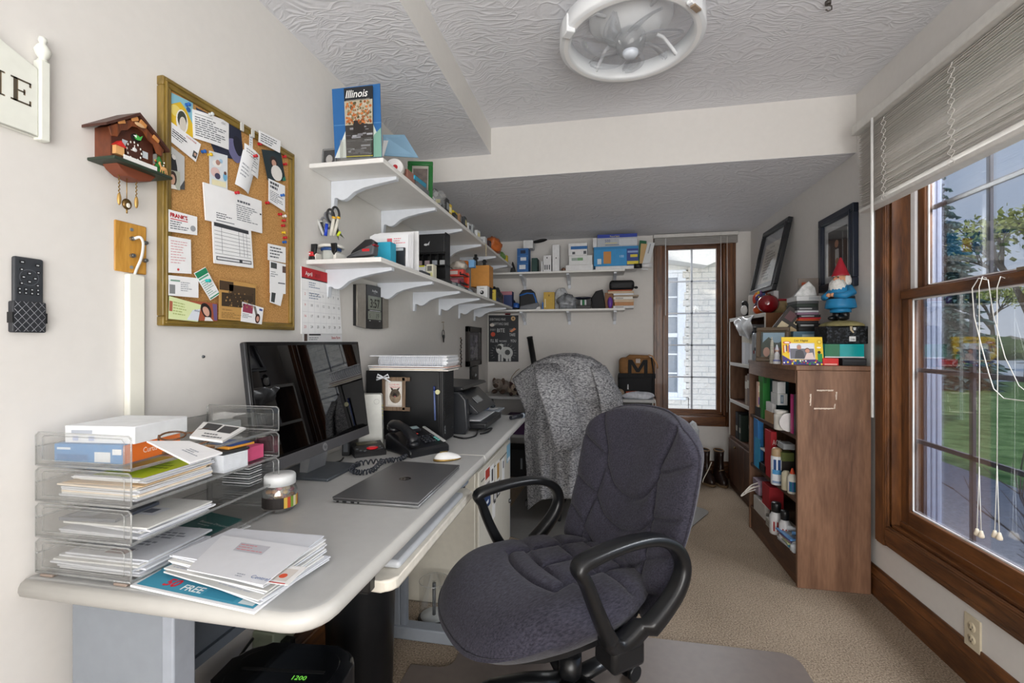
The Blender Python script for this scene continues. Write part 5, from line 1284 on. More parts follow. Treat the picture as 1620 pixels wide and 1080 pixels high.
s_ = Sheet([W(a, b, z=1.015) for a, b in ((300, 690), (352, 697), (389, 676), (322, 667))], 'f0f0ef', .004); s_.card(.12, .5, .5, .95, '3a3b3d'); s_.card(.55, .45, .9, .92, '3a3b3d'); s_.lines(.3, .05, .9, .35, 2, '6f7176', 4); s_.solo('receipt', 'white printed card with black blocks at the far end of the top tray', 'card')
gl = T('spectacles', 'brown tortoiseshell glasses lying folded in the top tray', 'glasses', W(298, 692, z=1.004), (-1.05, 0, .75)); gl.scale = (.85, .85, .85); TOR = P('5b3a22', .25, var=.5)
for s_ in (-1, 1):
    q = MB(); q.tube([(.030*s_+.024*cos(2*PI*i/20), .002, .014+.014*sin(2*PI*i/20)) for i in range(20)], .0022, TOR, 6, closed=True); q.obj('rim', gl)
    q = MB(); q.at((.030*s_, .002, .014), (PI/2, 0, 0)); q.disc(0, 0, .022, 0, CLEAR, 18, ry=.013); q.obj('lens', gl)
    q = MB(); q.tube(curve2([(.055*s_, 0, .018), (.050*s_, .02, .012), (-.01*s_, .035, .005), (-.05*s_, .040, .004)], 5), .0022, TOR, 6); q.obj('temple', gl)
q = MB(); q.tube([(-.008, .002, .017), (0, .002, .020), (.008, .002, .017)], .002, TOR, 6); q.obj('bridge', gl)
# second from top
zt = leaf_stack('paper_sheet', 'white paper in the thick pile of the third tray', 'paper', 'papers in the third tray', -1.050, -.866, .712, .885, tz(2), 8, .0032, ENV+['f4e4cf'], 3)
q = MB(); q.box(-.090, .092, -.080, .086, 0, .0012, P('e7c79c', .7)); q.solo('manila_folder', 'manila folder edge inside the thick paper pile of the third tray', 'folder', (-.958, .80, zt+.0003), (0, 0, .05))
zt = leaf_stack('paper_sheet', 'white paper above the manila folder in the third tray', 'paper', 'papers above the folder', -1.035, -.872, .728, .895, zt+.002, 5, .0024, ENV, 5, top=('lime green flyer on top of the pile in the third tray', lambda q, w_, d_, t: (q.card(-w_*.3, -d_*.45, w_*.48, d_*.45, t, P('c9dd1f', .6)), q.lines(-w_*.1, -d_*.1, w_*.4, d_*.2, t+.0004, 3, P('8fa018', .7), 4)), 'flyer'))
cz = tz(2)
ic = T('index_cards', 'banded block of white index cards in the third tray', 'index cards', (-.892, .945, cz), (0, 0, -.12)); ic.scale = (.72, .72, 1)
q = MB()
for i in range(14): q.box(-.055+random.Random(i).uniform(-.002, .002), .055, -.045, .045, i*.0029, i*.0029+.0026, P('e4e8ee', .7))
q.obj('cards', ic); q = MB(); q.box(-.008, -.004, -.047, .047, -.0002, .042, P('b9a88e', .6)); q.obj('rubber_band', ic)
carton('card_wallet', 'black card wallet on the banded index cards', 'wallet', ic.location.x-.04, ic.location.x+.04, ic.location.y-.03, ic.location.y+.04, cz+.0425, .006, '2b2c2e', [], -.25)
carton('notepad', 'small orange and blue notepad above the index cards', 'notepad', ic.location.x-.045, ic.location.x+.035, ic.location.y-.01, ic.location.y+.06, cz+.049, .006, 'd9963a', [('+z', .0, .1, 1, .95, '2f56a8')], -.15)
# lower trays
zt = leaf_stack('envelope', 'white envelope in the second tray', 'envelope', 'envelopes in the second tray', -1.045, -.850, .718, .872, tz(1), 6, .0036, ENV, 7, jit=.012, rot=.12, top=('white envelope with a small grey logo on top in the second tray', lambda q, w_, d_, t: (q.card(.0, -.02, .05, .02, t, P('d3d6dc', .7)), q.card(.01, -.01, .035, .012, t+.0003, P('6b6f7c', .7))), 'envelope'))
q = MB(); q.box(-.06, .06, -.05, .05, 0, .006, P('4f5560', .5)); q.card(-.05, -.04, .0, .03, .0063, P('8f98a6', .6)); q.solo('leaflet', 'dark printed leaflet in the second tray behind the envelopes', 'leaflet', (-.99, .765, tz(1)+.0225), (0, 0, .1))
zt = leaf_stack('paper_sheet', 'white letter in the bottom tray', 'letter', 'letters in the bottom tray', -1.050, -.853, .705, .862, tz(0), 8, .0034, ENV, 11, jit=.010, top=('grey printed statement on top in the bottom tray', lambda q, w_, d_, t: (q.lines(-w_*.45, -d_*.4, w_*.4, d_*.4, t, 10, P('8d929b', .7), 4), q.card(-w_*.1, -d_*.42, w_*.15, -d_*.3, t+.0003, P('7c4a44', .7))), 'letter'))
# beyond: jar, teal card, sticky flags
s_ = Sheet([W(a, b, z=DESK+.002) for a, b in ((252, 829), (325, 860), (397, 831), (332, 808))], 'e6e7e8', .0018); s_.solo('card_sheet', 'plain white card under the teal card on the desk', 'card')
s_ = Sheet([W(a, b, z=DESK+.006) for a, b in ((262, 836), (322, 850), (383, 821), (330, 809))], '156b6b', .003); s_.text('Business Directory', .30, .52, .12, 'd9e6e6'); s_.lines(.35, .40, .85, .48, 1, '9cc3c3', 3); s_.card(.55, .14, .92, .30, 'd6dfe0'); s_.solo('teal_booklet', 'teal booklet with white printing on the desk beside the trays', 'booklet')
jp = W(418, 809, z=DESK)+Vector((.030, .022, 0)); jr = T('glass_jar', 'squat glass jar with white lid full of mints beside the trays', 'jar', jp)
JG = clear('jar_glass', (.94, .95, .95), .06, .10, .03, .5)
q = MB(); q.lathe([(0, .002), (.034, .002), (.041, .010), (.043, .030), (.043, .052), (.037, .068), (.034, .074)], JG, seg=32); q.obj('glass', jr)
q = MB(); q.lathe([(0, .096), (.036, .096), (.039, .092), (.039, .070), (.034, .070)], P('e6e8e8', .35), seg=32); q.obj('lid', jr)
q = MB(); a0, a1 = -2.3, .9
for i in range(16):
    a, b = a0+(a1-a0)*i/16, a0+(a1-a0)*(i+1)/16; R_ = .0440
    c_ = P('2a2523', .6) if i < 8 else P(('d9b54a', 'c8512f', '7aa13c', 'e2d7b4')[i % 4], .6)
    q.face([q.v((R_*cos(a), R_*sin(a), .014)), q.v((R_*cos(b), R_*sin(b), .014)), q.v((R_*cos(b), R_*sin(b), .042)), q.v((R_*cos(a), R_*sin(a), .042))], c_, True)
q.obj('label', jr)
q = MB(); rnd = random.Random(5)
for k in range(60):
    a, r_ = rnd.uniform(0, 2*PI), .031*math.sqrt(rnd.random()); q.ell((r_*cos(a), r_*sin(a), .010+rnd.random()*.052), (.008, .008, .006), P(rnd.choice(['d8b978', 'c98b53', 'b0434a', 'e3d6bb', 'd2a06a']), .5), 8, 6)
st = q.obj('sweets', jr); st['kind'] = 'stuff'
for (px, py, c, n_, lab) in ((388, 742, 'e05a86', 'sticky_pad', 'pink sticky pad at the far end of the trays'), (352, 722, '8f9492', 'tape_dispenser', 'grey dispenser block at the far end of the trays')):
    p = W(px, py, y=1.03); zz = tz(2) if py > 730 else tz(3)
    carton(n_, lab, 'stationery', p.x-.03, min(p.x+.03, -.85), 1.00, 1.06, zz, .035 if py > 730 else .028, c)
mk = MB(); mk.cyl((-.045, 0, .008), (.03, 0, .008), .0075, P('1c1f1d', .4)); mk.cyl((.03, 0, .008), (.05, 0, .008), .006, P('2fb457', .4)); mk.solo('marker_pen', 'black marker with green tip beside the pink sticky pad', 'marker', (W(368, 712, y=1.02).x, .985, tz(2)), (0, 0, .15))
cd = T('card_file', 'small white rolling card file in the far end of the trays', 'card file', (-.92, 1.035, tz(1)))
for i in range(9):
    q = MB(); q.at((0, 0, 0), (0, 0, 0)); q.box(-.04, .04, -.022, .022, .004+i*.0062, .0062+i*.0062, P('c9cbcc' if i % 2 else '7f8284', .6)); q.obj('card', cd)
# -- mail pile
mz = DESK+.0008
c4 = [(205, 923), (403, 968), (525, 878), (330, 853)]
s_ = Sheet([W(a, b, z=mz+.004) for a, b in ((206, 925), (402, 968), (500, 892), (300, 872))], 'eef0f3', .004); s_.poly([(.03, .04), (.97, .04), (.97, .40), (.03, .50)], '3f97b5'); s_.poly([(.0, .45), (.3, .3), (.3, .8), (.05, .9)], '52a5bf', d=.0006); s_.text('50', .20, .12, .22, 'd0213a', bold=.03, d=.001, shear=.1); s_.text('FREE', .36, .10, .16, 'eaf4f7', bold=.02, d=.001); s_.card(.84, .07, .95, .15, 'c9d6da', d=.001); s_.card(.55, .08, .80, .32, '2b88a8', d=.0009); s_.solo('magazine', 'teal printed mailer at the bottom of the mail pile', 'mailer')
rnd = random.Random(21); z = mz+.0066
base = [Vector(W(a, b, z=mz+.02)) for a, b in ((262, 897), (414, 946), (524, 874), (378, 850))]
for i in range(11):
    t = i/10; c = sum(base, Vector())/4; a = rnd.uniform(-.05, .05)+.10*t; off = Vector((rnd.uniform(-.006, .006)-.010*t, rnd.uniform(-.008, .008)+.012*t, 0))
    k_ = (.96-.06*t*rnd.random()); R_ = Matrix.Rotation(a, 3, 'Z')
    cs = []
    for b in base:
        d = (b-c); d.z = 0; q = R_ @ (d*k_)+c+off; q.z = z+.0026; cs.append(q)
    s_ = Sheet(cs, ENV[i % 3], .0026)
    if i < 10:
        s_.lines(.05, .04, .30, .14, 2, 'b3b8c4', i, d=.0002); s_.lines(.55, .05, .9, .15, 2, 'c3c7d0', i+3, d=.0002)
        s_.solo('envelope', 'white envelope in the mail pile on the near end of the desk', 'envelope', 'envelopes in the mail pile')
    else:
        s_.solo('envelope', 'plain white envelope near the top of the mail pile', 'envelope')
    z += .0031
s_ = Sheet([W(a, b, z=z+.003) for a, b in ((296, 900), (416, 925), (492, 866), (352, 846))], 'dfe1e6', .002); s_.poly([(.28, .62), (.62, .62), (.62, .86), (.28, .86)], 'bfc0c8'); s_.lines(.3, .64, .6, .84, 3, 'd3989f', 3, d=.0008); s_.text('Central', .78, .08, .10, '6f86b5'); s_.lines(.6, .05, .76, .14, 2, '9aa0ad', 3); s_.solo('envelope', 'large white envelope with grey address window on top of the mail pile', 'envelope')
s_ = Sheet([W(a, b, z=z-.002) for a, b in ((405, 918), (455, 925), (486, 897), (438, 892))], 'ecebe9', .0012); s_.card(.1, .15, .85, .8, 'd6cfc8'); s_.disc(.6, .4, .12, 'd9532f'); s_.card(0, .0, .9, .05, 'c94747'); s_.solo('receipt', 'small receipt with an orange dot sticking out of the mail pile', 'receipt')

# == computer
mon = T('monitor', 'large black all-in-one monitor with grey chin and round badge', 'monitor', (0, 0, 0))
BLc, BRc, TRc, TLc = Vector((-.908, 1.085, .82)), Vector((-.915, 1.690, .82)), Vector((-.970, 1.700, 1.19)), Vector((-.963, 1.095, 1.19))
eu = (BRc-BLc).normalized(); ev = (TLc-BLc); Hm = ev.length; ev.normalize(); en = eu.cross(ev).normalized(); Wm = (BRc-BLc).length
Rm = Matrix((eu, ev, en)).transposed().to_4x4(); Mm = Matrix.Translation(BLc) @ Rm
SIL = P('8f8f92', .32, .75, var=.02)
def mm(): q = MB(); q.M = Mm; return q
q = mm(); q.box(0, Wm, 0, Hm, -.022, -.004, P('3a3b3e', .35, .4), .005); q.obj('housing', mon)
q = mm(); q.box(.001, Wm-.001, .034, Hm-.001, -.004, .0, P('0b0b0d', .15, spec=.5), .001); q.obj('bezel', mon)
SCRN = P('040405', .012, var=0, spec=1.0)
q = mm(); q.box(.010, Wm-.010, .042, Hm-.012, .0, .0006, SCRN); q.obj('screen', mon)
q = mm(); q.box(0, Wm, 0, .034, -.004, .001, SIL, .002); q.ring2(Wm*.5, .017, .0115, .0125, .0014, P('dcdddf', .3, .5)); q.disc(Wm*.5, .017, .0115, .0013, P('b9babd', .3, .6), 24); q.text('hp', Wm*.5, .0125, .016, .0016, P('3f4044', .4), 'CENTER', .25); q.obj('chin', mon)
nb = (BLc+BRc)/2+en*(-.02)
q = MB(); q.box(-1.085+.012, -.862, 1.325, 1.525, DESK, DESK+.010, P('5e646b', .35, .5), .003); q.obj('stand_foot', mon)
q = MB(); q.prism([(-1.00, DESK+.010), (-.97, DESK+.010), (-.945, .88), (-.955, .90), (-.985, .90)], 1.375, 1.475, P('b4b6b9', .3, .6), axis='y'); q.obj('stand_neck', mon)
lp = T('laptop', 'closed silver laptop with dark round badge lying on the desk', 'laptop'); zt = DESK+.0175
c_ = [W(a, b, z=zt) for a, b in ((526, 785), (662, 795), (727, 735), (630, 728.5))]
def lid_poly(ins, zz):
    c0 = sum(c_, Vector())/4; return [(c0+(p-c0)*(1-ins)).xy.to_tuple()+(zz,) for p in c_]
def slab(mb, cs, z0, z1, mat, bev=.002):
    ct = sum((Vector(p) for p in cs), Vector())/4
    mb.prism([(p[0], p[1]) for p in cs], z0, z1, mat, bev=bev)
LSL = P('7c7c7e', .34, .7, var=.02)
q = MB(); slab(q, lid_poly(.004, 0), DESK+.001, DESK+.009, P('a7a8aa', .3, .8)); q.obj('base', lp)
q = MB(); slab(q, lid_poly(.0, 0), DESK+.0105, zt, LSL); q.obj('lid', lp)
q = MB(); slab(q, lid_poly(.012, 0), DESK+.0085, DESK+.011, P('303133', .5), 0); q.obj('gap', lp)
cc = sum(c_, Vector())/4; ax = (c_[1]-c_[0]).normalized(); ay = (c_[3]-c_[0]).normalized()
q = MB(); q.M = Matrix.Translation((cc.x, cc.y, zt)) @ Matrix(((ax.x, -ax.y, 0), (ax.y, ax.x, 0), (0, 0, 1))).to_4x4(); q.disc(0, 0, .0185, .0004, P('2a2b2d', .15, .8), 28); q.text('hp', 0, -.008, .027, .0007, P('a9aaac', .2, .8), 'CENTER', .25); q.obj('badge', lp)
q = MB(); d0 = c_[0]; 
for t, w_ in ((.05, .006), (.12, .012), (.22, .010), (.30, .004)):
    p = d0+(c_[1]-d0)*t; q.box(p.x, p.x+w_, p.y-.0018, p.y+.001, DESK+.003, DESK+.007, P('1c1d1f', .5))
q.obj('ports', lp)
ms = T('computer_mouse', 'white computer mouse with gold trim behind the laptop', 'mouse', W(708, 727, z=DESK), (0, 0, rad(-52)))
q = MB()
def msf(p, th, ph): return Vector((p.x, p.y, max(p.z, -.002) if p.z < 0 else p.z*(1-.35*(p.y/.055))))
q.ell((0, 0, .004), (.029, .054, .026), P('f2f2f0', .25), 24, 14, msf); q.obj('shell', ms)
q = MB(); q.ell((0, -.001, .0035), (.0305, .0555, .014), P('a98a4e', .3, .7), 24, 12, msf); q.obj('trim_band', ms)
q = MB(); q.box(-.003, .003, -.03, .0, .0285, .034, P('8d7a4a', .3, .6), .001); q.obj('scroll_wheel', ms)

carton('external_drive', 'small black drive standing behind the monitor foot', 'drive', -1.015, -.985, 1.64, 1.74, DESK+.0006, .075, '17181b', [('-y', .2, .2, .8, .8, '55595e')], .2)
q = MB(); q.tube(curve2([(-.975, 1.60, DESK+.004), (-.96, 1.55, DESK+.004), (-.985, 1.52, DESK+.004), (-1.03, 1.54, DESK+.004)], 6), .003, BLACK, 6); q.solo('usb_cable', 'thin black cable behind the monitor foot', 'cable')
# -- tower, its magnets, and the notebooks on it
PX0, PX1, PY0, PY1, PZ = -1.062, -.690, 1.930, 2.075, 1.058
pc = T('computer_tower', 'black desktop computer tower with ribbed front', 'computer', (0, 0, DESK))
q = MB(); q.box(PX0, PX1-.02, PY0, PY1, 0.006, PZ-DESK, P('131416', .35), .003); q.obj('case', pc)
q = MB(); q.box(PX1-.02, PX1, PY0-.001, PY1+.001, .004, PZ-DESK+.002, P('1a1b1d', .45), .003)
for i in range(26): q.box(PX1-.001, PX1+.0025, PY0+.012, PY1-.012, .10+i*.0083, .1045+i*.0083, P('1e1f21', .5))
q.obj('front_panel', pc)
q = MB(); q.at((PX1+.0006, PY0+.02, .035), (PI/2, 0, PI/2)); q.text('ASUS', .008, .002, .016, 0, P('d6d8da', .4), rot=PI/2); q.obj('maker_badge', pc)
q = MB(); q.cyl((PX1, PY1-.03, .05), (PX1+.002, PY1-.03, .05), .006, P('3b3d40', .3, .5)); q.obj('power_button', pc)
q = MB()
for x in (PX0+.02, PX1-.05): q.box(x, x+.03, PY0+.01, PY1-.01, 0, .006, BLACK)
q.obj('foot', pc)
dog = T('photo_ornament', 'wooden ornament with a fluffy dog photo hung on the computer tower', 'ornament', W(626, 622, y=PY0-.0015), ROT_B); DW = wood('5b4838', '8a745e', 'y', .7, 3)
q = MB(); q.box(-.048, .048, -.062, .062, 0, .004, P('c9c4be', .7))
q.box(-.036, .036, -.052, .052, .004, .005, P('e3dfd8', .6)); q.text('I LOVE MY', -.030, .036, .011, .0056, P('cf4a54', .6), sx=1.0); q.text('KEESHOND', -.026, .025, .010, .0056, P('cf4a54', .6))
q.ell((0, -.014, .005), (.028, .030, .002), P('8a7a66', .9, var=.4), 16, 8); q.ell((.0, .0, .006), (.022, .020, .002), P('5a4f44', .9, var=.4), 16, 8); q.ell((0, -.006, .0075), (.010, .009, .0015), P('241f1c', .8), 12, 6); q.ell((0, -.013, .0085), (.004, .003, .0012), P('c4656a', .6), 8, 6)
for s_ in (-1, 1): q.prism([(s_*.016, .014), (s_*.022, .028), (s_*.008, .020)], .006, .0085, P('3b332d', .8))
q.obj('photo', dog)
for nm, a in (('frame_bar', (-.062, -.048, -.075, .075)), ('frame_bar', (.034, .050, -.075, .075)), ('frame_bar', (-.056, .072, .056, .074)), ('frame_bar', (-.056, .072, -.078, -.060))):
    q = MB(); q.box(a[0], a[1], a[2], a[3], .003, .010, DW, .002); q.obj(nm, dog)
q = MB(); RIB = P('e4e7ec', .5, var=.2)
for s_ in (-1, 1): q.tube([(-.055, .072, .012), (-.055+s_*.024, .086, .016), (-.055+s_*.030, .072, .014), (-.055, .070, .012)], .004, RIB, 6, flat=(.4, 1))
q.tube([(-.055, .072, .013), (-.088, .060, .012)], .004, RIB, 6, flat=(.4, 1)); q.tube([(-.055, .072, .013), (-.02, .052, .012)], .004, RIB, 6, flat=(.4, 1)); q.obj('ribbon', dog)
pn = MB(); pn.cyl((0, 0, 0), (.004, 0, -.13), .0042, P('5d6d9c', .3)); pn.cyl((-.0006, 0, .02), (0, 0, 0), .0046, P('2a3c7c', .3)); pn.solo('pen', 'blue and silver pen held upright on the computer tower by a magnet', 'pen', W(687, 618, y=PY0-.006))
mg = MB(); mg.cyl((0, 0, 0), (0, .006, 0), .0105, P('d9d7a8', .4), seg=20); mg.solo('magnet', 'round pale yellow magnet beside the pen on the computer tower', 'magnet', W(692, 620, y=PY0-.0072))
z = PZ+.0022
q = MB(); q.box(-.185, .185, -.075, .085, 0, .006, P('e8e4dc', .7), .001); q.box(-.18, .16, -.078, -.072, .006, .0085, P('e3cda6', .7)); q.solo('folder_stack', 'white and manila folder lying lowest on the computer tower', 'folder', (-.845, 1.975, z), (0, 0, .02)); z += .0087
leaf_stack('paper_sheet', 'white paper under the spiral notebook on the computer tower', 'paper', 'papers under the spiral notebook', -1.03, -.665, 1.905, 2.08, z, 3, .0045, ['eef0f3', 'c9a79a', 'f2f3f5'], 4, jit=.012); z += .0138
nbk = T('spiral_notebook', 'thick white spiral-bound notebook with coil towards the room', 'notebook', (-.835, 2.0, z+.001))
q = MB()
for i in range(5): q.box(-.16, .16+.006*(i % 2), -.07, .09, i*.0082, i*.0082+.0076, P('eef0f4' if i % 2 else 'e3e6ea', .7))
q.obj('pages', nbk)
for i in range(30):
    x = -.150+i*.0102; q = MB(); q.tube([(x+.0022*sin(2*PI*k/14), -.078+.020*cos(2*PI*k/14), .0205+.022*sin(2*PI*k/14)) for k in range(14)], .0018, P('d3d8e2', .3, .1), 6, closed=True); q.obj('coil', nbk)
z += .0445
s_ = Sheet([(-1.03, 1.905, z), (-.665, 1.915, z), (-.665, 2.06, z), (-1.03, 2.06, z)], 'e4e6ea', .004); s_.lines(.2, .1, .9, .9, 3, 'b8bcc4', 4); s_.solo('paper_sheet', 'loose white sheets on top of the spiral notebook', 'paper')

# -- modem, caller id box, telephone
md = T('modem', 'beige upright modem standing between monitor and computer tower', 'modem', (-.990, 1.845, DESK), (0, 0, .35)); BEI = P('d7d8d2', .5)
q = MB(); q.prism([(-.05, 0), (.052, 0), (.046, .215), (.040, .222), (-.045, .222)], -.026, .026, BEI, axis='y', bev=.003); q.obj('case', md)
q = MB()
for i in range(9): q.box(.0515-.0003*i, .0535-.0003*i, -.020, .020, .008+i*.007, .0105+i*.007, P('9fa09b', .6))
for i in range(5): q.ell((.049, -.012, .115+i*.014), (.002, .0035, .0035), P('c9c46a', .4), 8, 6)
q.obj('vents', md)
q = MB(); q.at((.0, -.0268, .190), (PI/2, 0, 0)); q.ring2(.026, 0, .010, .0115, .0003, P('a8a9a4', .5)); q.obj('logo_ring', md)
ci = T('call_blocker', 'black caller-id box with a red oval button beside the telephone', 'phone accessory', (-.925, 1.695, DESK), (0, 0, rad(40)))
q = MB(); q.prism([(-.055, 0), (.055, 0), (.055, .034), (.045, .040), (-.045, .022), (-.055, .014)], -.062, .062, P('1b1b1d', .4), axis='x', bev=.004); q.obj('case', ci)
q = MB(); q.at((0, -.012, .0285), (rad(10.5), 0, 0)); q.ell((.012, -.016, .002), (.023, .014, .005), P('cf1322', .35), 24, 8); q.text('BLOCK', .012, -.019, .0085, .0072, P('f3d7d9', .5), 'CENTER'); q.obj('block_button', ci)
q = MB(); q.at((0, .02, .0345), (rad(10.5), 0, 0)); q.box(-.040, .040, -.008, .020, .0, .0022, P('4f4a36', .15)); q.obj('display', ci)
for i, (u, v_) in enumerate(((-.035, -.03), (-.045, -.012), (-.02, -.038), (.048, -.025), (.044, -.008))):
    q = MB(); q.at((0, -.012, .0285), (rad(10.5), 0, 0)); q.ell((u, v_, .001), (.006, .004, .003), P('53575b', .4), 10, 6); q.obj('key', ci)
ph = T('telephone', 'black desk telephone with corded handset and tilted display', 'telephone', (-.757, 1.775, DESK), (0, 0, rad(55))); ph.scale = (.93, .93, 1.0); PB = P('16171b', .35)
q = MB(); q.prism([(-.105, 0), (.105, 0), (.105, .062), (.088, .072), (-.095, .030), (-.105, .022)], -.09, .112, PB, axis='x', bev=.008); q.obj('base', ph)
tilt = math.atan2(.042, .183)
def pf(): return MB().at((0, 0, .0525), (tilt, 0, 0))
q = pf(); q.box(-.005, .062, .052, .092, .0, .014, P('24262b', .4), .003); q.box(.002, .056, .060, .084, .014, .0155, P('9db2b5', .15)); q.obj('display', ph)
q = pf()
for r in range(4):
    for c in range(3): q.box(.012+c*.019, .026+c*.019, -.065+r*.0185, -.053+r*.0185, .001, .0075, P('2c2e34', .4), .002)
q.obj('keypad', ph)
for (u, v_, c, n_) in ((.005, .030, 'c8202c', 'red key'), (.027, .032, 'd8473a', 'red key'), (.084, -.060, '66b3ab', 'turquoise key'), (.084, -.045, '66b3ab', 'turquoise key'), (.084, -.030, '66b3ab', 'turquoise key'), (.084, -.012, '3a3c42', None), (.084, .004, '3a3c42', None)):
    q = pf(); q.box(u-.006, u+.006, v_-.0045, v_+.0045, .001, .006, P(c, .4), .002); q.obj('key', ph, n_)
q = pf(); q.box(.094, .110, -.085, .092, .0, .006, P('b6b7b5', .4), .003); q.obj('memo_strip', ph, 'pale memo strip')
q = pf(); hs = [(-.062, -.100, .026), (-.062, -.085, .034), (-.062, -.055, .046), (-.062, 0, .052), (-.062, .055, .046), (-.062, .088, .034), (-.062, .102, .024)]
q.tube(hs, [.022, .026, .024, .021, .024, .027, .022], PB, 14, flat=(.75, 1.0)); q.ell((-.062, -.082, .020), (.027, .030, .016), PB, 18, 10); q.ell((-.062, .084, .020), (.028, .030, .016), PB, 18, 10); q.obj('handset', ph)
q = MB(); pts = []
path = curve2([tuple(W(642, 721, z=DESK+.014)), tuple(W(628, 727, z=DESK+.010)), tuple(W(598, 729, z=DESK+.010)), tuple(W(568, 733, z=DESK+.010)), tuple(W(556, 742, z=DESK+.010)), tuple(W(570, 747, z=DESK+.010)), tuple(W(590, 743, z=DESK+.010)), tuple(W(604, 731, z=DESK+.018)), tuple(W(622, 727, z=DESK+.016))], 40)
for i, p in enumerate(path):
    a = i*.62; j = min(i+1, len(path)-1); t = Vector(path[j])-Vector(path[max(i-1, 0)]); t = t.normalized() if t.length > 0 else Vector((1, 0, 0)); b = Vector((-t.y, t.x, 0))
    pts.append(Vector(p)+b*.0075*cos(a)+Vector((0, 0, 1))*.0075*sin(a))
q.tube(pts, .0026, P('2b2f38', .4), 6); o = q.obj('coiled_cord', ph); o.matrix_parent_inverse = Matrix.LocRotScale(ph.location, ph.rotation_euler, ph.scale).inverted()

# -- printer and clutter at the far end
pr = T('printer', 'black all-in-one printer with open paper tray', 'printer', (-.80, 2.36, DESK)); PK = P('1b1c1f', .35); PK2 = P('2a2c30', .3)
q = MB(); q.box(-.22, .10, -.22, .22, 0, .12, PK, .008); q.box(-.22, .02, -.22, .22, .12, .20, PK, .01); q.obj('body', pr)
q = MB(); q.prism([(-.22, 0), (.15, 0), (.165, .03), (.155, .17), (.12, .205), (-.22, .215)], -.235, -.19, PK2, axis='y', bev=.008); q.obj('side_panel', pr)
q = MB(); q.prism([(-.22, .205), (.10, .205), (.14, .215), (.13, .228), (-.20, .238)], -.225, .22, PK, axis='y', bev=.006); q.obj('lid', pr)
q = MB(); q.prism([(.02, .185), (.10, .19), (.20, .095), (.185, .085), (.10, .11), (.02, .12)], -.16, .20, PK2, axis='y', bev=.005); o_ = q.obj('control_panel', pr)
q = MB(); ct = math.atan2(.095, .10); q.at((.152, -.02, .1445), (0, ct, 0)); q.box(-.02, .02, -.05, .06, .0, .003, P('8a8f92', .15)); q.obj('display', o_)
q = MB(); q.box(.08, .235, -.16, .19, .015, .045, PK, .006); q.box(.09, .24, -.15, .18, .045, .05, PK2, .002); q.obj('paper_tray', pr)
q = MB(); q.box(.0, .20, -.135, .17, .051, .054, PAPER); q.obj('paper', pr)
cb_ = MB(); cb_.tube(curve2([tuple(W(718, 690, z=DESK+.004)), tuple(W(735, 693, z=DESK+.004)), tuple(W(752, 689, z=DESK+.004)), tuple(W(757, 680, z=DESK+.012)), tuple(W(766, 680, z=DESK+.012)), tuple(W(778, 677, z=DESK+.008)), tuple(W(772, 683, z=DESK+.006)), tuple(W(760, 686, z=DESK+.006))], 8), .004, BLACK, 8); cb_.solo('power_cord', 'black cord looping in front of the printer', 'cord')
zz = DESK+.0006
leaf_stack('magazine', 'magazine in the low pile past the printer', 'magazine', 'magazines past the printer', -.83, -.60, 2.585, 2.745, zz, 7, .007, ['dfe2e6', '9aa1a8', 'c5cad1', 'e9ebee', '777d85'], 8, jit=.014, rot=.15, top=('glossy magazine with blue and white cover on top past the printer', lambda q, w_, d_, t: (q.card(-w_*.4, -d_*.4, w_*.1, d_*.3, t, P('33527f', .4)), q.card(.0, -d_*.3, w_*.4, d_*.2, t+.0003, P('eef0f2', .4))), 'magazine'))
for i, (dx, dy, c, c2) in enumerate((( -.01, .02, 'b7332e', 'red'), (.03, -.03, '2c5fa8', 'blue'), (-.05, -.02, 'e7e5e0', 'white'), (.05, .03, '20262c', 'black'))):
    q = MB(); q.ell((0, 0, .012), (.020, .014, .012), P(c, .4), 12, 8); q.ell((.012, .004, .022), (.010, .009, .010), P(c, .4), 10, 8); q.solo('trinket', 'small %s trinket on the magazines past the printer' % c2, 'trinket', (-.70+dx, 2.655+dy, zz+.050), (0, 0, i))
sc = MB(); sc.cyl((0, 0, 0), (.0, .10, .0), .012, P('2b2d33', .3), seg=14); sc.cyl((.0, .10, 0), (0, .118, 0), .015, P('8f98a3', .2), seg=14); sc.solo('flashlight', 'small dark flashlight lying on the desk past the printer', 'flashlight', (W(803, 665, z=DESK+.015).x, 2.56, DESK+.0155), (0, 0, -.5))
# == helpers for things on the long wall shelves
ZLO, ZUP = LOW+TH+.0008, UPP+TH+.0008
XF = XL+.303
def spot(pxl, pxr, pyt, z0, xf=XF-.012):
    """a box on a long shelf: its right front corner at depth xf under pixel pxr, its near face from pxl to pxr"""
    y = W(pxr, 400, x=xf).y; x0 = max(W(pxl, 400, y=y).x, XL+.004); zt = W(pxr, pyt, y=y).z
    return x0, xf, y, zt
def sbox(name, label, cat, pxl, pxr, pyt, z0, d, col, prints=(), xf=XF-.012, group=None, rough=.55, h=None):
    x0, x1, y, zt = spot(pxl, pxr, pyt, z0, xf)
    return carton(name, label, cat, x0, x1, y, y+d, z0, h or max(zt-z0, .01), col, prints, 0, group, rough=rough)

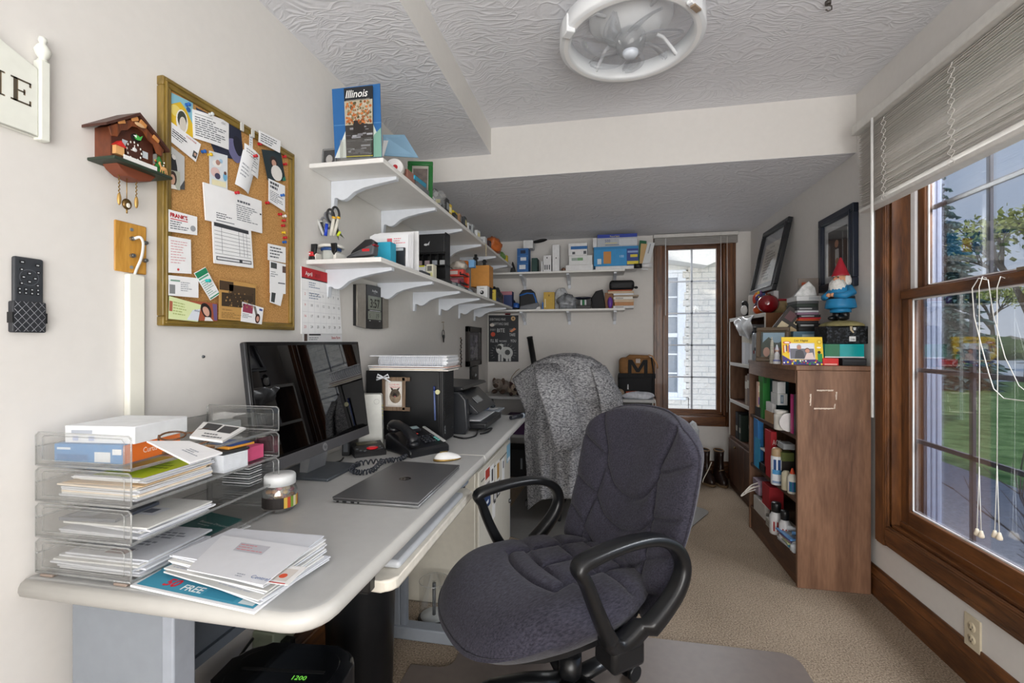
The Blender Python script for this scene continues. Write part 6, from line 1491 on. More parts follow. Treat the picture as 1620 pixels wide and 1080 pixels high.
# -- lower shelf, from the near end
p = W(487, 400, y=1.55)
tm = T('tape_measure', 'small red tape measure at the near end of the lower shelf', 'tape measure', (W(490, 400, y=1.56).x, 1.565, ZLO))
q = MB(); q.box(-.026, .026, -.02, .02, .0, .016, P('1b1b1c', .4), .004); q.obj('base', tm); q = MB(); q.box(-.025, .025, -.019, .019, .016, .034, P('c8242b', .35), .005); q.obj('body', tm)
q = MB(); q.at((-.015, -.0195, .020), (PI/2, 0, 0)); q.card(.0, .002, .028, .008, .0004, P('e8c9ca', .5)); q.obj('label', tm)
cx = W(524, 390, y=1.60)
org = T('pen_holder', 'grey desk organiser full of pens and scissors at the shelf end', 'pen holder', (cx.x, 1.60, ZLO)); GRY = P('bfc2bd', .5); CRM = P('e4e2da', .5)
q = MB(); q.prism([(.034*cos(2*PI*i/8+PI/8), .034*sin(2*PI*i/8+PI/8)) for i in range(8)], 0, .052, GRY); q.obj('cup', org)
q = MB(); q.lathe([(.048, .052), (.050, .056), (.048, .062), (.036, .062), (.036, .052)], CRM, seg=32, closed=True); q.obj('rim', org)
q = MB(); q.lathe([(.035, .040), (.038, .043), (.038, .050), (.035, .052)], P('264a86', .4), seg=24); q.obj('band', org)
for s_ in (-1, 1):
    q = MB(); q.prism([(s_*.030, .062), (s_*.052, .062), (s_*.052, .035), (s_*.042, .018), (s_*.034, .030)], -.052, -.040, P('17181a', .35), axis='y', bev=.002); q.obj('side_pouch', org)
    q = MB(); q.box(s_*.042-.006, s_*.042+.006, -.045, .02, 0, .03, CRM, .002); q.obj('support', org)
def stick(name, label, cat, px0, py0, px1, py1, y0, y1, r, col, tip=None, r1=None):
    a, b = W(px0, py0, y=y0), W(px1, py1, y=y1); o = T(name, label, cat, a); q = MB(); d = b-a
    q.cyl((0, 0, 0), d, r, P(col, .3), r1=r1, seg=12); q.obj('barrel', o)
    if tip: q = MB(); q.cyl(d, d*1.12, r*1.15, P(tip, .3), seg=12); q.obj('cap', o)
    return o
stick('pen', 'clear pen leaning to the left in the pen holder', 'pen', 512, 372, 497, 334, 1.60, 1.61, .0055, 'c4c5c4', 'e3e4e3')
stick('pen', 'thick black and clear pen beside the blue pen', 'pen', 511, 372, 508, 352, 1.615, 1.615, .007, '3b3d3e', 'b9bab8')
stick('pen', 'blue pen in the pen holder', 'pen', 515, 373, 517, 354, 1.59, 1.59, .006, '2145c4', '9aa0a8')
stick('pen', 'white and yellow pen in front of the scissors', 'pen', 523, 373, 528, 346, 1.588, 1.588, .0065, 'd9d7cc', 'e0ae24')
stick('pen', 'second white and yellow pen next to the black scissors', 'pen', 528, 373, 535, 346, 1.594, 1.594, .0060, 'cfcdc3', 'e0ae24')
stick('highlighter', 'lime highlighter between the scissors', 'marker', 534, 373, 538, 366, 1.60, 1.60, .005, 'cfe02c')
def scissors(label, col, px, py, ang, y, s_=1.0):
    o = T('scissors', label, 'scissors', W(px, py, y=y), (PI/2, 0, 0)); o.rotation_euler = (PI/2, ang, 0); m_ = P(col, .4)
    for k in (-1, 1):
        q = MB(); q.tube([(k*.013+.014*cos(2*PI*i/22)*s_, .072+.026*sin(2*PI*i/22)*s_, k*.003) for i in range(22)], .0045, m_, 8, closed=True, flat=(1, 1)); q.tube([(k*.009, .048, k*.003), (k*.003, .02, k*.002), (0, .0, 0)], [.006, .007, .006], m_, 8); q.obj('handle', o)
    q = MB(); q.prism([(-.005, .002), (.005, .002), (.001, -.03)], -.002, .002, P('9da0a3', .25, .9)); q.obj('blade', o)
scissors('black-handled scissors standing in the pen holder', '242528', 533, 368, -.22, 1.605); scissors('grey-handled scissors leaning to the right in the pen holder', '74767a', 537, 369, -.75, 1.615)
st = T('stapler', 'black and grey stapler propped open on the lower shelf', 'stapler', W(574, 403, y=1.60), (0, 0, 0)); st.location.z = ZLO; st.location.y = 1.60
q = MB(); q.box(-.055, .055, -.022, .022, 0, .008, BLACK, .002); q.obj('base', st)
q = MB(); q.prism([(-.058, .010), (.052, .020), (.056, .050), (.045, .058), (-.035, .028), (-.058, .016)], -.020, .020, P('55575b', .4), axis='y', bev=.005); q.obj('body', st)
q = MB(); q.prism([(-.045, .026), (.050, .055), (.058, .068), (.040, .080), (.016, .078), (-.035, .040)], -.016, .016, P('222326', .35), axis='y', bev=.006); q.obj('top_arm', st)
q = MB(); q.prism([(.020, .044), (.056, .054), (.058, .060), (.022, .050)], -.017, .017, P('8d1c28', .4), axis='y'); q.obj('grip_stripe', st)
q = MB(); q.at((.012, -.0204, .036), (PI/2, 0, .0)); q.card(-.004, -.004, .026, .006, 0, RED); q.obj('badge', st)
sbox('staple_box', 'turquoise cardboard box behind the stapler', 'box', 592, 618, 382, ZLO, .05, '28a3c4', [], xf=-.832)
sbox('small_case', 'small black case in front of the white paper rack', 'case', 622, 640, 391, ZLO, .03, '20252b', [('-y', .1, .85, .9, .97, 'b8bfc4')], xf=XF-.03)
rk = spot(590, 655, 361, ZLO)
pr_ = T('paper_rack', 'white wire paper rack holding stamped envelopes', 'rack', (0, 0, 0))
q = MB(); q.box(rk[0], rk[1], rk[2]+.05, rk[2]+.056, ZLO, rk[3], P('e6e7e8', .5), .001); q.box(rk[0], rk[1], rk[2]-.06, rk[2]+.056, ZLO, ZLO+.005, P('e6e7e8', .5)); q.obj('tray', pr_)
for i in range(4):
    y = rk[2]-.012-.012*i
    s_ = Sheet([(rk[0]+.010, y, ZLO+.006), (rk[1]-.002*i, y, ZLO+.006), (rk[1]-.002*i, y+.004, rk[3]-.018-.006*i), (rk[0]+.010, y+.004, rk[3]-.018-.006*i)], 'eff0f3', .002)
    if i == 3: s_.card(.45, .72, .58, .9, 'dd6a74'); s_.lines(.62, .72, .92, .92, 3, 'dd8a92', 3); s_.solo('envelope', 'envelope with red stamped address at the front of the white paper rack', 'envelope')
    else: s_.solo('envelope', 'plain envelope behind the stamped one in the white paper rack', 'envelope', 'plain envelopes in the rack')
# black organiser with logo
b = spot(657, 705, 367, ZLO)
og = T('storage_drawers', 'black plastic drawer organiser with pigeonholes and a white emblem', 'organiser', ((b[0]+b[1])/2, b[2], ZLO)); w_ = (b[1]-b[0])/2; h_ = b[3]-ZLO
BP = P('141517', .4)
q = MB(); q.box(-w_, w_, .065, .07, 0, h_, BP); q.box(-w_, -w_+.004, 0, .07, 0, h_, BP); q.box(w_-.004, w_, 0, .07, 0, h_, BP)
for zz in (0, h_*.34, h_*.58, h_*.96): q.box(-w_, w_, 0, .07, zz, zz+.004, BP)
for i in range(1, 4): q.box(-w_+2*w_*i/4-.0015, -w_+2*w_*i/4+.0015, 0, .07, h_*.34, h_*.58, BP)
q.box(-.002, .002, 0, .07, 0, h_*.34, BP); q.obj('body', og)
q = MB(); q.box(-w_+.004, w_-.004, -.006, .004, h_*.60, h_*.96, P('1c1d20', .35), .003); q.at((0, -.0064, 0), (PI/2, 0, 0)); q.disc(-.022, h_*.76, .011, 0, P('d6d9dc', .4), 10, ry=.006); q.poly([(-.014, h_*.77), (.0, h_*.83), (-.006, h_*.74)], 0.0002, P('d6d9dc', .4)); q.obj('drawer', og)
for i, c in enumerate(('9c8a8c', 'a08e92', '8a9098', '9a9c9e')):
    x = b[0]+2*w_*(i+.5)/4; carton('memo_pad', ('first', 'second', 'third', 'fourth')[i]+' small note pad along the pigeonholes of the black organiser', 'pad', x-.014, x+.014, b[2]+.005, b[2]+.06, ZLO+h_*.34+.0045, .024, c)
carton('label_box', 'white and yellow printed box in the lower pigeonhole of the black organiser', 'box', b[0]+.030, b[0]+.030+w_*.62, b[2]-.075, b[2]-.010, ZLO, h_*.30, 'e9ebec', [('-y', 0, .9, 1, 1, 'd9d332'), ('-y', .1, .3, .8, .7, '9aa3ad')])
carton('label_box', 'cream printed packet beside the white and yellow box', 'packet', b[0]+.030+w_*.66, b[0]+.030+w_*1.1, b[2]-.060, b[2]-.010, ZLO, h_*.33, 'e6e3cf', [('-y', .15, .6, .8, .9, '6e6d66'), ('-y', .1, .0, .9, .5, 'dedc9e')])
sbox('slide_box', 'flat grey tray lying at the shelf edge before the black organiser', 'tray', 640, 668, 428, ZLO, .10, '4a4c50', [], h=.014)
def pouch(name, label, cat, c, r, col, seed=1, amp=.18, mat=None, rot=0.0, squash=.0):
    """a crumpled bag or soft thing"""
    rnd = random.Random(seed); ph_ = [rnd.uniform(0, 6) for _ in range(6)]
    def fn(p, th, a):
        k = 1+amp*(.5*sin(3*a+ph_[0]+2*th)+.3*sin(5*a-3*th+ph_[1])+.3*sin(7*th+2*a+ph_[2])+.2*sin(11*a+9*th+ph_[3]))
        p = p*k
        if p.z < -r[2]*.7: p.z = -r[2]*.7
        return p
    q = MB(); q.ell((0, 0, r[2]*.7), r, mat or P(col, .45, var=.2), 26, 16, fn); return q.solo(name, label, cat, c, (0, 0, rot))
FILM = clear('plastic_film', (.93, .94, .95), .05, .28, .12, .5)
x0, x1, y, zt = spot(706, 733, 374, ZLO)
carton('packet', 'red and white packet in the plastic heap after the black organiser', 'packet', x0+.02, x1, y, y+.05, ZLO+.075, .04, 'c9463d', [('-y', .0, .3, .6, .8, 'c9b9b5')])
carton('packet', 'magenta packet under the red packet after the organiser', 'packet', x0+.02, x1-.01, y, y+.05, ZLO+.020, .045, '8f3c4c', [('-y', .1, .2, .7, .8, 'b9848e')])
pouch('plastic_bag', 'clear bag crumpled over the packets after the organiser', 'bag', ((x0+x1)/2+.02, y+.02, ZLO+.115), (.05, .05, .03), 'c8c0b5', 3, mat=P('b3aba0', .3, var=.3))
carton('blister_pack', 'flat clear blister pack at the shelf edge below the packets', 'pack', x1-.14, x1+.006, y-.10, y+.05, ZLO, .012, '8a9a94', [('+z', .1, .1, .9, .9, '3c4a47')])
pouch('orange_pouch', 'orange plastic bag on the lower shelf behind the organiser', 'bag', (x0+.05, y+.16, ZLO+.15), (.05, .04, .025), 'c8702a', 5)
carton('blue_box', 'small pale blue box high in the heap on the lower shelf', 'box', x0+.10, x0+.135, y+.12, y+.16, ZLO+.145, .045, '6fa3d2')
x0, x1, y, zt = spot(733, 744, 400, ZLO)
q = MB(); q.prism([(-.016, 0), (.012, 0), (.018, .01), (.020, .085), (.012, .095), (-.016, .098)], 0, .02, P('d1402a', .3), axis='y', bev=.004); q.solo('red_case', 'glossy orange-red plastic case on the lower shelf', 'case', ((x0+x1)/2, y-.02, ZLO+.018))
x0, x1, y, zt = spot(745, 774, 419, ZLO)
carton('clasp_box', 'orange kraft box lying above the white and yellow boxes', 'box', x0, x1, y, y+.12, ZLO+.088, max(.03, zt-ZLO-.088), 'cf8f42')
for i, (dx, h2) in enumerate(((.02, .09), (.085, .05))):
    q = MB(); q.box(-.010, .010, -.01, .01, 0, h2, P('17181a', .4), .003); q.box(-.018, .018, -.012, .012, h2*.6, h2*.75, P('26272a', .4), .003); q.solo('clamp', ('tall' if i == 0 else 'short')+' black clip standing on the orange kraft box', 'clamp', (x0+dx, y+.06, ZLO+.088+max(.03, zt-ZLO-.088)+.0005))
x0, x1, y, zt = spot(754, 771, 434, ZLO)
carton('white_box', 'white product box with a round dark picture on the lower shelf', 'box', x0, x1, y, y+.06, ZLO, .086, 'eeeff0', [('-y', .3, .78, .7, .82, '8c8f94')])
q = MB(); q.at((0, 0, 0), (PI/2, 0, 0)); q.disc(0, 0, .014, 0, P('2a2b2e', .4), 18); q.disc(-.004, .004, .006, .0003, P('d9dadb', .4), 12); q.solo('round_sticker', 'dark round picture on the white product box', 'sticker', ((x0+x1)/2, y-.0012, ZLO+.040))
x2, x3, y2, z2 = spot(771, 784, 433, ZLO)
carton('yellow_pad', 'yellow legal pad standing beside the white product box', 'notepad', x2, x3, y2, y2+.02, ZLO, .088, 'dcc64e', [('-y', .1, .3+.12*i, .6, .32+.12*i, 'b8a23a') for i in range(5)])
q = MB(); q.cyl((0, 0, 0), (0, .08, 0), .035, P('a8b3c2', .4), seg=20); q.cyl((0, -.001, 0), (0, 0, 0), .026, P('5c728f', .4), seg=20); q.solo('spool', 'grey-blue spool lying before the white product box', 'spool', (x0-.06, y-.04, ZLO+.0355))
x0, x1, y, zt = spot(786, 795, 450, ZLO)
carton('black_device', 'black handset standing after the yellow pad', 'device', x0, x1, y, y+.03, ZLO, .075, '1d1f22', [('-y', .2, .5, .8, .9, '7a8088')])
pouch('cable_bundle', 'dark cable bundle heaped at the far end of the lower shelf', 'cables', (XF-.07, 3.55, ZLO), (.06, .12, .07), '23272c', 8, .3)
for i, zz_ in enumerate((.016, .066)):
    x0, x1, y, zt = spot(706, 734, 374, ZLO)
    q = MB(); q.box(-.012, .012, 0, .11, 0, .006, P('17181a', .4), .001); q.box(-.012, -.009, 0, .11, .006, .018, P('17181a', .4)); q.solo('rail', ('lower' if i == 0 else 'upper')+' black plastic rail beside the packets on the lower shelf', 'rail', (XF-.016, y-.03, ZLO+.014+zz_))
q = MB(); q.box(-.012, .012, -.004, .06, 0, .014, P('2b2d30', .4), .002); q.solo('plastic_block', 'small dark block under the black plastic rails', 'block', (XF-.016, y, ZLO))
y_ = W(776, 420, x=XF-.02).y; carton('radio', 'black radio handset after the orange kraft box', 'radio', XF-.055, XF-.02, y_, y_+.03, ZLO+.0905, .075, '16171a', [('-y', .2, .5, .8, .9, '55595e')])
carton('black_box', 'black box under the radio handset on the lower shelf', 'box', XF-.07, XF-.018, y_-.01, y_+.05, ZLO, .089, '1b1c1f')
q = MB(); q.tube(curve2([(0, 0, 0), (.02, .05, .03), (.03, .12, .0), (.02, .17, -.03)], 6), .009, P('a88a66', .7), 8, flat=(.4, 1)); q.solo('tan_strap', 'tan strap curling past the radio handset', 'strap', (XF-.06, y_+.06, ZLO+.04))
q = MB(); q.tube([(0, 0, 0), (.003, .004, -.04), (.0, 0, -.07)], .004, P('cdbfa3', .8), 6, flat=(.4, 1)); q.tube([(0, .01, 0), (-.002, .012, -.05), (.002, .012, -.085)], .004, P('cdbfa3', .8), 6, flat=(.4, 1)); q.solo('ribbon', 'beige ribbon dangling from the upper shelf edge', 'ribbon', (XF+.006, W(767, 392, x=XF).y, UPP+.012))
for i, (px, c, w2_, h2_, lab) in enumerate(((712, '2c3033', .05, .020, 'dark flat tool at the shelf edge under the packets'), (719, '7d8a86', .04, .016, 'grey-green blister card at the shelf edge'), (727, '3a4650', .05, .022, 'blue-grey flat case before the spool'), (789, '22335c', .04, .030, 'navy box after the yellow legal pad'), (794, '3d4045', .04, .040, 'charcoal box near the far end of the lower shelf'))):
    yy = W(px, 440, x=XF-.01).y; carton('small_case', lab, 'case', XF-w2_-.012, XF-.010, yy-.05, yy+.03, ZLO, h2_, c, [('+x', .2, .2, .8, .8, 'a7adb0')] if i in (1, 2) else [])
# -- upper shelf
hb = T('brochure_holder', 'clear acrylic holder for leaflets at the end of the upper shelf', 'leaflet holder', (W(567, 240, y=1.585).x, 1.585, ZUP))
q = MB(); q.box(-.062, .062, .020, .0225, 0, .115, CLEAR); q.box(-.062, .062, -.022, -.0195, 0, .085, CLEAR); q.box(-.062, .062, -.022, .0225, 0, .002, CLEAR)
for s_ in (-1, 1): q.box(s_*.062-.001, s_*.062+.001, -.022, .0225, 0, .085, CLEAR)
q.obj('pocket', hb)
q = MB()
for s_ in (-.045, -.005): q.cyl((s_, -.0235, -.004), (s_, -.021, -.004), .004, P('8f9194', .3, .6), seg=10)
q.obj('screw', hb)
def stand_px(c, y, col, th=.0015, ytop=None):
    pts = [W(a, b, y=y) for a, b in c[:2]]+[W(a, b, y=(ytop if ytop else y)) for a, b in c[2:]]
    return Sheet(pts, col, th)
s_ = stand_px([(530, 250), (604, 248), (601, 132), (525, 141)], 1.582, '2c68a6', .003, 1.588)
s_.poly([(.0, .0), (.5, .0), (.30, .45)], 'dfe6e0'); s_.poly([(.55, .0), (1, .0), (1, .18), (.80, .52)], 'cfdcd4'); s_.poly([(.75, .0), (1, .0), (1, .4), (.85, .3)], '7fae9d', d=.0007); s_.card(.0, .46, 1, .475, '4d84bb', d=.0007)
s_.solo('brochure', 'blue sailing brochure behind the state map in the acrylic holder', 'brochure')
s_ = stand_px([(548, 249), (590, 247), (589, 135), (544, 140)], 1.574, '3a3633', .004, 1.577)
s_.card(.0, .82, 1, 1, '23262b'); s_.text('Illinois', .03, .855, .155, 'f3f3f1', bold=.012, shear=.25, sx=.85); s_.card(.06, .815, .9, .832, '9c9a94')
rnd = random.Random(14)
s_.card(0, .46, 1, .81, 'b9b09a', d=.0006)
for k in range(170):
    v = rnd.uniform(.48, .79); s_.disc(rnd.uniform(.05, .95), v, rnd.uniform(.02, .05), rnd.choice(['b5642f', '9a5226', 'c97a40', '8a7a55', 'cbbfae', '5b5336']), d=.0008+.00001*k, n=9)
for k in range(50): u = rnd.uniform(0, .8); v = rnd.uniform(.02, .45); s_.card(u, v, min(1, u+rnd.uniform(.1, .35)), v+rnd.uniform(.008, .03), rnd.choice(['8e8f94', '2e2c2b', '5e5c60', 'a9abb1', '44403e']), d=.0008+.00001*k)
s_.card(.3, .34, .7, .52, '2a2522', d=.0015); s_.card(0, .0, 1, .015, 'b9b02c', d=.002)
s_.solo('road_map', 'folded Illinois map with autumn picture in the acrylic holder', 'map')
p = W(521, 246, y=1.63)
frame_at('framed_picture', 'small clear frame with a grey portrait behind the brochures', (p.x, 1.63, ZUP), (PI/2-.06, 0, 0), .060, .088, .004, .006, '8b8d8e', lambda q, w_, h_, n: (q.card(-w_*.42, h_*.06, w_*.42, h_*.94, n, P('3d3d3f', .5)), q.disc(0, h_*.52, w_*.24, n+.0003, P('bcb9b6', .5), ry=h_*.2), q.poly([(-w_*.35, h_*.08), (w_*.35, h_*.08), (w_*.15, h_*.34), (-w_*.15, h_*.34)], n+.0004, P('77777a', .5))), 'd5d2cc')
def cyl_x(r, l, m, seg=24): q = MB(); q.cyl((0, -l/2, 0), (0, l/2, 0), r, m, seg=seg); return q
p = W(625, 256, x=XF-.05); tr_ = T('tape_roll', 'roll of tape on its side at the front of the upper shelf', 'tape', (p.x, p.y, ZUP+.0375), (0, 0, .2))
q = MB(); q.cyl((0, -.012, 0), (0, .030, 0), .036, P('c3bfba', .35), seg=32); q.obj('roll', tr_); q = MB(); q.cyl((0, -.0135, 0), (0, -.011, 0), .034, P('e9e8e6', .5), seg=28); q.cyl((.004, -.0150, 0), (.004, -.0125, 0), .010, P('b5222c', .5), seg=14); q.obj('label_disc', tr_)
sbox('brick_box', 'reddish speckled box behind the tape roll on the upper shelf', 'box', 628, 645, 252, ZUP, .08, '9a6a5c', [('-y', .1, .1, .9, .9, '84574a')], xf=XF-.015, h=.05)
s_ = Sheet([W(608, 246, y=1.80), W(662, 249, x=XF-.03), W(640, 213, x=XF-.10), W(606, 213, y=1.82)], '8fb6d2', .004); s_.solo('folder', 'pale blue translucent folder leaning on the upper shelf', 'folder')
s_ = Sheet([W(604, 247, y=1.78), W(607, 247, y=1.78), W(614, 222, y=1.80), W(607, 222, y=1.80)], 'e9eaea', .002); s_.solo('leaflet', 'white leaflet curling beside the acrylic holder', 'leaflet')
p = W(655, 268, x=XF-.03); q = MB(); q.prism([(-.02, 0), (.02, 0), (.022, .018), (-.022, .03)], -.09, .09, P('22a2c8', .35), axis='y', bev=.004); q.solo('teal_tool', 'turquoise plastic holder lying along the upper shelf edge', 'tool', (XF-.04, p.y+.05, ZUP+.038), (.12, 0, .1))
carton('support_box', 'low grey box under the turquoise holder', 'box', XF-.09, XF-.015, p.y-.03, p.y+.14, ZUP, .034, '6f7276')
y_ = W(672, 270, x=-.86).y; o = frame_at('framed_picture', 'green framed picture standing on the upper shelf near the ceiling', (-.885, y_, ZUP), (PI/2-.10, 0, .25), .125, .225, .022, .014, '1d6b2e', lambda q, w_, h_, n: q.card(-w_*.28, h_*.16, w_*.28, h_*.84, n, P('6b5f58', .6, var=.4)), 'b9b3aa')
pouch('plastic_bag', 'clear crumpled plastic bag below the green frame', 'bag', (XF-.05, W(675, 285, x=XF-.05).y+.16, ZUP+.001), (.045, .09, .06), 'd5d7d8', 11, .22, mat=FILM)
def pair_of(label, px, py, c, y_off=0):
    p = W(px, py, x=XF-.02); o = T('tape_dispenser', label, 'tape dispenser', (XF-.065, p.y+y_off, ZUP), (0, 0, .1)); q = MB(); q.prism([(-.05, 0), (.05, 0), (.05, .05), (.02, .10), (-.03, .105), (-.05, .06)], -.012, .012, P('151618', .35), axis='y', bev=.004); q.obj('body', o)
    for s_ in (-.02, .02): q = MB(); q.cyl((s_, -.0135, .075), (s_, -.0115, .075), .012, P('b6b8b8', .4), seg=16); q.obj('window_disc', o)
    q = MB(); q.box(-.045, -.02, -.014, .014, .03, .05, P('d8c331', .4), .002); q.box(.018, .042, -.014, .014, .03, .05, P('d8c331', .4), .002); q.obj('yellow_tab', o)
pair_of('black and yellow holder by the plastic bag on the upper shelf', 698, 300, 0)
for i, (px, c, hh, lab) in enumerate(((714, 'd3bf2f', .050, 'yellow box past the black and yellow holder on the upper shelf'), (722, '1d1e20', .045, 'black case past the yellow box on the upper shelf'), (731, 'b5864c', .035, 'tan box in the middle of the upper shelf'), (739, '37393d', .05, 'dark grey box in the middle of the upper shelf'))):
    p = W(px, 320, x=XF-.03); carton('small_box', lab, 'box', XF-.11, XF-.018, p.y, p.y+.07, ZUP, hh, c)
for i, (px, r, c, lab) in enumerate(((745, (.05, .05, .03), 'b9bcbd', 'grey plastic packet on the upper shelf beyond the dark box'), (752, (.05, .06, .035), '8f9496', 'clear bag with grey contents on the upper shelf'), (760, (.04, .06, .03), 'c8cccf', 'white crumpled packet on the upper shelf'))):
    pouch('packet', lab, 'packet', (XF-.075, W(px, 345, x=XF-.05).y, ZUP+.001), r, c, 20+i, .25)
for i, (px, c, hh, lab) in enumerate(((765, 'd6d9da', .06, 'white leaflet box toward the far end of the upper shelf'), (769, '55585c', .05, 'grey box toward the far end of the upper shelf'))):
    p = W(px, 350, x=XF-.03); carton('small_box', lab, 'box', XF-.10, XF-.02, p.y, p.y+.06, ZUP, hh, c, [('-y', .2, .2, .8, .7, '9aa0a6')])
pouch('snack_bag', 'orange and brown bag bulging over the upper shelf edge', 'bag', (XF-.03, W(782, 375, x=XF-.03).y-.05, ZUP+.001), (.07, .11, .065), 'b9622a', 31, .2)
pouch('snack_bag', 'dark maroon bag under the orange bag on the upper shelf', 'bag', (XF-.20, W(778, 375, x=XF-.05).y-.06, ZUP+.001), (.06, .09, .08), '45222a', 33, .2)
pouch('green_packet', 'green and white packet at the far end of the upper shelf', 'packet', (XF-.05, 3.66, ZUP+.001), (.05, .09, .035), '6f9a4c', 35, .2)
for i, (px, c, hh, lab) in enumerate(((796, 'd8bf2c', .06, 'yellow box at the very end of the upper shelf'), (793, '2c3a6b', .085, 'navy box at the very end of the upper shelf'))):
    p = W(px, 400, x=XF-.05); carton('small_box', lab, 'box', XF-.10+.05*(1-i), XF-.055+.045*(1-i), min(p.y, 3.80), min(p.y, 3.80)+.05, ZUP, hh, c)

for i, (px, c, w2_, d2_, h2_, lab) in enumerate(((706, '1a1b1d', .05, .05, .07, 'black plastic case next to the black and yellow holder'), (711, 'c9ab35', .04, .04, .055, 'mustard box behind the yellow box on the upper shelf'), (719, '202124', .06, .06, .030, 'flat black tool on the upper shelf edge'), (727, '8a6a4e', .05, .05, .050, 'brown carton on the upper shelf'), (735, '2f3236', .05, .05, .06, 'charcoal carton on the upper shelf'), (742, 'c4c8ca', .05, .04, .045, 'pale grey carton on the upper shelf'), (748, 'a8adb0', .04, .04, .055, 'silver grey carton on the upper shelf'), (756, 'd9dcdd', .05, .05, .05, 'white carton past the silver grey one'), (774, '3a2528', .05, .05, .05, 'maroon carton below the orange bag'), (789, 'e0e3e0', .05, .04, .045, 'white and green carton near the upper shelf end'), (791, '4f7f3f', .03, .04, .05, 'small green carton near the upper shelf end'))):
    yy = W(px, 330, x=XF-.012).y; carton('carton', lab, 'box', XF-w2_-.006, XF-.006, yy-.02, yy-.02+d2_, ZUP, h2_, c, [('+x', .15, .2, .85, .7, ('8f9498', 'e3d9a0', '55585c')[i % 3])], rnd.uniform(-.2, .2))
# == far wall shelves
YF = YB-.265
ZB1, ZB2 = BSU+TH+.0008, BSL+TH+.0008
def bbox(name, label, cat, l, t, r, b, col, prints=(), d=.09, y=YF, z=None, group=None, up=None):
    """a box facing the room on a far shelf, its front face between two pixels; it rests at z (the shelf) or at the height of pixel row b"""
    p0, p1 = W(l, t, y=y), W(r, b, y=y); z0 = ZB1 if z == 1 else ZB2 if z == 2 else (z if z else p1.z)
    return carton(name, label, cat, p0.x, p1.x, y, y+d, z0, p0.z-z0, col, prints, 0, group)
def at_top(o, y=YF):
    return o.location.z+max(v.co.z for c in o.children for v in c.data.vertices)+.0008
b1 = bbox('light_bulb_box', 'blue box with white bulb pictures on the upper far shelf', 'box', 818, 393, 836, 427, '2a66a8', [('-y', .3, .78, .75, .92, '1c2e4c'), ('-y', .3, .48, .8, .62, 'dfe6ee'), ('-y', .2, .12, .75, .3, 'dfe6ee'), ('-y', .0, .66, 1, .68, '4f86c2'), ('-y', .0, .34, 1, .36, '4f86c2')], .12, z=1)
bbox('white_box', 'small white box stacked on the blue bulb box', 'box', 828, 380, 843, 393, 'dfe1e3', [], .12, y=YF+.01, z=at_top(b1))
q = MB(); q.ell((0, 0, 0), (.075, .03, .014), P('16171a', .6), 24, 10); q.solo('eyeglass_case', 'long black oval case on top of the small white box', 'case', (W(856, 381, y=YF+.05).x-.02, YF+.07, at_top(b1)+.0725), (0, -.15, 0))
bbox('book', 'dark green book standing beside the blue bulb box', 'book', 841, 408, 850, 428, '1f4540', [], .12, z=1)
q = MB(); q.prism([(0, 0), (.05, 0), (.022, .10)], 0, .05, P('191a1d', .6), axis='y'); q.solo('dark_pouch', 'dark pouch leaning left of the blue bulb box', 'pouch', (W(812, 427, y=YF).x-.035, YF+.02, ZB1))
bbox('white_box', 'thin white box left of the slotted white box', 'box', 856, 413, 858.6, 428, 'e4e5e6', [], .08, z=1)
bbox('white_box', 'white box with dark slots on the upper far shelf', 'box', 859.5, 404, 872, 428, 'e6e7e9', [('-y', .4, .8, .55, .9, '5a5d63'), ('-y', .15, .1, .3, .4, '5a5d63'), ('-y', .42, .1, .57, .4, '5a5d63'), ('-y', .7, .1, .85, .4, '5a5d63')], .10, z=1)
bbox('white_box', 'tall narrow white box on the upper far shelf', 'box', 874, 387, 885, 428, 'eaebed', [('-y', .45, .47, .6, .52, '3f4248')], .10, z=1)
f1 = bbox('white_box', 'flat white box at the bottom of the three stacked white boxes', 'box', 895, 419.5, 938, 428, 'e8e9ea', [], .14, z=1)
f2 = bbox('white_box', 'white box with green lettering in the middle of its stack', 'box', 900, 404.5, 937, 419, 'e6e8e8', [('-y', .12, .45, .35, .75, '9fb0a6'), ('-y', .36, .45, .6, .75, '79a878')], .13, z=at_top(f1))
bbox('white_box', 'white box with blue band on top of its stack', 'box', 899.5, 385, 929, 404, 'e9eaeb', [('-y', .12, .5, 1, .75, '2b6fb4'), ('-y', .2, .1, .35, .3, '55585e'), ('-y', .8, .1, .95, .35, '55585e')], .13, z=at_top(f2))
q = MB(); q.ell((0, 0, .018), (.022, .02, .018), P('7a5a48', .6, var=.3), 12, 8); q.solo('trinket', 'small brown trinket left of the stacked white boxes', 'trinket', (W(893, 425, y=YF).x-.012, YF+.05, ZB1))
e0 = bbox('envelope_box', 'flat white envelope box under the blue box', 'box', 942, 421.5, 1008, 428, 'e6e7e8', [], .16, z=1)
e1 = bbox('envelope_box', 'bright blue clasp envelope box with a yellow and navy panel', 'box', 939.5, 391, 1010, 421, '2a93d2', [('-y', .22, .12, .39, .75, 'c98a43'), ('-y', .08, .1, .17, .38, 'd5e4ee'), ('-y', .74, .0, 1, .95, '27418c'), ('-y', .82, .42, .98, .56, 'd9c93a'), ('-y', .75, .05, 1, .22, 'd9c93a'), ('-y', .76, .65, .99, .75, '8fa6d6'), ('-y', .0, .86, 1, 1, '2484c0'), ('-y', .57, .42, .7, .6, 'bfe0f3', '100', .9)], .17, y=YF-.005, z=at_top(e0))
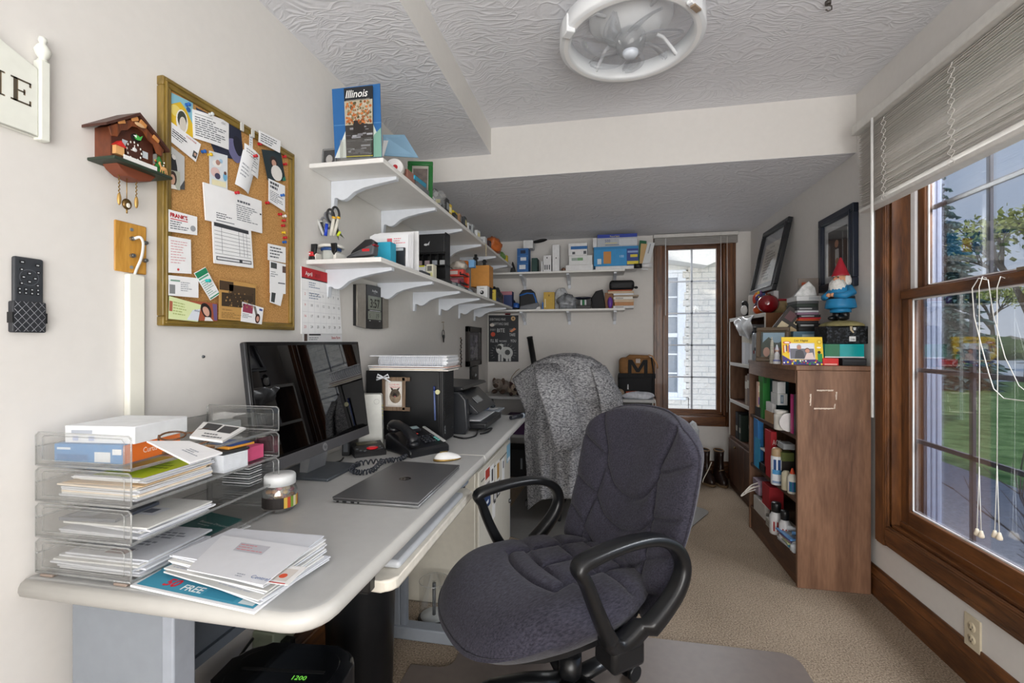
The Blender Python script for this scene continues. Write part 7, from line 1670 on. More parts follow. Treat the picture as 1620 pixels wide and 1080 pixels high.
bbox('envelope_box', 'grey envelope box with blue and yellow top band stacked on the bright blue box', 'box', 945, 371.5, 1008, 391, 'b9bfc6', [('-y', .0, .72, 1, 1, '2440a4'), ('-y', .32, .76, .92, .97, 'e3d53a', 'Press-it Seal-it', .62), ('-y', .19, .36, .5, .68, '27348c', '500', .9), ('-y', .2, .26, .5, .32, 'd9cf8c'), ('-y', .2, .08, .6, .2, '8f98a3'), ('-y', .55, .1, 1, .6, 'd2d7dc')], .16, y=YF+.005, z=at_top(e1))
bbox('white_box', 'thin white box tucked left of the envelope boxes', 'box', 938, 376.5, 944.5, 391, 'e0e2e4', [], .14, y=YF+.02, z=at_top(e1))
for i, (a, b, c, lab) in enumerate((((1009, 422), (1018, 380), '2f6a4c', 'green edged folder leaning right of the blue envelope box'), ((1011, 424), (1020, 385), 'c8a878', 'brown card leaning right of the envelope box'), ((1014, 426), (1031, 383), 'd8dbdd', 'grey white binder leaning out past the shelf end'))):
    yy = YF+.03-.012*i; s_ = Sheet([W(a[0], a[1], y=yy), W(a[0]+11, a[1]+1.5, y=yy), W(b[0]+5, b[1]+1, y=yy+.02), W(b[0]-6, b[1], y=yy+.02)], c, .006); 
    if i == 2: s_.card(.35, .6, .5, .95, '9aa0a5')
    s_.solo('folder', lab, 'folder')
cr = MB(); a, b = W(1003, 429, y=YF-.01), W(1031, 429, y=YF-.01); cr.cyl((0, 0, 0), (b.x-a.x)*Vector((.45, 0, 0)), .020, P('1b1c1e', .5), seg=18); cr.cyl(Vector(((b.x-a.x)*.45, 0, 0)), Vector((b.x-a.x, 0, 0)), .021, P('e2e3e5', .5), seg=18); cr.solo('paper_roll', 'black and white roll poking out past the far shelf end', 'roll', (a.x, YF-.005, ZB1+.0215))
# lower far shelf
q = MB(); q.ell((0, 0, .05), (.03, .03, .05), P('17181b', .5), 14, 10); q.ell((.03, -.01, .035), (.045, .035, .035), P('2a62b8', .4), 14, 10); q.ell((.02, -.02, .012), (.06, .04, .014), P('16181c', .5), 14, 8); q.solo('headset', 'blue and black headset in the corner of the lower far shelf', 'headset', (W(808, 480, y=YF).x, YF+.10, ZB2))
bbox('gift_box', 'pink and navy box near the corner of the lower far shelf', 'box', 791, 461, 810, 477, '2b3c6d', [('-y', 0, 0, .3, 1, 'c98a94'), ('-y', .0, .8, 1, 1, 'b97a86')], .08, y=YF-.06, z=ZB2)
bg_ = T('camera_bag', 'black camera bag with blue piping on the lower far shelf', 'bag', (W(834, 487, y=YF).x, YF+.06, ZB2))
q = MB(); q.prism([(-.075, 0), (.07, 0), (.085, .05), (.055, .16), (.03, .18), (-.045, .175), (-.075, .14)], -.05, .06, P('1a1b1f', .6, var=.2), axis='y', bev=.012); q.obj('body', bg_)
q = MB(); q.tube([(-.07, -.052, .125), (0, -.055, .145), (.055, -.052, .14), (.075, -.055, .09), (.085, -.052, .04)], .007, P('2e6fc2', .5), 8); q.obj('blue_piping', bg_)
q = MB(); q.prism([(-.07, 0), (.08, 0), (.11, .035), (.10, .06), (-.06, .03)], -.075, -.05, P('6f7278', .5), axis='y', bev=.006); q.obj('front_pocket', bg_)
bbox('white_card', 'white card lying before the black camera bag', 'card', 834, 485.5, 855, 489, 'e2e3e4', [], .03, y=YF-.012, z=2)
bbox('yellow_box', 'yellow box standing behind a blue one on the lower far shelf', 'box', 860, 462, 877, 488, 'c9a542', [('-y', .1, .1, .2, .6, 'e6dcb4'), ('-y', .45, .75, .55, .85, '8c6f22')], .05, z=2)
bbox('blue_box', 'thin blue box peeking left of the yellow box', 'box', 857.5, 478, 860, 488, '2f6db8', [], .05, z=2)
pouch('plastic_bag', 'white plastic bag behind the clear bag on the lower far shelf', 'bag', (W(886, 480, y=YF+.08).x, YF+.16, ZB2), (.075, .055, .115), 'cfd2d6', 41, .14)
pouch('plastic_bag', 'crumpled clear bag of grey things on the lower far shelf', 'bag', (W(897, 484, y=YF).x, YF+.035, ZB2), (.085, .05, .075), '8f9399', 43, .24, mat=P('7f8388', .25, var=.4))
q = MB(); q.ell((0, 0, 0), (.085, .05, .012), P('23283a', .3), 24, 8); q.solo('dark_dish', 'dark blue shallow dish on top of the battery pack', 'dish', (W(921, 467, y=YF+.03).x, YF+.06, ZB2+.098))
bp_ = T('battery_pack', 'black pack with white and green batteries on the lower far shelf', 'batteries', (W(924, 487, y=YF).x, YF+.05, ZB2)); q = MB(); q.box(-.07, .06, -.04, .05, 0, .030, P('1b1c1f', .5), .003); q.box(-.06, .06, -.02, .05, .03, .084, P('202226', .5), .003); q.obj('case', bp_)
for i in range(3): q = MB(); q.cyl((-.025+.018*i, -.032, .031), (-.025+.018*i, -.032, .078), .0085, P(('e6e8ea', '3f8a5c', 'dfe2e5')[i], .35), seg=12); q.obj('battery', bp_)
q = MB(); q.prism([(-.055, 0), (.06, 0), (.055, .05), (.035, .165), (-.025, .15), (-.065, .09)], -.05, .05, P('17181b', .7, var=.15), axis='y', bev=.012); q.solo('black_bag', 'black padded bag leaning on the lower far shelf', 'bag', (W(947, 487, y=YF).x, YF+.05, ZB2))
q = MB(); q.ell((0, 0, .05), (.022, .022, .05), P('6f3fa6', .4), 16, 10); q.solo('purple_bottle', 'purple bottle between the black bag and the stacked books', 'bottle', (W(966, 485, y=YF).x-.003, YF+.02, ZB2+.0))
bbox('brown_box', 'brown box behind the purple bottle', 'box', 957, 463, 971, 488, '8f5f38', [], .05, y=YF+.06, z=2)
zz = ZB2; SB = [('d9dadc', .022, 'white printed booklet at the bottom of the far shelf stack'), ('b9814f', .030, 'tan book second from the bottom of the far shelf stack'), ('cdb69a', .024, 'beige book under the white one in the far shelf stack'), ('e4e2dc', .024, 'white paperback in the middle of the far shelf stack'), ('a08c74', .014, 'brown envelope sticking out of the far shelf stack'), ('dfe3e8', .016, 'pale blue booklet in the far shelf stack'), ('c9b294', .020, 'kraft envelope near the top of the far shelf stack'), ('b8562f', .010, 'orange red folder topping the far shelf stack')]
rnd = random.Random(6); hh_ = (W(985, 458, y=YF).z-ZB2)/sum(a[1] for a in SB)
for i, (c, h, lab) in enumerate(SB):
    x0, x1 = W(972-rnd.uniform(0, 2)-(10 if i > 5 else 0), 480, y=YF).x, W(1001+rnd.uniform(-2, 3)+(9 if i == 4 else 0), 480, y=YF).x
    carton('book', lab, 'book', x0, x1, YF+.01*rnd.random(), YF+.16, zz, h*hh_-.0008, c, [('-y', .1, .3, .5, .6, '8d8478')] if i in (0, 3) else [], rnd.uniform(-.03, .03)); zz += h*hh_
cs = T('zip_case', 'black zipped case resting on top of the far shelf book stack', 'case', (W(984, 450, y=YF).x, YF+.075, zz+.001)); q = MB(); q.box(-.105, .105, -.06, .06, 0, .085, P('141518', .6), .028, 4); q.obj('body', cs)
q = MB(); q.tube([(-.10, -.0605, .045), (.10, -.0605, .045)], .002, P('4a4c50', .4), 6); q.obj('zip', cs); q = MB(); q.ell((.12, -.03, .02), (.016, .012, .012), P('1a1b1d', .5), 10, 8); q.obj('zip_pull', cs)
# == on the near bookcase
ZT = BH+.003
def gpx(px, py, y): return W(px, py, y=y)
# gnome on a rock on a black box on a teal box
tb0 = gpx(1300, 575, Y0+.02); 
xa, xb = W(1303, 570, y=Y0+.03).x, X1-.004
bx1 = carton('black_case', 'low black case under the teal box on the bookcase', 'case', W(1333, 570, y=Y0+.03).x, xb, Y0+.03, Y0+.20, ZT, .034, '17191d', [('-y', .05, .6, .95, .75, '3a3d42')])
rb = carton('red_box', 'small bright red box beside the low black case', 'box', W(1302, 570, y=Y0+.015).x, W(1327, 570, y=Y0+.015).x, Y0+.015, Y0+.12, ZT, .034, 'cf2a26', [('-y', .1, .08, .9, .25, 'e8b0a4')])
tx0 = W(1305, 550, y=Y0+.05).x
tl = carton('teal_box', 'glossy turquoise box with green end and white lid line', 'box', tx0, xb, Y0+.05, Y0+.22, ZT+.0365, .066, '14a5a8', [('-y', 0, 0, .38, 1, '0f6b43'), ('-y', .0, .0, 1, .08, 'e4e6e4')], rough=.25)
blk = speckle('cracked_black', '0c0d0f', '3f444a', 90, .35, .8, .004, None, .50, .62)
bkx = T('trinket_box', 'black crackle-finish box with a white tag carrying the gnome', 'box', (W(1340, 540, y=Y0+.09).x, Y0+.14, ZT+.104))
q = MB(); q.box(-.098, .098, -.07, .07, 0, .086, blk, .006); q.obj('box_body', bkx)
q = MB(); q.at((0, -.0708, 0), (PI/2, 0, 0)); q.box(.0, .028, .012, .036, 0, .0008, P('e8e9ea', .6)); q.text('146', .004, .017, .014, .0011, P('3a3c40', .6)); q.obj('tag', bkx, 'white numbered tag')
q = MB(); q.at((0, -.0712, 0), (PI/2, 0, 0)); q.poly([(.002, .086), (.014, .086), (.012, .070), (.022, .055), (.016, .052), (.004, .066)], .0, P('cfc0a0', .8)); q.poly([(.016, .080), (.030, .080), (.028, .066), (.018, .066)], .0002, P('d9dcde', .6)); q.obj('torn_tape', bkx, 'torn tan tape')
gn = T('garden_gnome', 'garden gnome with red pointed hat, white beard and blue coat on a mound', 'garden gnome', (W(1333, 500, y=Y0+.11).x, Y0+.13, ZT+.1905), (0, 0, rad(-66))); gn.scale = (1.12, 1.12, 1.16)
q = MB(); q.ell((0, 0, .0), (.095, .062, .026), P('8b8358', .9, var=.3, bump=.5, bscale=90), 30, 12, lambda p, th, a: Vector((p.x*(1+.06*sin(4*a)), p.y*(1+.06*sin(3*a)), max(p.z, 0)))); q.obj('mound', gn)
BT_ = P('101114', .35)
for s_ in (-1, 1):
    q = MB(); q.ell((s_*.022, -.012, .036), (.017, .030, .012), BT_, 16, 10); q.lathe([(.015, .03), (.017, .05), (.016, .062), (.013, .062)], BT_, (s_*.020, .002, 0), 16); q.obj('boot', gn)
BLUE = P('1f7fb2', .5, var=.12)
q = MB(); q.lathe([(.015, .058), (.040, .060), (.040, .075), (.020, .082)], BLUE, seg=24)
q.lathe([(.050, .076), (.060, .080), (.058, .095), (.052, .118), (.050, .130), (.047, .145), (.040, .165), (.028, .178), (.012, .184)], BLUE, seg=30); q.lathe([(.060, .080), (.052, .082), (.030, .084)], BLUE, seg=30); q.obj('coat', gn)
q = MB(); q.lathe([(.0525, .117), (.0535, .119), (.0525, .126), (.051, .128)], BT_, seg=30); q.obj('belt', gn)
for s_ in (-1, 1):
    q = MB(); q.tube([(s_*.036, .004, .165), (s_*.056, -.002, .142), (s_*.050, -.034, .128), (s_*.016, -.052, .132)], [.015, .017, .014, .011], BLUE, 12); q.ell((s_*.010, -.054, .134), (.011, .009, .009), P('d69d78', .6), 12, 8); q.obj('arm', gn)
BRD_ = P('e3e2de', .9, var=.12, bump=.8, bscale=120)
q = MB(); q.ell((0, 0, .200), (.028, .027, .030), P('d69d78', .6), 20, 14); q.ell((0, -.029, .203), (.007, .009, .007), P('d08a6c', .6), 12, 8)
for s_ in (-1, 1): q.ell((s_*.010, -.0245, .210), (.004, .003, .003), P('1d1a18', .3), 8, 6); q.ell((s_*.011, -.024, .2155), (.007, .003, .002), BRD_, 8, 6); q.ell((s_*.014, -.021, .199), (.008, .006, .006), P('d58d70', .6), 10, 6)
q.ell((0, -.027, .190), (.008, .003, .0025), P('9c4a40', .5), 10, 6); q.obj('head', gn)
q = MB(); q.ell((0, -.018, .170), (.036, .026, .036), BRD_, 24, 14, lambda p, th, a: p*(1+.09*sin(9*a+5*th))); q.ell((0, .012, .196), (.036, .026, .034), BRD_, 24, 14, lambda p, th, a: p*(1+.09*sin(9*a+4*th)))
for s_ in (-1, 1): q.tube([(s_*.002, -.032, .193), (s_*.012, -.034, .190), (s_*.022, -.026, .184)], [.004, .005, .002], BRD_, 8)
q.obj('beard_and_hair', gn)
q = MB(); q.lathe([(.033, .216), (.034, .220), (.031, .226), (.022, .250), (.012, .275), (.004, .296), (0, .298)], P('a4172a', .5, var=.1), seg=28); q.obj('hat', gn)
# Las Vegas photo frame
yv = Y0+.03; a0, b0 = W(1238, 577, y=yv), W(1302, 577, y=yv); topv = W(1240, 533, y=yv)
sv = Sheet([Vector((a0.x, yv, ZT+.001)), Vector((b0.x, yv-.012, ZT+.001)), Vector((b0.x+.002, yv+.014, topv.z)), Vector((a0.x+.004, yv+.026, topv.z))], 'dfbb22', .008, rough=.4)
sv.text('Las Vegas', .30, .84, .115, '2a2320', d=.001, shear=.35, bold=.005); sv.card(.18, .20, .80, .78, 'c9c8cc', d=.0008); sv.card(.20, .22, .78, .76, '6d6c74', d=.0010); sv.card(.20, .58, .78, .76, 'd9dbe0', d=.0012); sv.poly([(.30, .22), (.56, .22), (.52, .48), (.44, .56), (.34, .50)], '4d4d51', d=.0014); sv.disc(.42, .62, .055, 'b98672', d=.0016); sv.disc(.42, .66, .055, 'a59a92', d=.0015); sv.poly([(.54, .22), (.78, .22), (.74, .44), (.6, .42)], 'd8c3bd', d=.0015); sv.disc(.62, .50, .055, 'c18b76', d=.0018); sv.disc(.62, .53, .06, '6a4a3a', d=.0017)
sv.poly([(.0, .0), (1, .0), (1, .10), (.82, .20), (.2, .17), (.0, .35)], '45356f', d=.0013)
rnd = random.Random(3)
for k in range(40): u = rnd.uniform(.03, .95); v = rnd.uniform(.02, .15); sv.disc(u, v, rnd.uniform(.012, .028), rnd.choice(['e7e4da', 'c8352d', '2b56a8', 'e3c531', '2f8f4a', '1d1b1f']), d=.0015+.00002*k, n=8)
for k in range(5): sv.card(.03+.035*k, .42+.03*(k % 3), .055+.035*k, .72-.04*(k % 2), ['c8562f', 'e3e0d4', '45356f', 'd9762d', '7f4fa0'][k], d=.0015)
sv.disc(.92, .82, .06, 'c79f1e', d=.001); sv.disc(.92, .82, .035, 'e3cf6a', d=.0012); sv.card(.86, .12, .97, .40, '2e8a48', d=.0015); sv.disc(.90, .45, .04, '1f1c1c', d=.0016); sv.disc(.13, .80, .10, 'c2382e', d=.001, ry=.05); sv.disc(.13, .80, .07, 'f0e6da', d=.0012, ry=.03); sv.disc(.9, .62, .05, 'e9e6df', d=.001, ry=.03)
o = sv.solo('photo_holder', 'yellow Las Vegas souvenir frame with a photo of two people', 'picture frame')
# things behind and beside it
im_land = lambda q, w_, h_, n: (q.card(-w_*.36, h_*.14, w_*.36, h_*.86, n, P('2c3a34', .5)), q.card(-w_*.30, h_*.55, w_*.36, h_*.84, n+.0003, P('93b2c6', .5)), q.poly([(-w_*.36, h_*.5), (-.02, h_*.72), (w_*.1, h_*.5), (w_*.36, h_*.66), (w_*.36, h_*.4), (-w_*.36, h_*.4)], n+.0005, P('33473a', .5)), q.disc(-w_*.18, h_*.28, w_*.10, n+.0006, P('c79b88', .5), ry=h_*.14), q.disc(w_*.12, h_*.3, w_*.12, n+.0006, P('6b2f3a', .5), ry=h_*.14))
frame_at('framed_picture', 'bronze framed landscape photo leaning on the bookcase top', (W(1222, 565, y=2.80).x, 2.80, ZT+.001), (PI/2-.16, 0, -.45), .165, .195, .024, .016, '5a4a38', im_land, '6b5c48')
ew = T('tower_figurine', 'pale stacked tower figurine in front of the bronze frame', 'figurine', (W(1221, 575, y=2.62).x, 2.62, ZT)); q = MB()
for i in range(14): q.box(-.010+.0003*i, .010-.0003*i, -.010+.0003*i, .010-.0003*i, i*.0088, i*.0088+.0072, P('b5b0a2', .7, var=.2), .001)
q.cyl((0, 0, .123), (0, 0, .138), .003, P('b5b0a2', .7), seg=8); q.obj('tower', ew)
fg = T('figurine', 'small white and lilac figurine beside the pale tower', 'figurine', (W(1229, 576, y=2.58).x, 2.58, ZT)); q = MB(); q.lathe([(0, 0), (.016, 0), (.018, .012), (.012, .030), (.013, .045), (.008, .060), (0, .064)], P('d9dade', .4, var=.1), seg=20); q.obj('body', fg); q = MB(); q.ell((0, 0, .070), .009, P('d9b5a0', .5), 12, 8); q.lathe([(.010, .072), (.007, .080), (.003, .098), (0, .100)], P('cfd2dc', .5), seg=14); q.obj('head', fg); q = MB(); q.lathe([(.0165, .012), (.0185, .014), (.0165, .022)], P('7d84b5', .5), seg=20); q.obj('sash', fg)
bo = T('spray_bottle', 'silver patterned bottle with black cap at the far end of the bookcase top', 'bottle', (W(1199, 573, y=3.05).x, 3.05, ZT)); q = MB(); q.lathe([(0, 0), (.030, 0), (.032, .004), (.032, .150), (.026, .165), (.020, .168)], P('a9b0b8', .3, .3, var=.2), seg=26); q.obj('body', bo); q = MB(); q.lathe([(.020, .165), (.022, .168), (.022, .200), (.019, .204), (0, .204)], P('131416', .4), seg=24); q.obj('cap', bo)
q = MB(); 
for i in range(9): a = -2.6+i*.22; q.ell((.0322*cos(a), .0322*sin(a), .05+.018*(i % 3)), (.004, .004, .012), P(('8c2f35', '39414c', 'dfe3e6')[i % 3], .5), 8, 6)
q.obj('label_print', bo)
cx0, cx1 = W(1246, 540, y=2.86).x, W(1299, 540, y=2.80).x
ib = carton('picture_box', 'blue and white pictured box under the pile of discs', 'box', cx0, cx1, 2.78, 2.95, ZT, W(1270, 524, y=2.78).z-ZT, '5d7f92', [('-y', 0, 0, 1, .45, 'cfd4d6'), ('-y', .3, .55, .7, .9, 'aac3cf'), ('-y', .08, .1, .6, .35, 'e6e9ea')])
z = ZT+(W(1270, 524, y=2.78).z-ZT)+.001; rnd = random.Random(12)
CDC = [('1a1b1d', .015, 'thick black case at the bottom of the disc pile'), ('18191b', .013, 'black disc case second from the bottom of the pile'), ('26272b', .010, 'dark disc case below the orange one'), ('c65a2c', .006, 'orange disc case in the pile'), ('c22a33', .006, 'red disc case just above the orange one'), ('2a2b30', .010, 'dark grey disc case above the red one'), ('8b6f86', .008, 'mauve disc case in the pile'), ('c9ccd2', .008, 'silver disc case in the pile'), ('3a3d40', .012, 'charcoal disc case under the grey slab'), ('2f3a33', .012, 'dark green disc case high in the pile'), ('55585a', .010, 'grey disc case just below the white box of the pile')]
tt = (W(1270, 476, y=2.80).z-z)/sum(a[1] for a in CDC)
for i, (c, h, lab) in enumerate(CDC):
    dx = rnd.uniform(-.008, .008)-.004*(i > 6); carton('disc_case', lab, 'disc case', cx0+.03+dx, cx1-.008+dx, 2.79, 2.93, z, h*tt-.0006, c, [('-y', .1, .3, .7, .7, 'a9abad')] if i in (1, 5, 8) else [], rnd.uniform(-.06, .06)); z += h*tt
dvd = carton('white_case', 'white box lying on top of the disc pile', 'box', cx0+.02, cx1-.004, 2.79, 2.93, z, .026, 'd2d4d6', [('-y', .5, .2, .95, .8, 'b5babf')]); z += .027
q = MB(); q.prism([(-.055, 0), (.06, 0), (.05, .05), (.02, .085), (-.01, .06)], -.03, .03, P('b9bbbb', .25, var=.35), axis='y', bev=.004); q.solo('plastic_pouch', 'clear crinkled pouch on the white box of the disc pile', 'pouch', ((cx0+cx1)/2+.005, 2.85, z), (0, 0, -.2))
tx = W(1283, 455, y=2.92); o = carton('backing_card', 'grey wood-look card with an orange leaf mark leaning on the wall', 'card', W(1262, 470, y=2.965).x, W(1294, 470, y=2.965).x, 2.955, 2.965, ZT+.18, max(.05, W(1280, 440, y=2.96).z-ZT-.18), '8b8078', [('-y', .16, .74, .42, .92, 'b9522a')])
q = MB(); q.box(-.09, .09, -.012, .012, 0, .23, P('2a2420', .6)); q.at((-.09, -.0125, 0), (PI/2, 0, 0))
for k in range(9): q.card(.015+.055*(k % 3), .02+.07*(k//3), .058+.055*(k % 3), .07+.07*(k//3), .0002, P(('b09a72', '8a6a4a', '5b3a3f', 'c3b595')[k % 4], .6))
q.at(); q.solo('photo_collage', 'tan and maroon patterned album leaning against the disc pile', 'album', (W(1226, 523, y=2.84).x+.012, 2.84, ZT+.075), (0, .62, -.1))
carton('wood_block', 'dark block behind the bronze frame supporting the patterned album', 'box', W(1229, 520, y=2.90).x, cx0-.004, 2.84, 2.98, ZT, .085, '3a2c22')
# == on and in the taller corner bookcase
ZC = UH+.003
def on2(px, y): return W(px, 490, y=y).x
rg_ = T('glass_float', 'large red glass ball on the taller bookcase', 'ornament', (on2(1210, 3.32)+.02, 3.32, ZC)); q = MB(); q.ell((0, 0, .062), (.066, .060, .062), P('7d0f18', .08, spec=.8, coat=.5), 32, 20); q.obj('ball', rg_); q = MB(); q.lathe([(.014, .118), (.018, .126), (.012, .130)], P('5a3a1c', .3, .6), seg=16); q.obj('cap', rg_)
q = MB(); q.lathe([(.03, 0), (.045, .002), (.048, .06), (.050, .085), (.047, .085), (.042, .01)], P('b9a57a', .35, var=.2), seg=26); 
tnn = T('candle_tin', 'gold tin with red lid behind the red glass ball', 'tin', (on2(1236, 3.36)-.01, 3.36, ZC)); q.obj('tin', tnn); q = MB(); q.lathe([(0, .094), (.050, .094), (.053, .090), (.053, .080), (.050, .080)], P('a3182a', .35), seg=26); q.obj('lid', tnn)
pk_ = T('pumpkin', 'small orange pumpkin at the front of the taller bookcase top', 'ornament', (U0+.03, 3.42, ZC)); q = MB(); q.ell((0, 0, .030), (.044, .044, .032), P('c2531f', .45, var=.15), 36, 16, lambda p, th, a: p*(1+.06*abs(cos(4.5*a)))); q.obj('body', pk_); q = MB(); q.tube([(0, 0, .056), (.004, 0, .072)], [.006, .004], P('5b4a2a', .7), 8); q.obj('stalk', pk_)
tk = T('turkey_figurine', 'colourful bird figurine with purple and orange plumage', 'figurine', (U0+.075, 3.56, ZC)); q = MB(); q.ell((0, 0, .055), (.045, .040, .055), P('4a3350', .5, var=.3), 20, 14); q.obj('body', tk)
q = MB(); q.ell((-.012, -.02, .120), (.028, .026, .030), P('5b4a86', .5, var=.3), 16, 12)
for s_ in (-1, 1): q.ell((-.012+s_*.012, -.043, .126), .006, P('e8d23c', .4), 8, 6)
q.prism([(-.006, .0), (.006, 0), (0, -.016)], .112, .120, P('e08a2c', .5)); q.obj('head', tk)
for i, c in enumerate(('c8402a', 'e07a2c', 'd8b23a', '7a4a8c', '3f6ea8', 'c8402a', 'e3d9c8')): 
    a = -1.2+i*.4; q = MB(); q.ell((.045*sin(a)+.01, .02, .10+.045*cos(a)), (.014, .006, .034), P(c, .5), 12, 10); q.obj('feather', tk)
pg = T('penguin_figurine', 'black and white bird figurine at the corner of the taller bookcase', 'figurine', (U0+.03, 3.74, ZC)); q = MB(); q.ell((0, 0, .05), (.035, .035, .052), P('141517', .4), 20, 14); q.ell((-.010, -.004, .098), (.022, .022, .022), P('141517', .4), 16, 10); q.obj('body', pg); q = MB(); q.ell((-.014, -.014, .048), (.026, .026, .038), P('e6e6e4', .5), 16, 12); q.obj('belly', pg)
carton('white_box', 'tilted white box behind the bird figurine', 'box', U0+.05, U0+.15, 3.62, 3.72, ZC, .155, 'd9d7d2', [('-y', .15, .45, .7, .55, '9a9893')], .5)
q = MB(); q.box(-.016, .016, -.006, .006, 0, .16, P('dfe0e2', .5), .002); q.solo('price_strip', 'upright white strip standing before the black framed certificate', 'strip', (on2(1229, 3.42), 3.44, ZC))
pst = bpy.data.objects.get('picture_frame.003')
# books on the upper two shelves of the taller bookcase
def bookrow(y0, y1, z, hmax, specs, grp):
    y = y0; 
    for i, (t, h, c, lab) in enumerate(specs):
        if y+t > y1: break
        q = MB(); d = .135; o = T('book', lab, 'book', (U0+.012, y, z), (0, 0, 0))
        q.box(0, d, 0, t-.0012, 0, hmax*h, P(c, .5), .0012); q.obj('cover', o)
        q = MB(); q.box(.004, d+.0015, .002, t-.003, .003, hmax*h-.003, P('ddd6c6', .8)); q.box(-.0006, .0, .001, t-.002, hmax*h*.55, hmax*h*.8, P('d5cfc2', .6)); q.obj('pages', o); y += t
bookrow(3.24, 4.03, 1.0205, .33, [(.035, .78, '5d3440', 'maroon binder nearest the room on the upper shelf'), (.030, .80, '3a2a2a', 'dark brown book second on the upper shelf'), (.050, .70, 'e6e4e0', 'wide white book on the upper shelf of the corner bookcase'), (.04, .74, '8d5f7d', 'mauve book on the upper shelf'), (.03, .76, '4f6f55', 'green book on the upper shelf'), (.03, .76, 'b5302c', 'red book on the upper shelf'), (.045, .80, '2f5f9a', 'blue book on the upper shelf'), (.04, .82, '1f3350', 'navy book beside the blue one'), (.05, .84, 'e9e9ea', 'white book beside the navy one'), (.10, .88, 'c9ccd2', 'pale grey ring binder on the upper shelf'), (.09, .90, 'd9dbdf', 'white ring binder at the end of the upper shelf')], '')
bookrow(3.26, 4.03, .7205, .27, [(.04, .72, '4a4a4c', 'charcoal book on the middle shelf'), (.04, .70, '7c7c7e', 'grey book on the middle shelf'), (.025, .72, '5f2a2c', 'deep red book on the middle shelf'), (.03, .76, '8a3f36', 'brick red book on the middle shelf'), (.03, .80, 'd9d6d0', 'white book between red and black on the middle shelf'), (.03, .82, '2d2c2d', 'black book on the middle shelf'), (.035, .80, 'e4e1da', 'ivory book on the middle shelf'), (.03, .84, 'cfccc6', 'light grey book on the middle shelf'), (.04, .84, 'b8b0a4', 'taupe book on the middle shelf'), (.04, .82, 'e0ded8', 'off white book on the middle shelf'), (.05, .86, '6b4a34', 'brown book at the end of the middle shelf'), (.05, .80, '8f7458', 'tan book at the end of the middle shelf')], '')
q = MB(); q.tube([(0, 0, .03), (.03, .02, .06), (.02, .06, .05), (-.01, .05, .09), (.03, .0, .10)], [.02, .03, .03, .025, .015], P('d97f22', .7, var=.2), 10); q.solo('orange_cloth', 'bright orange cloth stuffed above the books on the middle shelf', 'cloth', (U0+.045, 3.29, .9200))
def drape(u, v):
    x = U0-.012-.02*sin(PI*v)+.010*sin(9*u+4*v); y = 3.42+.36*u+.03*sin(6*v); z = UH-.012-.15*v*(.55+.45*sin(PI*u*.9+.3))+.01*sin(13*u)
    return (x, y, z)
PLB = P('c3c4c6', .3, var=.12)
q = MB(); q.grid(drape, 26, 18, PLB, thick=.003); q.solo('plastic_bag', 'white carrier bag hanging over the front of the corner bookcase', 'bag')
q = MB(); q.ell((0, 0, .13), (.065, .12, .105), P('b5b6b9', .3, var=.2), 30, 18, lambda p, th, a: p*(1+.14*sin(3*a+2*th)+.07*sin(7*a-4*th))); q.solo('plastic_bag', 'bulging grey plastic bag on the lower shelf of the corner bookcase', 'bag', (U0+.065, 3.55, .4205))
for i, (yy, c, h, t, lab) in enumerate(((3.25, 'c9c8c2', .19, .05, 'cream book at the near end of the lower shelf'), (3.31, 'd8b63c', .13, .03, 'yellow spine on the lower shelf'), (3.80, '22352c', .20, .06, 'dark green book on the lower shelf'), (3.88, '1b1c1f', .21, .07, 'black book on the lower shelf'))):
    carton('book', lab, 'book', U0+.012, U0+.14, yy, yy+t, .4205, h, c, [('-x', .2, .3, .8, .5, 'b9b5a8')])

# == inside the near bookcase
def shx(px, py, y, z0): 
    """x, y, z of something seen at px on a shelf"""
    return W(px, py, y=y)
def inb(name, label, cat, pxl, pxr, pyt, y, z0, d, col, prints=(), rough=.5, x0=None):
    a = W(pxl, 600, y=y).x; b = W(pxr, 600, y=y).x; zt = W(pxr, pyt, y=y).z
    return carton(name, label, cat, max(a, X0+.002), min(b, X1-.01), y, y+d, z0, max(zt-z0, .012), col, prints, rough=rough)
S1, S2, S3, S4 = SH1+.001, SH2+.001, SH3+.001, SH4+.001
# top shelf (behind the apron)
inb('gift_bag', 'bright green gift bag on the top shelf of the near bookcase', 'bag', 1207, 1219, 592, 2.96, S1, .08, '2f8a3c', [('-y', .1, .8, .5, .95, '1f5f2a')])
inb('patterned_book', 'patterned orange and purple booklet at the far end of the top shelf', 'booklet', 1192, 1206, 604, 3.02, S1+.06, .03, 'c9a48f', [('-y', .1, .1, .5, .4, '7f5a9a'), ('-y', .5, .5, .9, .9, 'd9743c'), ('-y', .15, .6, .4, .85, 'e6dccb')])
carton('black_bundle', 'dark bundle under the patterned booklet', 'bundle', X0+.01, X0+.09, 3.00, 3.10, S1, .058, '1d1e21')
k1 = inb('kraft_box', 'brown kraft box at the bottom of the white box heap', 'box', 1202, 1226, 653, 2.78, S1, .12, 'a88765', [], .7)
zk = at_top(k1); k2 = inb('white_box', 'flat white carton on the kraft box', 'box', 1203, 1228, 638, 2.78, zk, .10, 'e0e0df')
k3 = inb('white_box', 'white box with round blue seal in the heap', 'box', 1212, 1246, 623, 2.70, at_top(k2), .10, 'd6d8d8', [('-y', .28, .15, .60, .9, '6f8396'), ('-y', .36, .3, .52, .75, 'aab6c0')])
inb('white_box', 'small white box on top of the heap on the top shelf', 'box', 1219, 1243, 604, 2.70, at_top(k3), .08, 'dfe1e2')
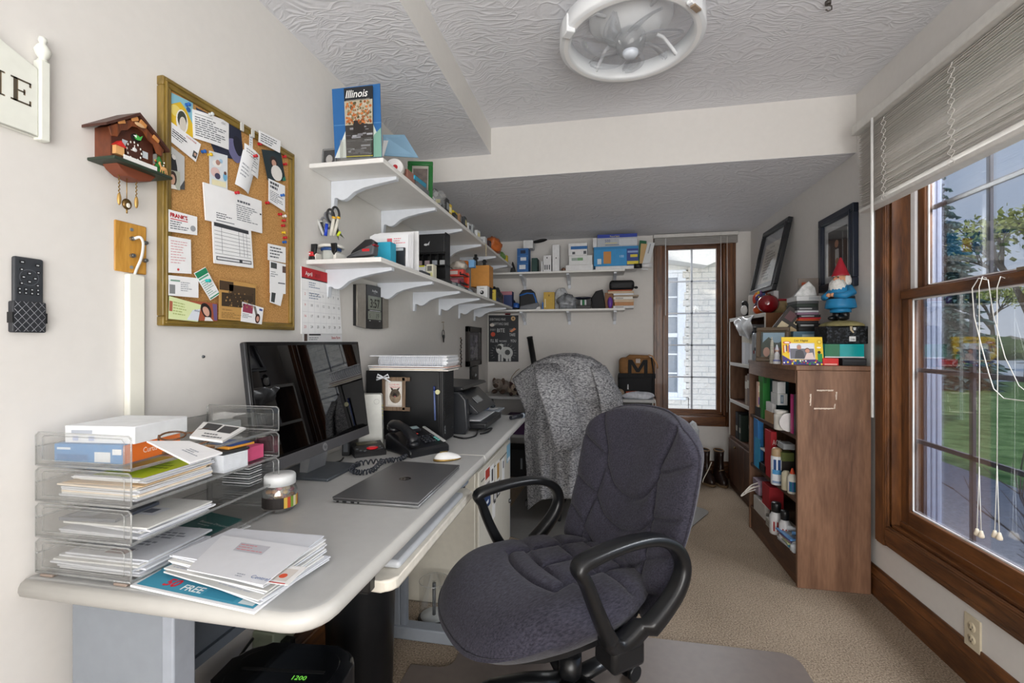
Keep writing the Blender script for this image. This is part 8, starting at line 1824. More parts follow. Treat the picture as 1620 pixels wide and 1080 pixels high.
jr2 = T('supplement_jar', 'white plastic jar with brown label spot on the top shelf', 'jar', (W(1236, 660, y=2.62).x, 2.62, S1)); q = MB(); q.lathe([(0, 0), (.032, 0), (.034, .004), (.034, .075), (.028, .084)], P('dedcd4', .35), seg=26); q.obj('body', jr2); q = MB(); q.lathe([(.030, .080), (.032, .082), (.032, .100), (0, .100)], P('d3d1c9', .4), seg=26); q.obj('lid', jr2); q = MB(); q.at((-.006, -.0345, .03), (PI/2, 0, 0)); q.disc(0, 0, .013, 0, P('7a5236', .5), 14); q.obj('label_spot', jr2)
pl2 = T('white_dish', 'white round dish standing on edge beside the pink book', 'dish', (W(1248, 670, y=2.56).x, 2.555, S1+.048)); q = MB(); q.cyl((0, -.006, 0), (0, .006, 0), .047, P('d9d9d8', .3), seg=28); q.obj('dish', pl2)
inb('book', 'bright magenta book standing at the near end of the top shelf', 'book', 1249, 1256.5, 624, 2.50, S1, .03, 'b0186a', [('-x', .1, .1, .9, .9, 'c2307f')])
carton('black_folder', 'dark folder behind the magenta book', 'folder', W(1249, 640, y=2.48).x+.02, X1-.03, 2.465, 2.485, S1, .20, '232427', [('-y', .1, .2, .2, .8, 'b9bbbd')])
inb('dark_box', 'dark teal box deep on the top shelf behind the white heap', 'box', 1222, 1248, 590, 2.92, S1, .06, '1a4650')
# second shelf
inb('blue_box', 'blue carton deep on the second shelf', 'box', 1199, 1208, 664, 3.02, S2, .08, '2f7ec2')
inb('tissue_box', 'bright blue packet with black top at the far end of the second shelf', 'packet', 1185, 1203, 695, 2.98, S2, .10, '2f9fd0', [('-y', .0, .86, 1, 1, '17181a'), ('-y', .1, .1, .4, .8, '57b6dc')])
acx = inb('battery_box', 'red box with white slanted lettering on the second shelf', 'box', 1208, 1229, 683, 2.80, S2, .10, 'b8202a', [('-y', .25, .72, .85, .88, 'f0dcd9', 'ACE', .55), ('-y', .1, .35, .45, .55, 'dfe5ea'), ('-y', .5, .30, .85, .42, '5f8fb8'), ('-y', .0, .0, 1, .12, '8a1820')])
inb('grey_tray', 'grey plastic tray of tools lying across the second shelf', 'tray', 1230, 1258, 703, 2.62, S2+.205, .08, 'a2a6a8')
carton('tray_support', 'dark box under the grey tool tray', 'box', X0+.08, X1-.04, 2.64, 2.72, S2, .202, '16171a')
sb = T('air_freshener', 'white and blue aerosol can with beige cap on the third shelf', 'spray can', (W(1229, 780, y=2.70).x, 2.70, S3)); hz = W(1229, 708, y=2.70).z-S3
q = MB(); q.lathe([(0, 0), (.027, 0), (.029, .004), (.029, hz*.74), (.026, hz*.79)], P('dfe4ea', .3), seg=28); q.obj('can', sb); q = MB(); q.lathe([(.026, hz*.77), (.027, hz*.79), (.025, hz*.95), (.018, hz), (0, hz)], P('b59a76', .4), seg=28); q.obj('cap', sb)
q = MB()
for i in range(10):
    a, b = -2.7+i*.24, -2.7+(i+1)*.24; R_ = .0295
    for z0, z1, c in ((.42, .70, '2f4f86' if i % 3 else 'dfe6ef'), (.30, .42, '4f9ad0'), (.12, .30, 'e3e8ee'), (.06, .12, '7f97b8')): q.face([q.v((R_*cos(a), R_*sin(a), hz*z0)), q.v((R_*cos(b), R_*sin(b), hz*z0)), q.v((R_*cos(b), R_*sin(b), hz*z1)), q.v((R_*cos(a), R_*sin(a), hz*z1))], P(c, .35), True)
q.obj('label', sb)
# third shelf
inb('black_box', 'black box with white lettering at the far end of the third shelf', 'box', 1199, 1221, 738, 2.88, S3, .12, '151618', [('-y', .1, .45, .28, .75, 'c9cbcd'), ('-y', .35, .45, .52, .75, 'c9cbcd'), ('-y', .6, .45, .9, .7, '6a6d70')])
wb = inb('white_box', 'white angled carton above the black lettered box', 'box', 1210, 1224, 722, 2.90, S3+.125, .08, 'd9dadb')
gb = T('glue_bottle', 'white glue bottle with orange tip and blue label on the third shelf', 'glue bottle', (W(1253, 785, y=2.56).x, 2.555, S3)); q = MB(); q.lathe([(0, 0), (.021, 0), (.023, .003), (.023, .080), (.014, .096), (.010, .100)], P('dcd9cd', .4), seg=24); q.obj('body', gb); q = MB(); q.lathe([(.011, .098), (.012, .100), (.008, .112), (.004, .126), (0, .127)], P('d9502a', .4), seg=16); q.obj('tip', gb)
q = MB()
for i in range(10):
    a, b = -2.6+i*.22, -2.6+(i+1)*.22; R_ = .0234; q.face([q.v((R_*cos(a), R_*sin(a), .012)), q.v((R_*cos(b), R_*sin(b), .012)), q.v((R_*cos(b), R_*sin(b), .062)), q.v((R_*cos(a), R_*sin(a), .062))], P('1f6f8a' if i % 3 else '3f58a5', .4), True)
q.obj('label', gb)
gb2 = T('glue_bottle', 'plain cream bottle beside the glue bottle', 'bottle', (W(1245, 780, y=2.60).x, 2.61, S3)); q = MB(); q.lathe([(0, 0), (.020, 0), (.022, .003), (.022, .085), (.012, .098), (0, .100)], P('c9c1a8', .45), seg=22); q.obj('body', gb2)
carton('olive_box', 'olive green carton leaning over the glue bottles', 'box', W(1236, 730, y=2.66).x, W(1256, 730, y=2.66).x, 2.66, 2.72, S3+.135, .045, '6a7440', [], .15)
carton('olive_box_stand', 'dark carton under the olive green carton', 'box', W(1238, 730, y=2.66).x, W(1258, 730, y=2.66).x, 2.67, 2.73, S3, .133, '2a2420')
pouch('garlic_bag', 'pale bulbous bag at the near end of the second shelf', 'bag', (X0+.20, 2.53, S3+.001), (.05, .05, .075), 'a3978a', 61, .16)
carton('red_packet', 'red packet at the near end of the third shelf', 'packet', X0+.10, X0+.13, 2.468, 2.51, S3, .10, 'a8322c', [('-y', .1, .5, .9, .8, 'd9c9b5')])
# bottom shelves
rbg = inb('red_bag', 'red cloth bag on the bottom shelf', 'bag', 1217, 1240, 772, 2.84, S4+.085, .12, 'a01f28', [], .8)
wbx = inb('white_carton', 'long white carton beneath the red bag on the bottom shelf', 'box', 1196, 1218, 800, 2.90, S4, .20, 'c9c5bf', [('-y', .2, .3, .8, .5, '9a968f')])
carton('carton', 'brown carton under the red bag on the bottom shelf', 'box', X0+.10, X1-.03, 2.84, 3.00, S4, .083, '5e4a3a')
pb = T('paper_bag', 'small lilac paper bag with white rope handles on the bottom shelf', 'bag', (X0+.035, 3.06, S4+.108)); q = MB(); q.prism([(-.03, 0), (.04, 0), (.045, .09), (-.035, .085)], -.05, .05, P('9a8a9a', .6, var=.2), axis='y'); q.obj('body', pb)
for dz, dy in ((.075, -.04), (.03, .03)): q = MB(); q.tube(curve2([(-.03, dy, dz), (-.08, dy-.03, dz-.01), (-.125, dy-.06, dz-.045), (-.08, dy-.05, dz-.02), (-.03, dy-.02, dz-.012)], 6), .0035, P('e0dbd2', .6), 8); q.obj('rope_handle', pb)
bb1 = T('ink_bottle', 'white bottle with black cap and red label on the bottom shelf', 'bottle', (W(1228, 840, y=2.72).x, 2.72, S4)); hb_ = W(1228, 794, y=2.72).z-S4; q = MB(); q.lathe([(0, 0), (.030, 0), (.033, .004), (.033, hb_*.55), (.018, hb_*.72)], P('cfcfd0', .35), seg=24); q.obj('body', bb1); q = MB(); q.lathe([(.018, hb_*.68), (.024, hb_*.70), (.024, hb_*.96), (.02, hb_), (0, hb_)], P('141416', .4), seg=24); q.obj('cap', bb1)
q = MB()
for i in range(8): a, b = -2.6+i*.26, -2.6+(i+1)*.26; R_ = .0334; q.face([q.v((R_*cos(a), R_*sin(a), hb_*.12)), q.v((R_*cos(b), R_*sin(b), hb_*.12)), q.v((R_*cos(b), R_*sin(b), hb_*.42)), q.v((R_*cos(a), R_*sin(a), hb_*.42))], P('9d3a3c' if i % 2 else 'd9d9d9', .4), True)
q.obj('label', bb1)
bb2 = dup(bb1, (W(1241, 850, y=2.64).x, 2.635, S4), label='white bottle with black cap nearer the room on the bottom shelf'); bb2.scale = (.85, .85, .92)
rnd = random.Random(17); z = S4
carton('magazine', 'stack of pale magazines at the far end of the bottom shelf', 'magazines', X0-.012, X0+.10, 2.70, 2.84, S4, .045, 'b9b6ac', [('-x', 0, .3, 1, .36, '8d8a80'), ('-x', 0, .6, 1, .66, '8d8a80'), ('+z', .1, .1, .6, .6, '9fb0b5')])
for i, (c, lab) in enumerate((('a9b0b5', 'grey magazine lowest in the heap by the end panel'), ('d3d6d8', 'white magazine in the heap by the end panel'), ('2f86a5', 'teal magazine in the heap by the end panel'), ('b9bd8a', 'olive magazine in the heap by the end panel'), ('8f6f9c', 'violet magazine in the heap by the end panel'), ('c9cdd2', 'pale folder in the heap by the end panel'), ('5f95d0', 'light blue folder on top of the heap by the end panel'))):
    q = MB(); q.box(-.09, .11, -.075, .075, 0, .0075, P(c, .35), .001); q.card(-.07, -.06, .06, .05, .0078, P('e4e6e8' if i % 2 else '8f969c', .4)); q.solo('magazine', lab, 'magazine', (X0+.085+rnd.uniform(-.015, .006), 2.575+rnd.uniform(-.012, .012), z), (0, 0, rnd.uniform(-.15, .15))); z += .0085
q = MB(); q.cyl((0, 0, 0), (.10, -.03, .0), .009, P('6fa6de', .35), seg=12); q.solo('rolled_paper', 'light blue paper roll on top of the magazine heap', 'paper', (X0+.02, 2.56, z+.0095))
q = MB(); q.tube([(0, 0, .012), (.02, -.03, .016), (.06, -.05, .012)], [.008, .014, .009], P('d9dcdf', .4), 10); q.solo('spray_nozzle', 'white trigger nozzle lying on the magazine heap', 'nozzle', (X0+.005, 2.64, z))
for i, (dx, c, h, t, lab) in enumerate(((.10, '7a3038', .17, .02, 'maroon binder standing at the back of the bottom shelf'), (.15, '3f7a48', .16, .018, 'green folder standing at the back of the bottom shelf'), (.20, '2b2c30', .18, .02, 'black folder standing at the back of the bottom shelf'))):
    carton('binder', lab, 'binder', X0+dx+.05, X0+dx+.095, 2.468+.02*0, 2.468+t+.001, z+.002, h*.6, c)
pouch('plastic_wrap', 'shiny grey plastic wrap spilling over the bottom shelf edge', 'wrap', (X0+.02, 2.490, S4+.001), (.03, .022, .030), 'a9adb0', 71, .25)

# == on the far table and floor
bgp = T('backpack', 'tan and black backpack with a strap M pattern on the far table', 'backpack', (W(1006, 620, y=4.06).x, 4.065, .717))
KH = P('8a6238', .8, var=.12, bump=.3, bscale=300); BK2 = P('191a1d', .8, var=.1, bump=.3, bscale=300)
q = MB(); q.box(-.15, .15, -.08, .10, 0, .20, BK2, .03, 4); q.obj('base', bgp)
q = MB(); q.box(-.14, .155, -.075, .095, .185, .335, KH, .035, 4); q.prism([(-.13, .30), (-.05, .36), (.10, .355), (.15, .30)], -.05, .07, KH, axis='y', bev=.015); q.obj('flap', bgp)
q = MB(); q.at((0, -.079, .20), (PI/2, 0, 0))
for a, b, c, d in ((-.055, -.02, -.055, .12), (.075, -.02, .075, .12)): q.box(a-.014, a+.014, b, d, 0, .010, BK2, .003)
q.prism([(-.06, .11), (-.035, .12), (.012, .045), (.055, .12), (.08, .11), (.022, .015), (-.002, .015)], 0, .009, BK2); q.box(-.15, .155, -.035, .005, .0, .008, BK2, .003); q.obj('strap', bgp)
q = MB(); q.at((.012, -.087, .31), (PI/2, 0, 0)); 
for k in range(4): q.ring2(.009*(1 if k % 2 else -1), .009*(1 if k > 1 else -1), .005, .009, .0, P('dfe0e2', .5), 12)
q.obj('emblem', bgp)
q = MB(); q.tube([(.10, -.07, .36), (.13, -.09, .35), (.165, -.09, .28), (.17, -.085, .25)], [.010, .012, .014, .012], P('b5865a', .6), 8, flat=(.5, 1)); q.obj('leather_pull', bgp)
q = MB(); q.tube([(.12, -.085, .34), (.14, -.10, .2), (.13, -.10, .05), (.15, -.11, .0)], .009, BK2, 8, flat=(.5, 1)); q.obj('side_strap', bgp)
q = MB(); q.at((-.07, -.0805, .09), (PI/2, 0, 0)); q.poly([(-.006, -.02), (.006, -.022), (.004, .022), (-.004, .02)], .0005, P('c9cbcd', .5)); q.obj('small_tag', bgp)
pouch('mailer_bag', 'white padded mailer bag lying in front of the backpack', 'bag', (W(1010, 622, y=3.90).x, 3.905, .717), (.13, .035, .036), 'c9cdd6', 81, .10)
q = MB(); q.box(-.05, .04, -.015, .015, 0, .010, P('c9582f', .6), .002); q.solo('orange_flap', 'orange packet on top of the white mailer bag', 'packet', (W(1000, 615, y=3.92).x, 3.93, .766), (0, -.05, .1))
q = MB(); q.ell((0, 0, .038), (.042, .038, .038), P('a4937e', .95, var=.2), 18, 12); q.solo('plush_ball', 'tan fuzzy ball beside the backpack', 'ball', (W(981, 612, y=3.96).x-.005, 3.955, .717))
q = MB(); q.tube(curve2([(0, 0, 0), (.015, -.012, -.02), (.012, -.014, -.09), (.0, -.012, -.12), (-.01, -.012, -.09), (-.004, -.006, -.01)], 6), .003, P('d8d6d0', .6), 8); q.solo('hanging_cord', 'white cord loop dangling from the far table corner', 'cord', (.405, 3.853, .722))
def plush(label, c, cols, rot, s_=1.0):
    o = T('stuffed_animal', label, 'soft toy', c, (0, 0, rot)); o.scale = (s_, s_, s_); F1 = P(cols[0], .95, var=.25, bump=.8, bscale=160); F2 = P(cols[1], .95, var=.25, bump=.8, bscale=160)
    q = MB(); q.ell((0, .03, .055), (.055, .075, .055), F1, 20, 14); q.obj('body', o)
    q = MB(); q.ell((0, -.06, .085), (.045, .042, .042), F1, 18, 12); q.ell((0, -.095, .075), (.022, .020, .018), F2, 12, 8); q.ell((0, -.113, .080), (.007, .005, .005), BLACK, 8, 6)
    for s2 in (-1, 1): q.ell((s2*.018, -.094, .098), .005, BLACK, 8, 6)
    q.obj('head', o)
    for s2 in (-1, 1):
        q = MB(); q.ell((s2*.042, -.05, .105), (.016, .012, .028), F2, 12, 8); q.obj('ear', o)
        q = MB(); q.ell((s2*.038, -.05, .022), (.018, .040, .018), F2, 12, 8); q.obj('paw', o)
plush('grey and brown stuffed animal on the far table beside the cardigan', (W(797, 612, y=4.02).x-.03, 4.07, .717), ('8a7f76', '5b4a40'), -.3, 1.1)
plush('cream stuffed animal with dark ears in front of the grey one', (W(812, 625, y=3.92).x, 3.935, .717), ('a59585', '3a2a28'), .4, .85)
q = MB(); q.ell((0, 0, .05), (.04, .04, .05), P('4a2c30', .9, var=.3), 14, 10); q.tube([(0, 0, .09), (.02, 0, .15), (.06, 0, .20), (.09, 0, .22)], .003, P('8a7a5c', .6), 6); q.solo('tassel_toy', 'maroon fuzzy toy with a curved wire behind the stuffed animals', 'soft toy', (W(805, 605, y=4.12).x, 4.17, .717))
carton('purple_box', 'purple storage box on the low shelf of the far table', 'box', W(815, 690, y=3.90).x-.08, W(838, 690, y=3.90).x+.05, 3.90, 4.10, .386, .16, '4b2a55')
carton('computer_tower', 'small dark box on the floor under the far table', 'computer', -.95, -.62, 3.95, 4.20, .001, .24, '131417', [('-y', .75, .3, .8, .7, '8a8f94')])
# boots under the far window
def boot(label, c, rot):
    o = T('boot', label, 'boot', c, (0, 0, rot)); o.scale = (.95, .95, 1.25); L_ = P('241611', .35, var=.3); SO = P('6b563c', .8)
    q = MB(); sect = [(.0, .10, .095, .008), (.0, .105, .10, .03), (.012, .10, .095, .05), (.035, .075, .078, .075), (.05, .062, .068, .10), (.052, .060, .064, .14), (.05, .062, .066, .18), (.05, .066, .070, .215)]
    rings = []
    for cy, ly, lx, z in sect:
        rings.append([q.v((.052*cos(2*PI*i/20)*(lx/.095), cy+ly*1.25*sin(2*PI*i/20)*(1 if sin(2*PI*i/20) < 0 else .8), z)) for i in range(20)])
    for A, B in zip(rings, rings[1:]):
        for i in range(20): q.face([A[i], A[(i+1) % 20], B[(i+1) % 20], B[i]], L_, True)
    q.face(rings[0][::-1], L_); q.face(rings[-1], P('0e0a08', .9)); q.obj('upper', o)
    q = MB(); q.prism([(.054*cos(2*PI*i/24), .132*sin(2*PI*i/24)*(1 if sin(2*PI*i/24) < 0 else .8)) for i in range(24)], 0, .016, SO, bev=.003); q.obj('sole', o)
    q = MB(); q.tube([(.038*cos(2*PI*i/20), .05+.062*sin(2*PI*i/20), .214) for i in range(20)], .006, P('7a5a36', .7), 6, closed=True); q.obj('cuff', o)
    q = MB()
    for k in range(6): q.tube([(-.022, -.02+.004*k-.02*(k < 2), .07+.022*k), (.022, -.02+.004*k-.02*(k < 2), .078+.022*k)], .0025, P('8a7355', .7), 5)
    q.obj('lace', o)
boot('dark brown lace-up boot nearer the white bag under the far window', (.862, 4.10, .001), .2); boot('dark brown lace-up boot nearest the corner under the far window', (.970, 4.10, .001), .05)
q = MB(); q.tube(curve2([(0, 0, 0), (-.03, -.02, -.06), (-.07, -.04, -.13), (-.08, -.05, -.16)], 6), .0035, P('d8d2c4', .6), 6); q.solo('shoelace', 'loose pale lace trailing from the boot', 'lace', (.885, 4.03, .195))
q = MB(); q.tube(curve2([(0, 0, .004), (.05, .035, .006), (.10, .03, .005), (.13, .0, .004)], 6), .0045, P('d5d2cb', .5), 8); q.solo('white_cable', 'white cable end lying on the carpet before the boots', 'cable', (W(1124, 763, z=.005).x, W(1124, 763, z=.005).y, .001))
vb = T('heater', 'slim white upright panel wrapped in plastic under the far window', 'panel', (W(1106, 765, z=0).x-.035, 4.14, .001)); hv = W(1105, 668, y=4.08).z
q = MB(); q.box(-.045, .045, -.04, .04, .05, hv-.06, P('c3c9cf', .3, var=.05), .012); q.obj('body', vb); q = MB(); q.prism([(-.045, hv-.07), (.045, hv-.07), (.02, hv-.01), (.0, hv), (-.02, hv-.02)], -.03, .03, P('d3d8dc', .25, var=.15), axis='y', bev=.004); q.obj('plastic_top', vb); q = MB(); q.box(-.05, .05, -.05, .05, 0, .05, P('2c3744', .5), .006); q.obj('base', vb)

# == under the desk
tb_ = T('waste_bin', 'tall black round waste bin under the desk', 'bin', (-.79, 1.40, .0005)); tb_.scale = (.92, .92, 1)
q = MB(); q.lathe([(0, .004), (.105, .004), (.112, .012), (.128, .56), (.132, .575), (.130, .585), (.122, .575), (.106, .02), (0, .012)], P('131416', .35, var=.08), seg=48); q.obj('body', tb_)
sp_ = T('disc_spindle', 'empty clear disc spindle with black base on the carpet under the desk', 'disc spindle', (W(683, 985, z=.0).x, 1.865, .001))
q = MB(); q.lathe([(0, 0), (.066, 0), (.068, .004), (.068, .010), (.064, .012), (.012, .014), (0, .014)], P('17181a', .35), seg=40); q.obj('base', sp_); q = MB(); q.cyl((0, 0, .012), (0, 0, .155), .0075, P('3b3d40', .3), seg=16); q.lathe([(0, .0145), (.058, .0145), (.058, .0185), (.02, .0185), (.0, .0185)], P('b9bcbc', .2), seg=36); q.obj('post', sp_); q = MB(); q.lathe([(.063, .012), (.063, .162), (.060, .168), (.012, .170), (.010, .164), (0, .164)], CLEAR, seg=40); q.tube([(.063*cos(2*PI*i/40), .063*sin(2*PI*i/40), .166) for i in range(40)], .0014, RIM, 5, closed=True); q.obj('cover', sp_)
sh = T('paper_shredder', 'black paper shredder with green lit display below the near end of the desk', 'shredder', (-.80, 1.035, .0005)); sh.rotation_euler = (0, 0, .12)
def rrect(w_, d_, r, n=6):
    out = []
    for cx_, cy_, a0 in ((w_-r, d_-r, 0), (-w_+r, d_-r, 90), (-w_+r, -d_+r, 180), (w_-r, -d_+r, 270)): out += [(cx_+r*cos(rad(a0+90*i/n)), cy_+r*sin(rad(a0+90*i/n))) for i in range(n+1)]
    return out
q = MB(); q.prism(rrect(.150, .095, .05), 0, .27, P('151618', .4), bev=.006); q.obj('bin', sh)
q = MB(); q.prism(rrect(.165, .110, .07), .27, .345, P('101114', .22, coat=.3), bev=.014); q.prism(rrect(.135, .078, .055), .345, .350, P('0c0d0f', .15, coat=.4), bev=.003); q.box(-.11, .11, -.005, .005, .3500, .3508, P('020203', .6)); q.obj('head', sh)
GL = bpy.data.materials.new('green_led'); GL.use_nodes = True; GL.node_tree.nodes['Principled BSDF'].inputs['Emission Color'].default_value = (.25, .9, .1, 1); GL.node_tree.nodes['Principled BSDF'].inputs['Emission Strength'].default_value = .7; GL.node_tree.nodes['Principled BSDF'].inputs['Base Color'].default_value = (.05, .2, .02, 1)
q = MB(); q.at((.035, -.030, .3512), (0, 0, 0)); q.text('1200', 0, 0, .020, 0, GL); q.obj('display', sh)
od = T('outlet_adapter', 'pale green multi-plug adapter on the wall under the desk', 'outlet adapter', (XL+.001, 1.31, .215), ROT_L); q = MB(); q.box(-.05, .05, -.06, .06, 0, .075, P('a9b39a', .45), .004); q.obj('body', od)
for v_ in (-.025, .025): q = MB(); q.box(-.020, .012, -.016+v_-.02, .016+v_-.02, .075, .110, P('151618', .4), .004); q.obj('plug', od)
q = MB(); q.tube(curve2([tuple(W(400, 1010, x=XL+.05)), tuple(W(385, 1030, x=XL+.06)), tuple(W(372, 1050, x=XL+.07)), tuple(W(368, 1075, x=XL+.08))], 6), .0045, BLACK, 8); q.solo('power_cord', 'thick black cord running down behind the shredder', 'cord')
q = MB(); q.tube([W(465, 1008, x=XL+.03), W(460, 1022, x=XL+.03), W(454, 1042, x=XL+.05)], .003, BLACK, 8); q.solo('power_cord', 'thin black cord dropping beside the pale green adapter', 'cord')
# a framed certificate needs its rest: small black stand behind the figurines
carton('frame_rest', 'dark box behind the ornaments on which the black framed certificate rests', 'box', 1.12, 1.235, 3.76, 3.86, ZC, .10, '17181b')
# == outside the windows
STONE = bpy.data.materials.new('white_painted_stone'); t, b = nodes(STONE)
co = t.nodes.new('ShaderNodeTexCoord'); mp = t.nodes.new('ShaderNodeMapping'); mp.inputs['Rotation'].default_value = (PI/2, 0, 0); t.links.new(co.outputs['Object'], mp.inputs[0])
br = t.nodes.new('ShaderNodeTexBrick'); br.inputs['Scale'].default_value = 1.0; br.inputs['Brick Width'].default_value = .55; br.inputs['Row Height'].default_value = .082; br.inputs['Mortar Size'].default_value = .004; br.offset_frequency = 3; br.offset = .37; br.squash = .7; br.squash_frequency = 2
br.inputs['Color1'].default_value = (.86, .81, .72, 1); br.inputs['Color2'].default_value = (.78, .73, .65, 1); br.inputs['Mortar'].default_value = (.58, .56, .52, 1); t.links.new(mp.outputs[0], br.inputs['Vector'])
t.links.new(br.outputs['Color'], b.inputs['Base Color']); b.inputs['Roughness'].default_value = .9
n1 = t.nodes.new('ShaderNodeTexNoise'); n1.inputs['Scale'].default_value = 11; n1.inputs['Detail'].default_value = 5; t.links.new(co.outputs['Object'], n1.inputs['Vector'])
ad = t.nodes.new('ShaderNodeMath'); ad.operation = 'MULTIPLY_ADD'; ad.inputs[1].default_value = -1.2; t.links.new(br.outputs['Fac'], ad.inputs[0]); t.links.new(n1.outputs['Fac'], ad.inputs[2])
bp = t.nodes.new('ShaderNodeBump'); bp.inputs['Strength'].default_value = .8; bp.inputs['Distance'].default_value = .06; t.links.new(ad.outputs[0], bp.inputs['Height']); t.links.new(bp.outputs[0], b.inputs['Normal'])
YW = 7.2
wx0, wx1 = W(1058, 500, y=YW).x, W(1083, 500, y=YW).x; wz0, wz1 = W(1070, 628, y=YW).z, W(1070, 432, y=YW).z
m = MB(); m.box(wx1+.05, 3.2, YW, YW+.3, -.48, 4.2, STONE); m.box(-1.0, wx1+.06, YW, YW+.3, -.48, wz0-.005, STONE); m.box(-1.0, wx1+.05, YW+.02, YW+.3, wz1+.05, 4.2, P('e6e3dc', .8)); m.box(-1.0, wx0-.38, YW, YW+.3, wz0-.03, wz1+.05, STONE); m.box(-1.0, wx1+.06, YW+.07, YW+.3, wz0-.1, wz1+.1, STONE); struct(m, 'wall_outside')
m = MB(); rnd = random.Random(2)
z = wz0
while z < wz1:
    h = rnd.uniform(.09, .13); m.box(wx1+.02-rnd.uniform(0, .05), wx1+.06, YW-.03, YW+.05, z+.004, z+h-.004, STONE, .008); z += h
struct(m, 'trim_3')
w3 = bpy.data.objects.new('window_3', None); COL.objects.link(w3); w3['kind'] = 'structure'
VW = P('eef0f2', .5)
m = MB()
for a in ((wx0-.4, wx0-.30, wz0, wz1), (wx1-.10, wx1+.02, wz0, wz1), (wx0-.30, wx1-.10, wz0, wz0+.07), (wx0-.30, wx1-.10, wz1-.07, wz1), (wx0-.4, wx1+.02, wz0-.04, wz0-.001), (wx0-.4, wx1+.02, wz1+.001, wz1+.05)): m.box(a[0], a[1], YW-.02, YW+.06, a[2], a[3], VW, .006)
m.box(wx0-.3, wx1-.1, YW+.005, YW+.045, (wz0+wz1)/2-.03, (wz0+wz1)/2+.03, VW); 
for k in (1, 2, 4, 5): zz = wz0+.07+(wz1-wz0-.14)*k/6; m.box(wx0-.3, wx1-.1, YW+.015, YW+.03, zz-.012, zz+.012, VW)
m.box(wx0-.06, wx0-.035, YW+.015, YW+.03, wz0, wz1, VW); m.obj('frame', w3)
m = MB(); m.box(wx0-.3, wx1-.1, YW+.04, YW+.045, wz0, wz1, P('8f979f', .1, spec=.8)); m.obj('pane', w3)
m = MB(); ea, eb = W(1060, 398, y=YW-.4), W(1135, 372, y=YW-.4); m.prism([(-1, ea.z+.25), (wx1+.25, W(1103, 420, y=YW-.35).z), (wx1+.9, W(1130, 392, y=YW-.35).z+.05), (wx1+1.6, ea.z+.9), (-1, ea.z+1.4)], YW-.35, YW+.3, P('e3dfd6', .8), axis='y'); struct(m, 'trim_4')
# trees
NEED = speckle('spruce_needles', '3d5a5c', '7d9a97', 9, .9, .3, .02); BARK = P('5b5148', .9, var=.3)
def spruce(label, x, y, h, r, seed):
    o = T('spruce_tree', label, 'tree', (x, y, -.47)); rnd = random.Random(seed)
    m = MB(); m.cyl((0, 0, 0), (0, 0, h*.95), .14, BARK, r1=.02, seg=10); m.obj('trunk', o)
    m = MB(); n = 34
    for i in range(n):
        f = i/(n-1); z = .3+(h-.5)*f; R_ = r*(1-f)**.85+.10; k = max(6, int(15*(1-f))+5)
        for j in range(k):
            a = 2*PI*j/k+rnd.uniform(-.25, .25)+i*.4; L_ = R_*rnd.uniform(.75, 1.1); d = Vector((cos(a), sin(a), 0)); s_ = Vector((-d.y, d.x, 0))
            zt = z+rnd.uniform(-.1, .1)
            for q_ in range(7):
                t0 = q_/7; c0 = d*L_*(.15+.85*t0)+Vector((0, 0, zt-.22*L_*t0-.12*L_*t0*t0)); wd = L_*.20*(1-t0*.6)
                for s2 in (-1, 1):
                    tip = c0+d*L_*.22+s_*s2*wd*rnd.uniform(.8, 1.4)+Vector((0, 0, -rnd.uniform(.04, .16)))
                    m.face([m.v(c0), m.v(c0+d*L_*.13), m.v(tip)], NEED); m.face([m.v(c0+Vector((0, 0, .03))), m.v(tip), m.v(c0+d*L_*.05+Vector((0, 0, -.14)))], NEED)
    m.obj('foliage', o)
def spot_out(px, d): r = ray(px, 540); return Vector((0, 0, 0))+r*(d/(r.y*CY-r.x*SY))
p = spot_out(1468, 17); spruce('blue spruce nearest the side window beyond the lawn', p.x, p.y, 9.0, 2.0, 1)
p = spot_out(1425, 24); spruce('darker spruce behind the near one', p.x, p.y, 9.5, 2.8, 2)
LEAF = speckle('spring_leaves', '8f9a4c', 'c3c879', 2.0, .8, .2, .02)
def bare_tree(label, x, y, h, seed, leaves=900, name='leafy_tree'):
    o = T(name, label, 'tree', (x, y, -.47)); rnd = random.Random(seed); m = MB(); tips = []
    def grow(p, d, L_, r, k):
        q = p+d*L_; m.cyl(p, q, r, BARK, r1=r*.68, seg=6, caps=False)
        if k == 0: tips.append(q); return
        for _ in range(3 if k > 1 else 4):
            e = (d+Vector((rnd.uniform(-1, 1), rnd.uniform(-1, 1), rnd.uniform(-.15, .7)))*.75).normalized(); grow(q, e, L_*rnd.uniform(.6, .82), r*.62, k-1)
    grow(Vector((0, 0, 0)), Vector((rnd.uniform(-.1, .1), 0, 1)).normalized(), h*.26, h*.028, 5); m.obj('trunk_and_branches', o)
    m = MB()
    for i in range(leaves):
        t = rnd.choice(tips)+Vector((rnd.gauss(0, .25), rnd.gauss(0, .25), rnd.gauss(0, .25))); a = Vector((rnd.uniform(-1, 1), rnd.uniform(-1, 1), rnd.uniform(-1, 1)))*.16; b_ = Vector((rnd.uniform(-1, 1), rnd.uniform(-1, 1), rnd.uniform(-1, 1)))*.16
        m.face([m.v(t), m.v(t+a), m.v(t+a+b_), m.v(t+b_)], LEAF)
    m.obj('leaves', o)
p = spot_out(1632, 20); bare_tree('tall bare tree with pale spring leaves by the drive', p.x, p.y, 9.5, 5, 2600)
p = spot_out(1572, 60); bare_tree('yellow-green tree far beyond the drive', p.x, p.y, 12, 7, 5000)
p = spot_out(1490, 95); bare_tree('yellow-green tree at the far edge of the view', p.x, p.y, 11, 9, 5000)
p = spot_out(1668, 62); bare_tree('yellow-green tree at the outer edge of the far row', p.x, p.y, 12, 11, 5000)
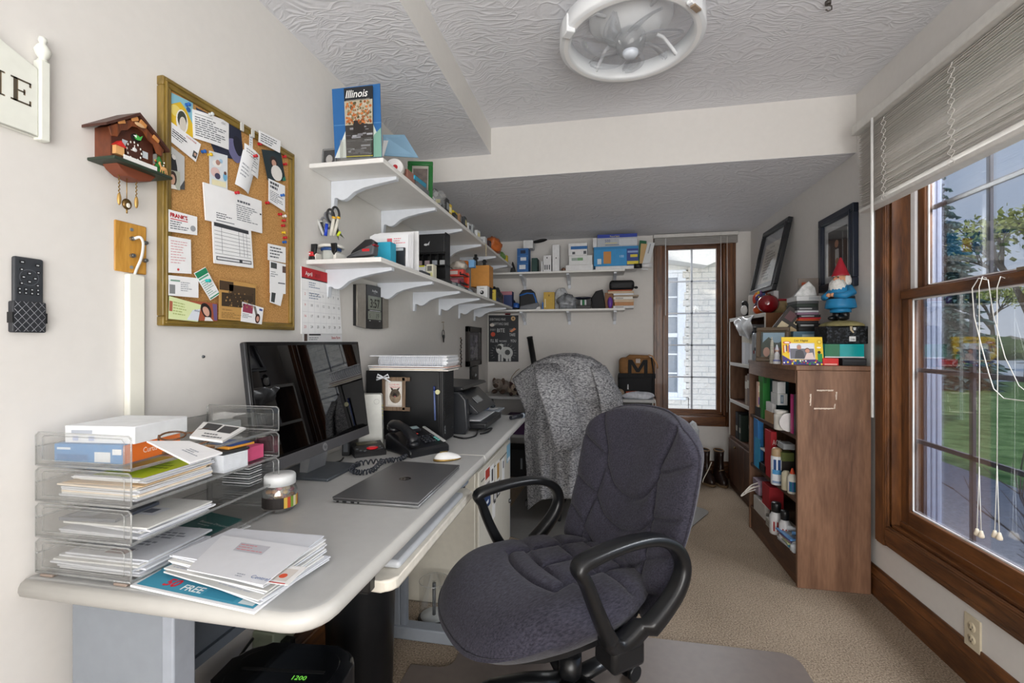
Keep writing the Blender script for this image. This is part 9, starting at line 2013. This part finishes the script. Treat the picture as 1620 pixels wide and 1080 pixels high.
def hedge(px, d, w_, h, seed, lab):
    o = T('bush', lab, 'bush', spot_out(px, d)+Vector((0, 0, -.47))); rnd = random.Random(seed); m = MB(); HG = speckle('hedge_leaves%d' % seed, '3f5233', '6f8550', 6, .9, .4, .03)
    m.ell((0, 0, h*.45), (w_, w_*.6, h*.55), HG, 28, 14, lambda p, th, a: p*(1+.10*sin(7*a+3*th)+.08*sin(11*th+5*a))); m.obj('foliage', o)
hedge(1545, 42, 3.6, 2.2, 1, 'low hedge across the street'); hedge(1465, 36, 3, 2.6, 2, 'rounded bush beside the far hedge'); hedge(1690, 34, 3.0, 2.0, 3, 'bush at the far side of the drive')
hs_ = T('house', 'white house far across the street', 'house', spot_out(1597, 52)+Vector((0, 0, -.47)), (0, 0, -.6)); hs_.scale = (.62, .62, .55)
m = MB(); m.box(-5, 5, -3, 3, 0, 2.3, P('dcdad5', .8)); m.obj('wall', hs_); m = MB(); m.prism([(-5.4, 2.3), (5.4, 2.3), (0, 4.2)], -3.4, 3.4, P('8d8984', .9), axis='y'); m.obj('roof', hs_)
for k in (-3, 0, 3): m = MB(); m.box(k-.5, k+.5, -3.04, -3.0, .9, 1.9, P('4d5966', .3)); m.obj('window', hs_)
tw = T('shrub', 'leafless shrub with thin twigs outside the side window', 'shrub', (2.65, 3.0, -.465)); rnd = random.Random(4); m = MB()
for k in range(16):
    a = rnd.uniform(0, 2*PI); p = Vector((.05*cos(a), .05*sin(a), 0)); d = Vector((cos(a)*.5, sin(a)*.5, 1)).normalized(); pts = [p]
    for j in range(6):
        d = (d+Vector((rnd.uniform(-.3, .3), rnd.uniform(-.3, .3), -.04))).normalized(); pts.append(pts[-1]+d*.16)
        if j > 1:
            e = (d+Vector((rnd.uniform(-1, 1), rnd.uniform(-1, 1), .1))).normalized(); m.tube([pts[-1], pts[-1]+e*.12, pts[-1]+e*.22+Vector((0, 0, .02))], [.004, .003, .0015], P('4b3f3c', .8), 5)
    m.tube(pts, [.009, .008, .007, .006, .005, .004, .002], P('4b3f3c', .8), 6)
m.obj('twigs', tw)
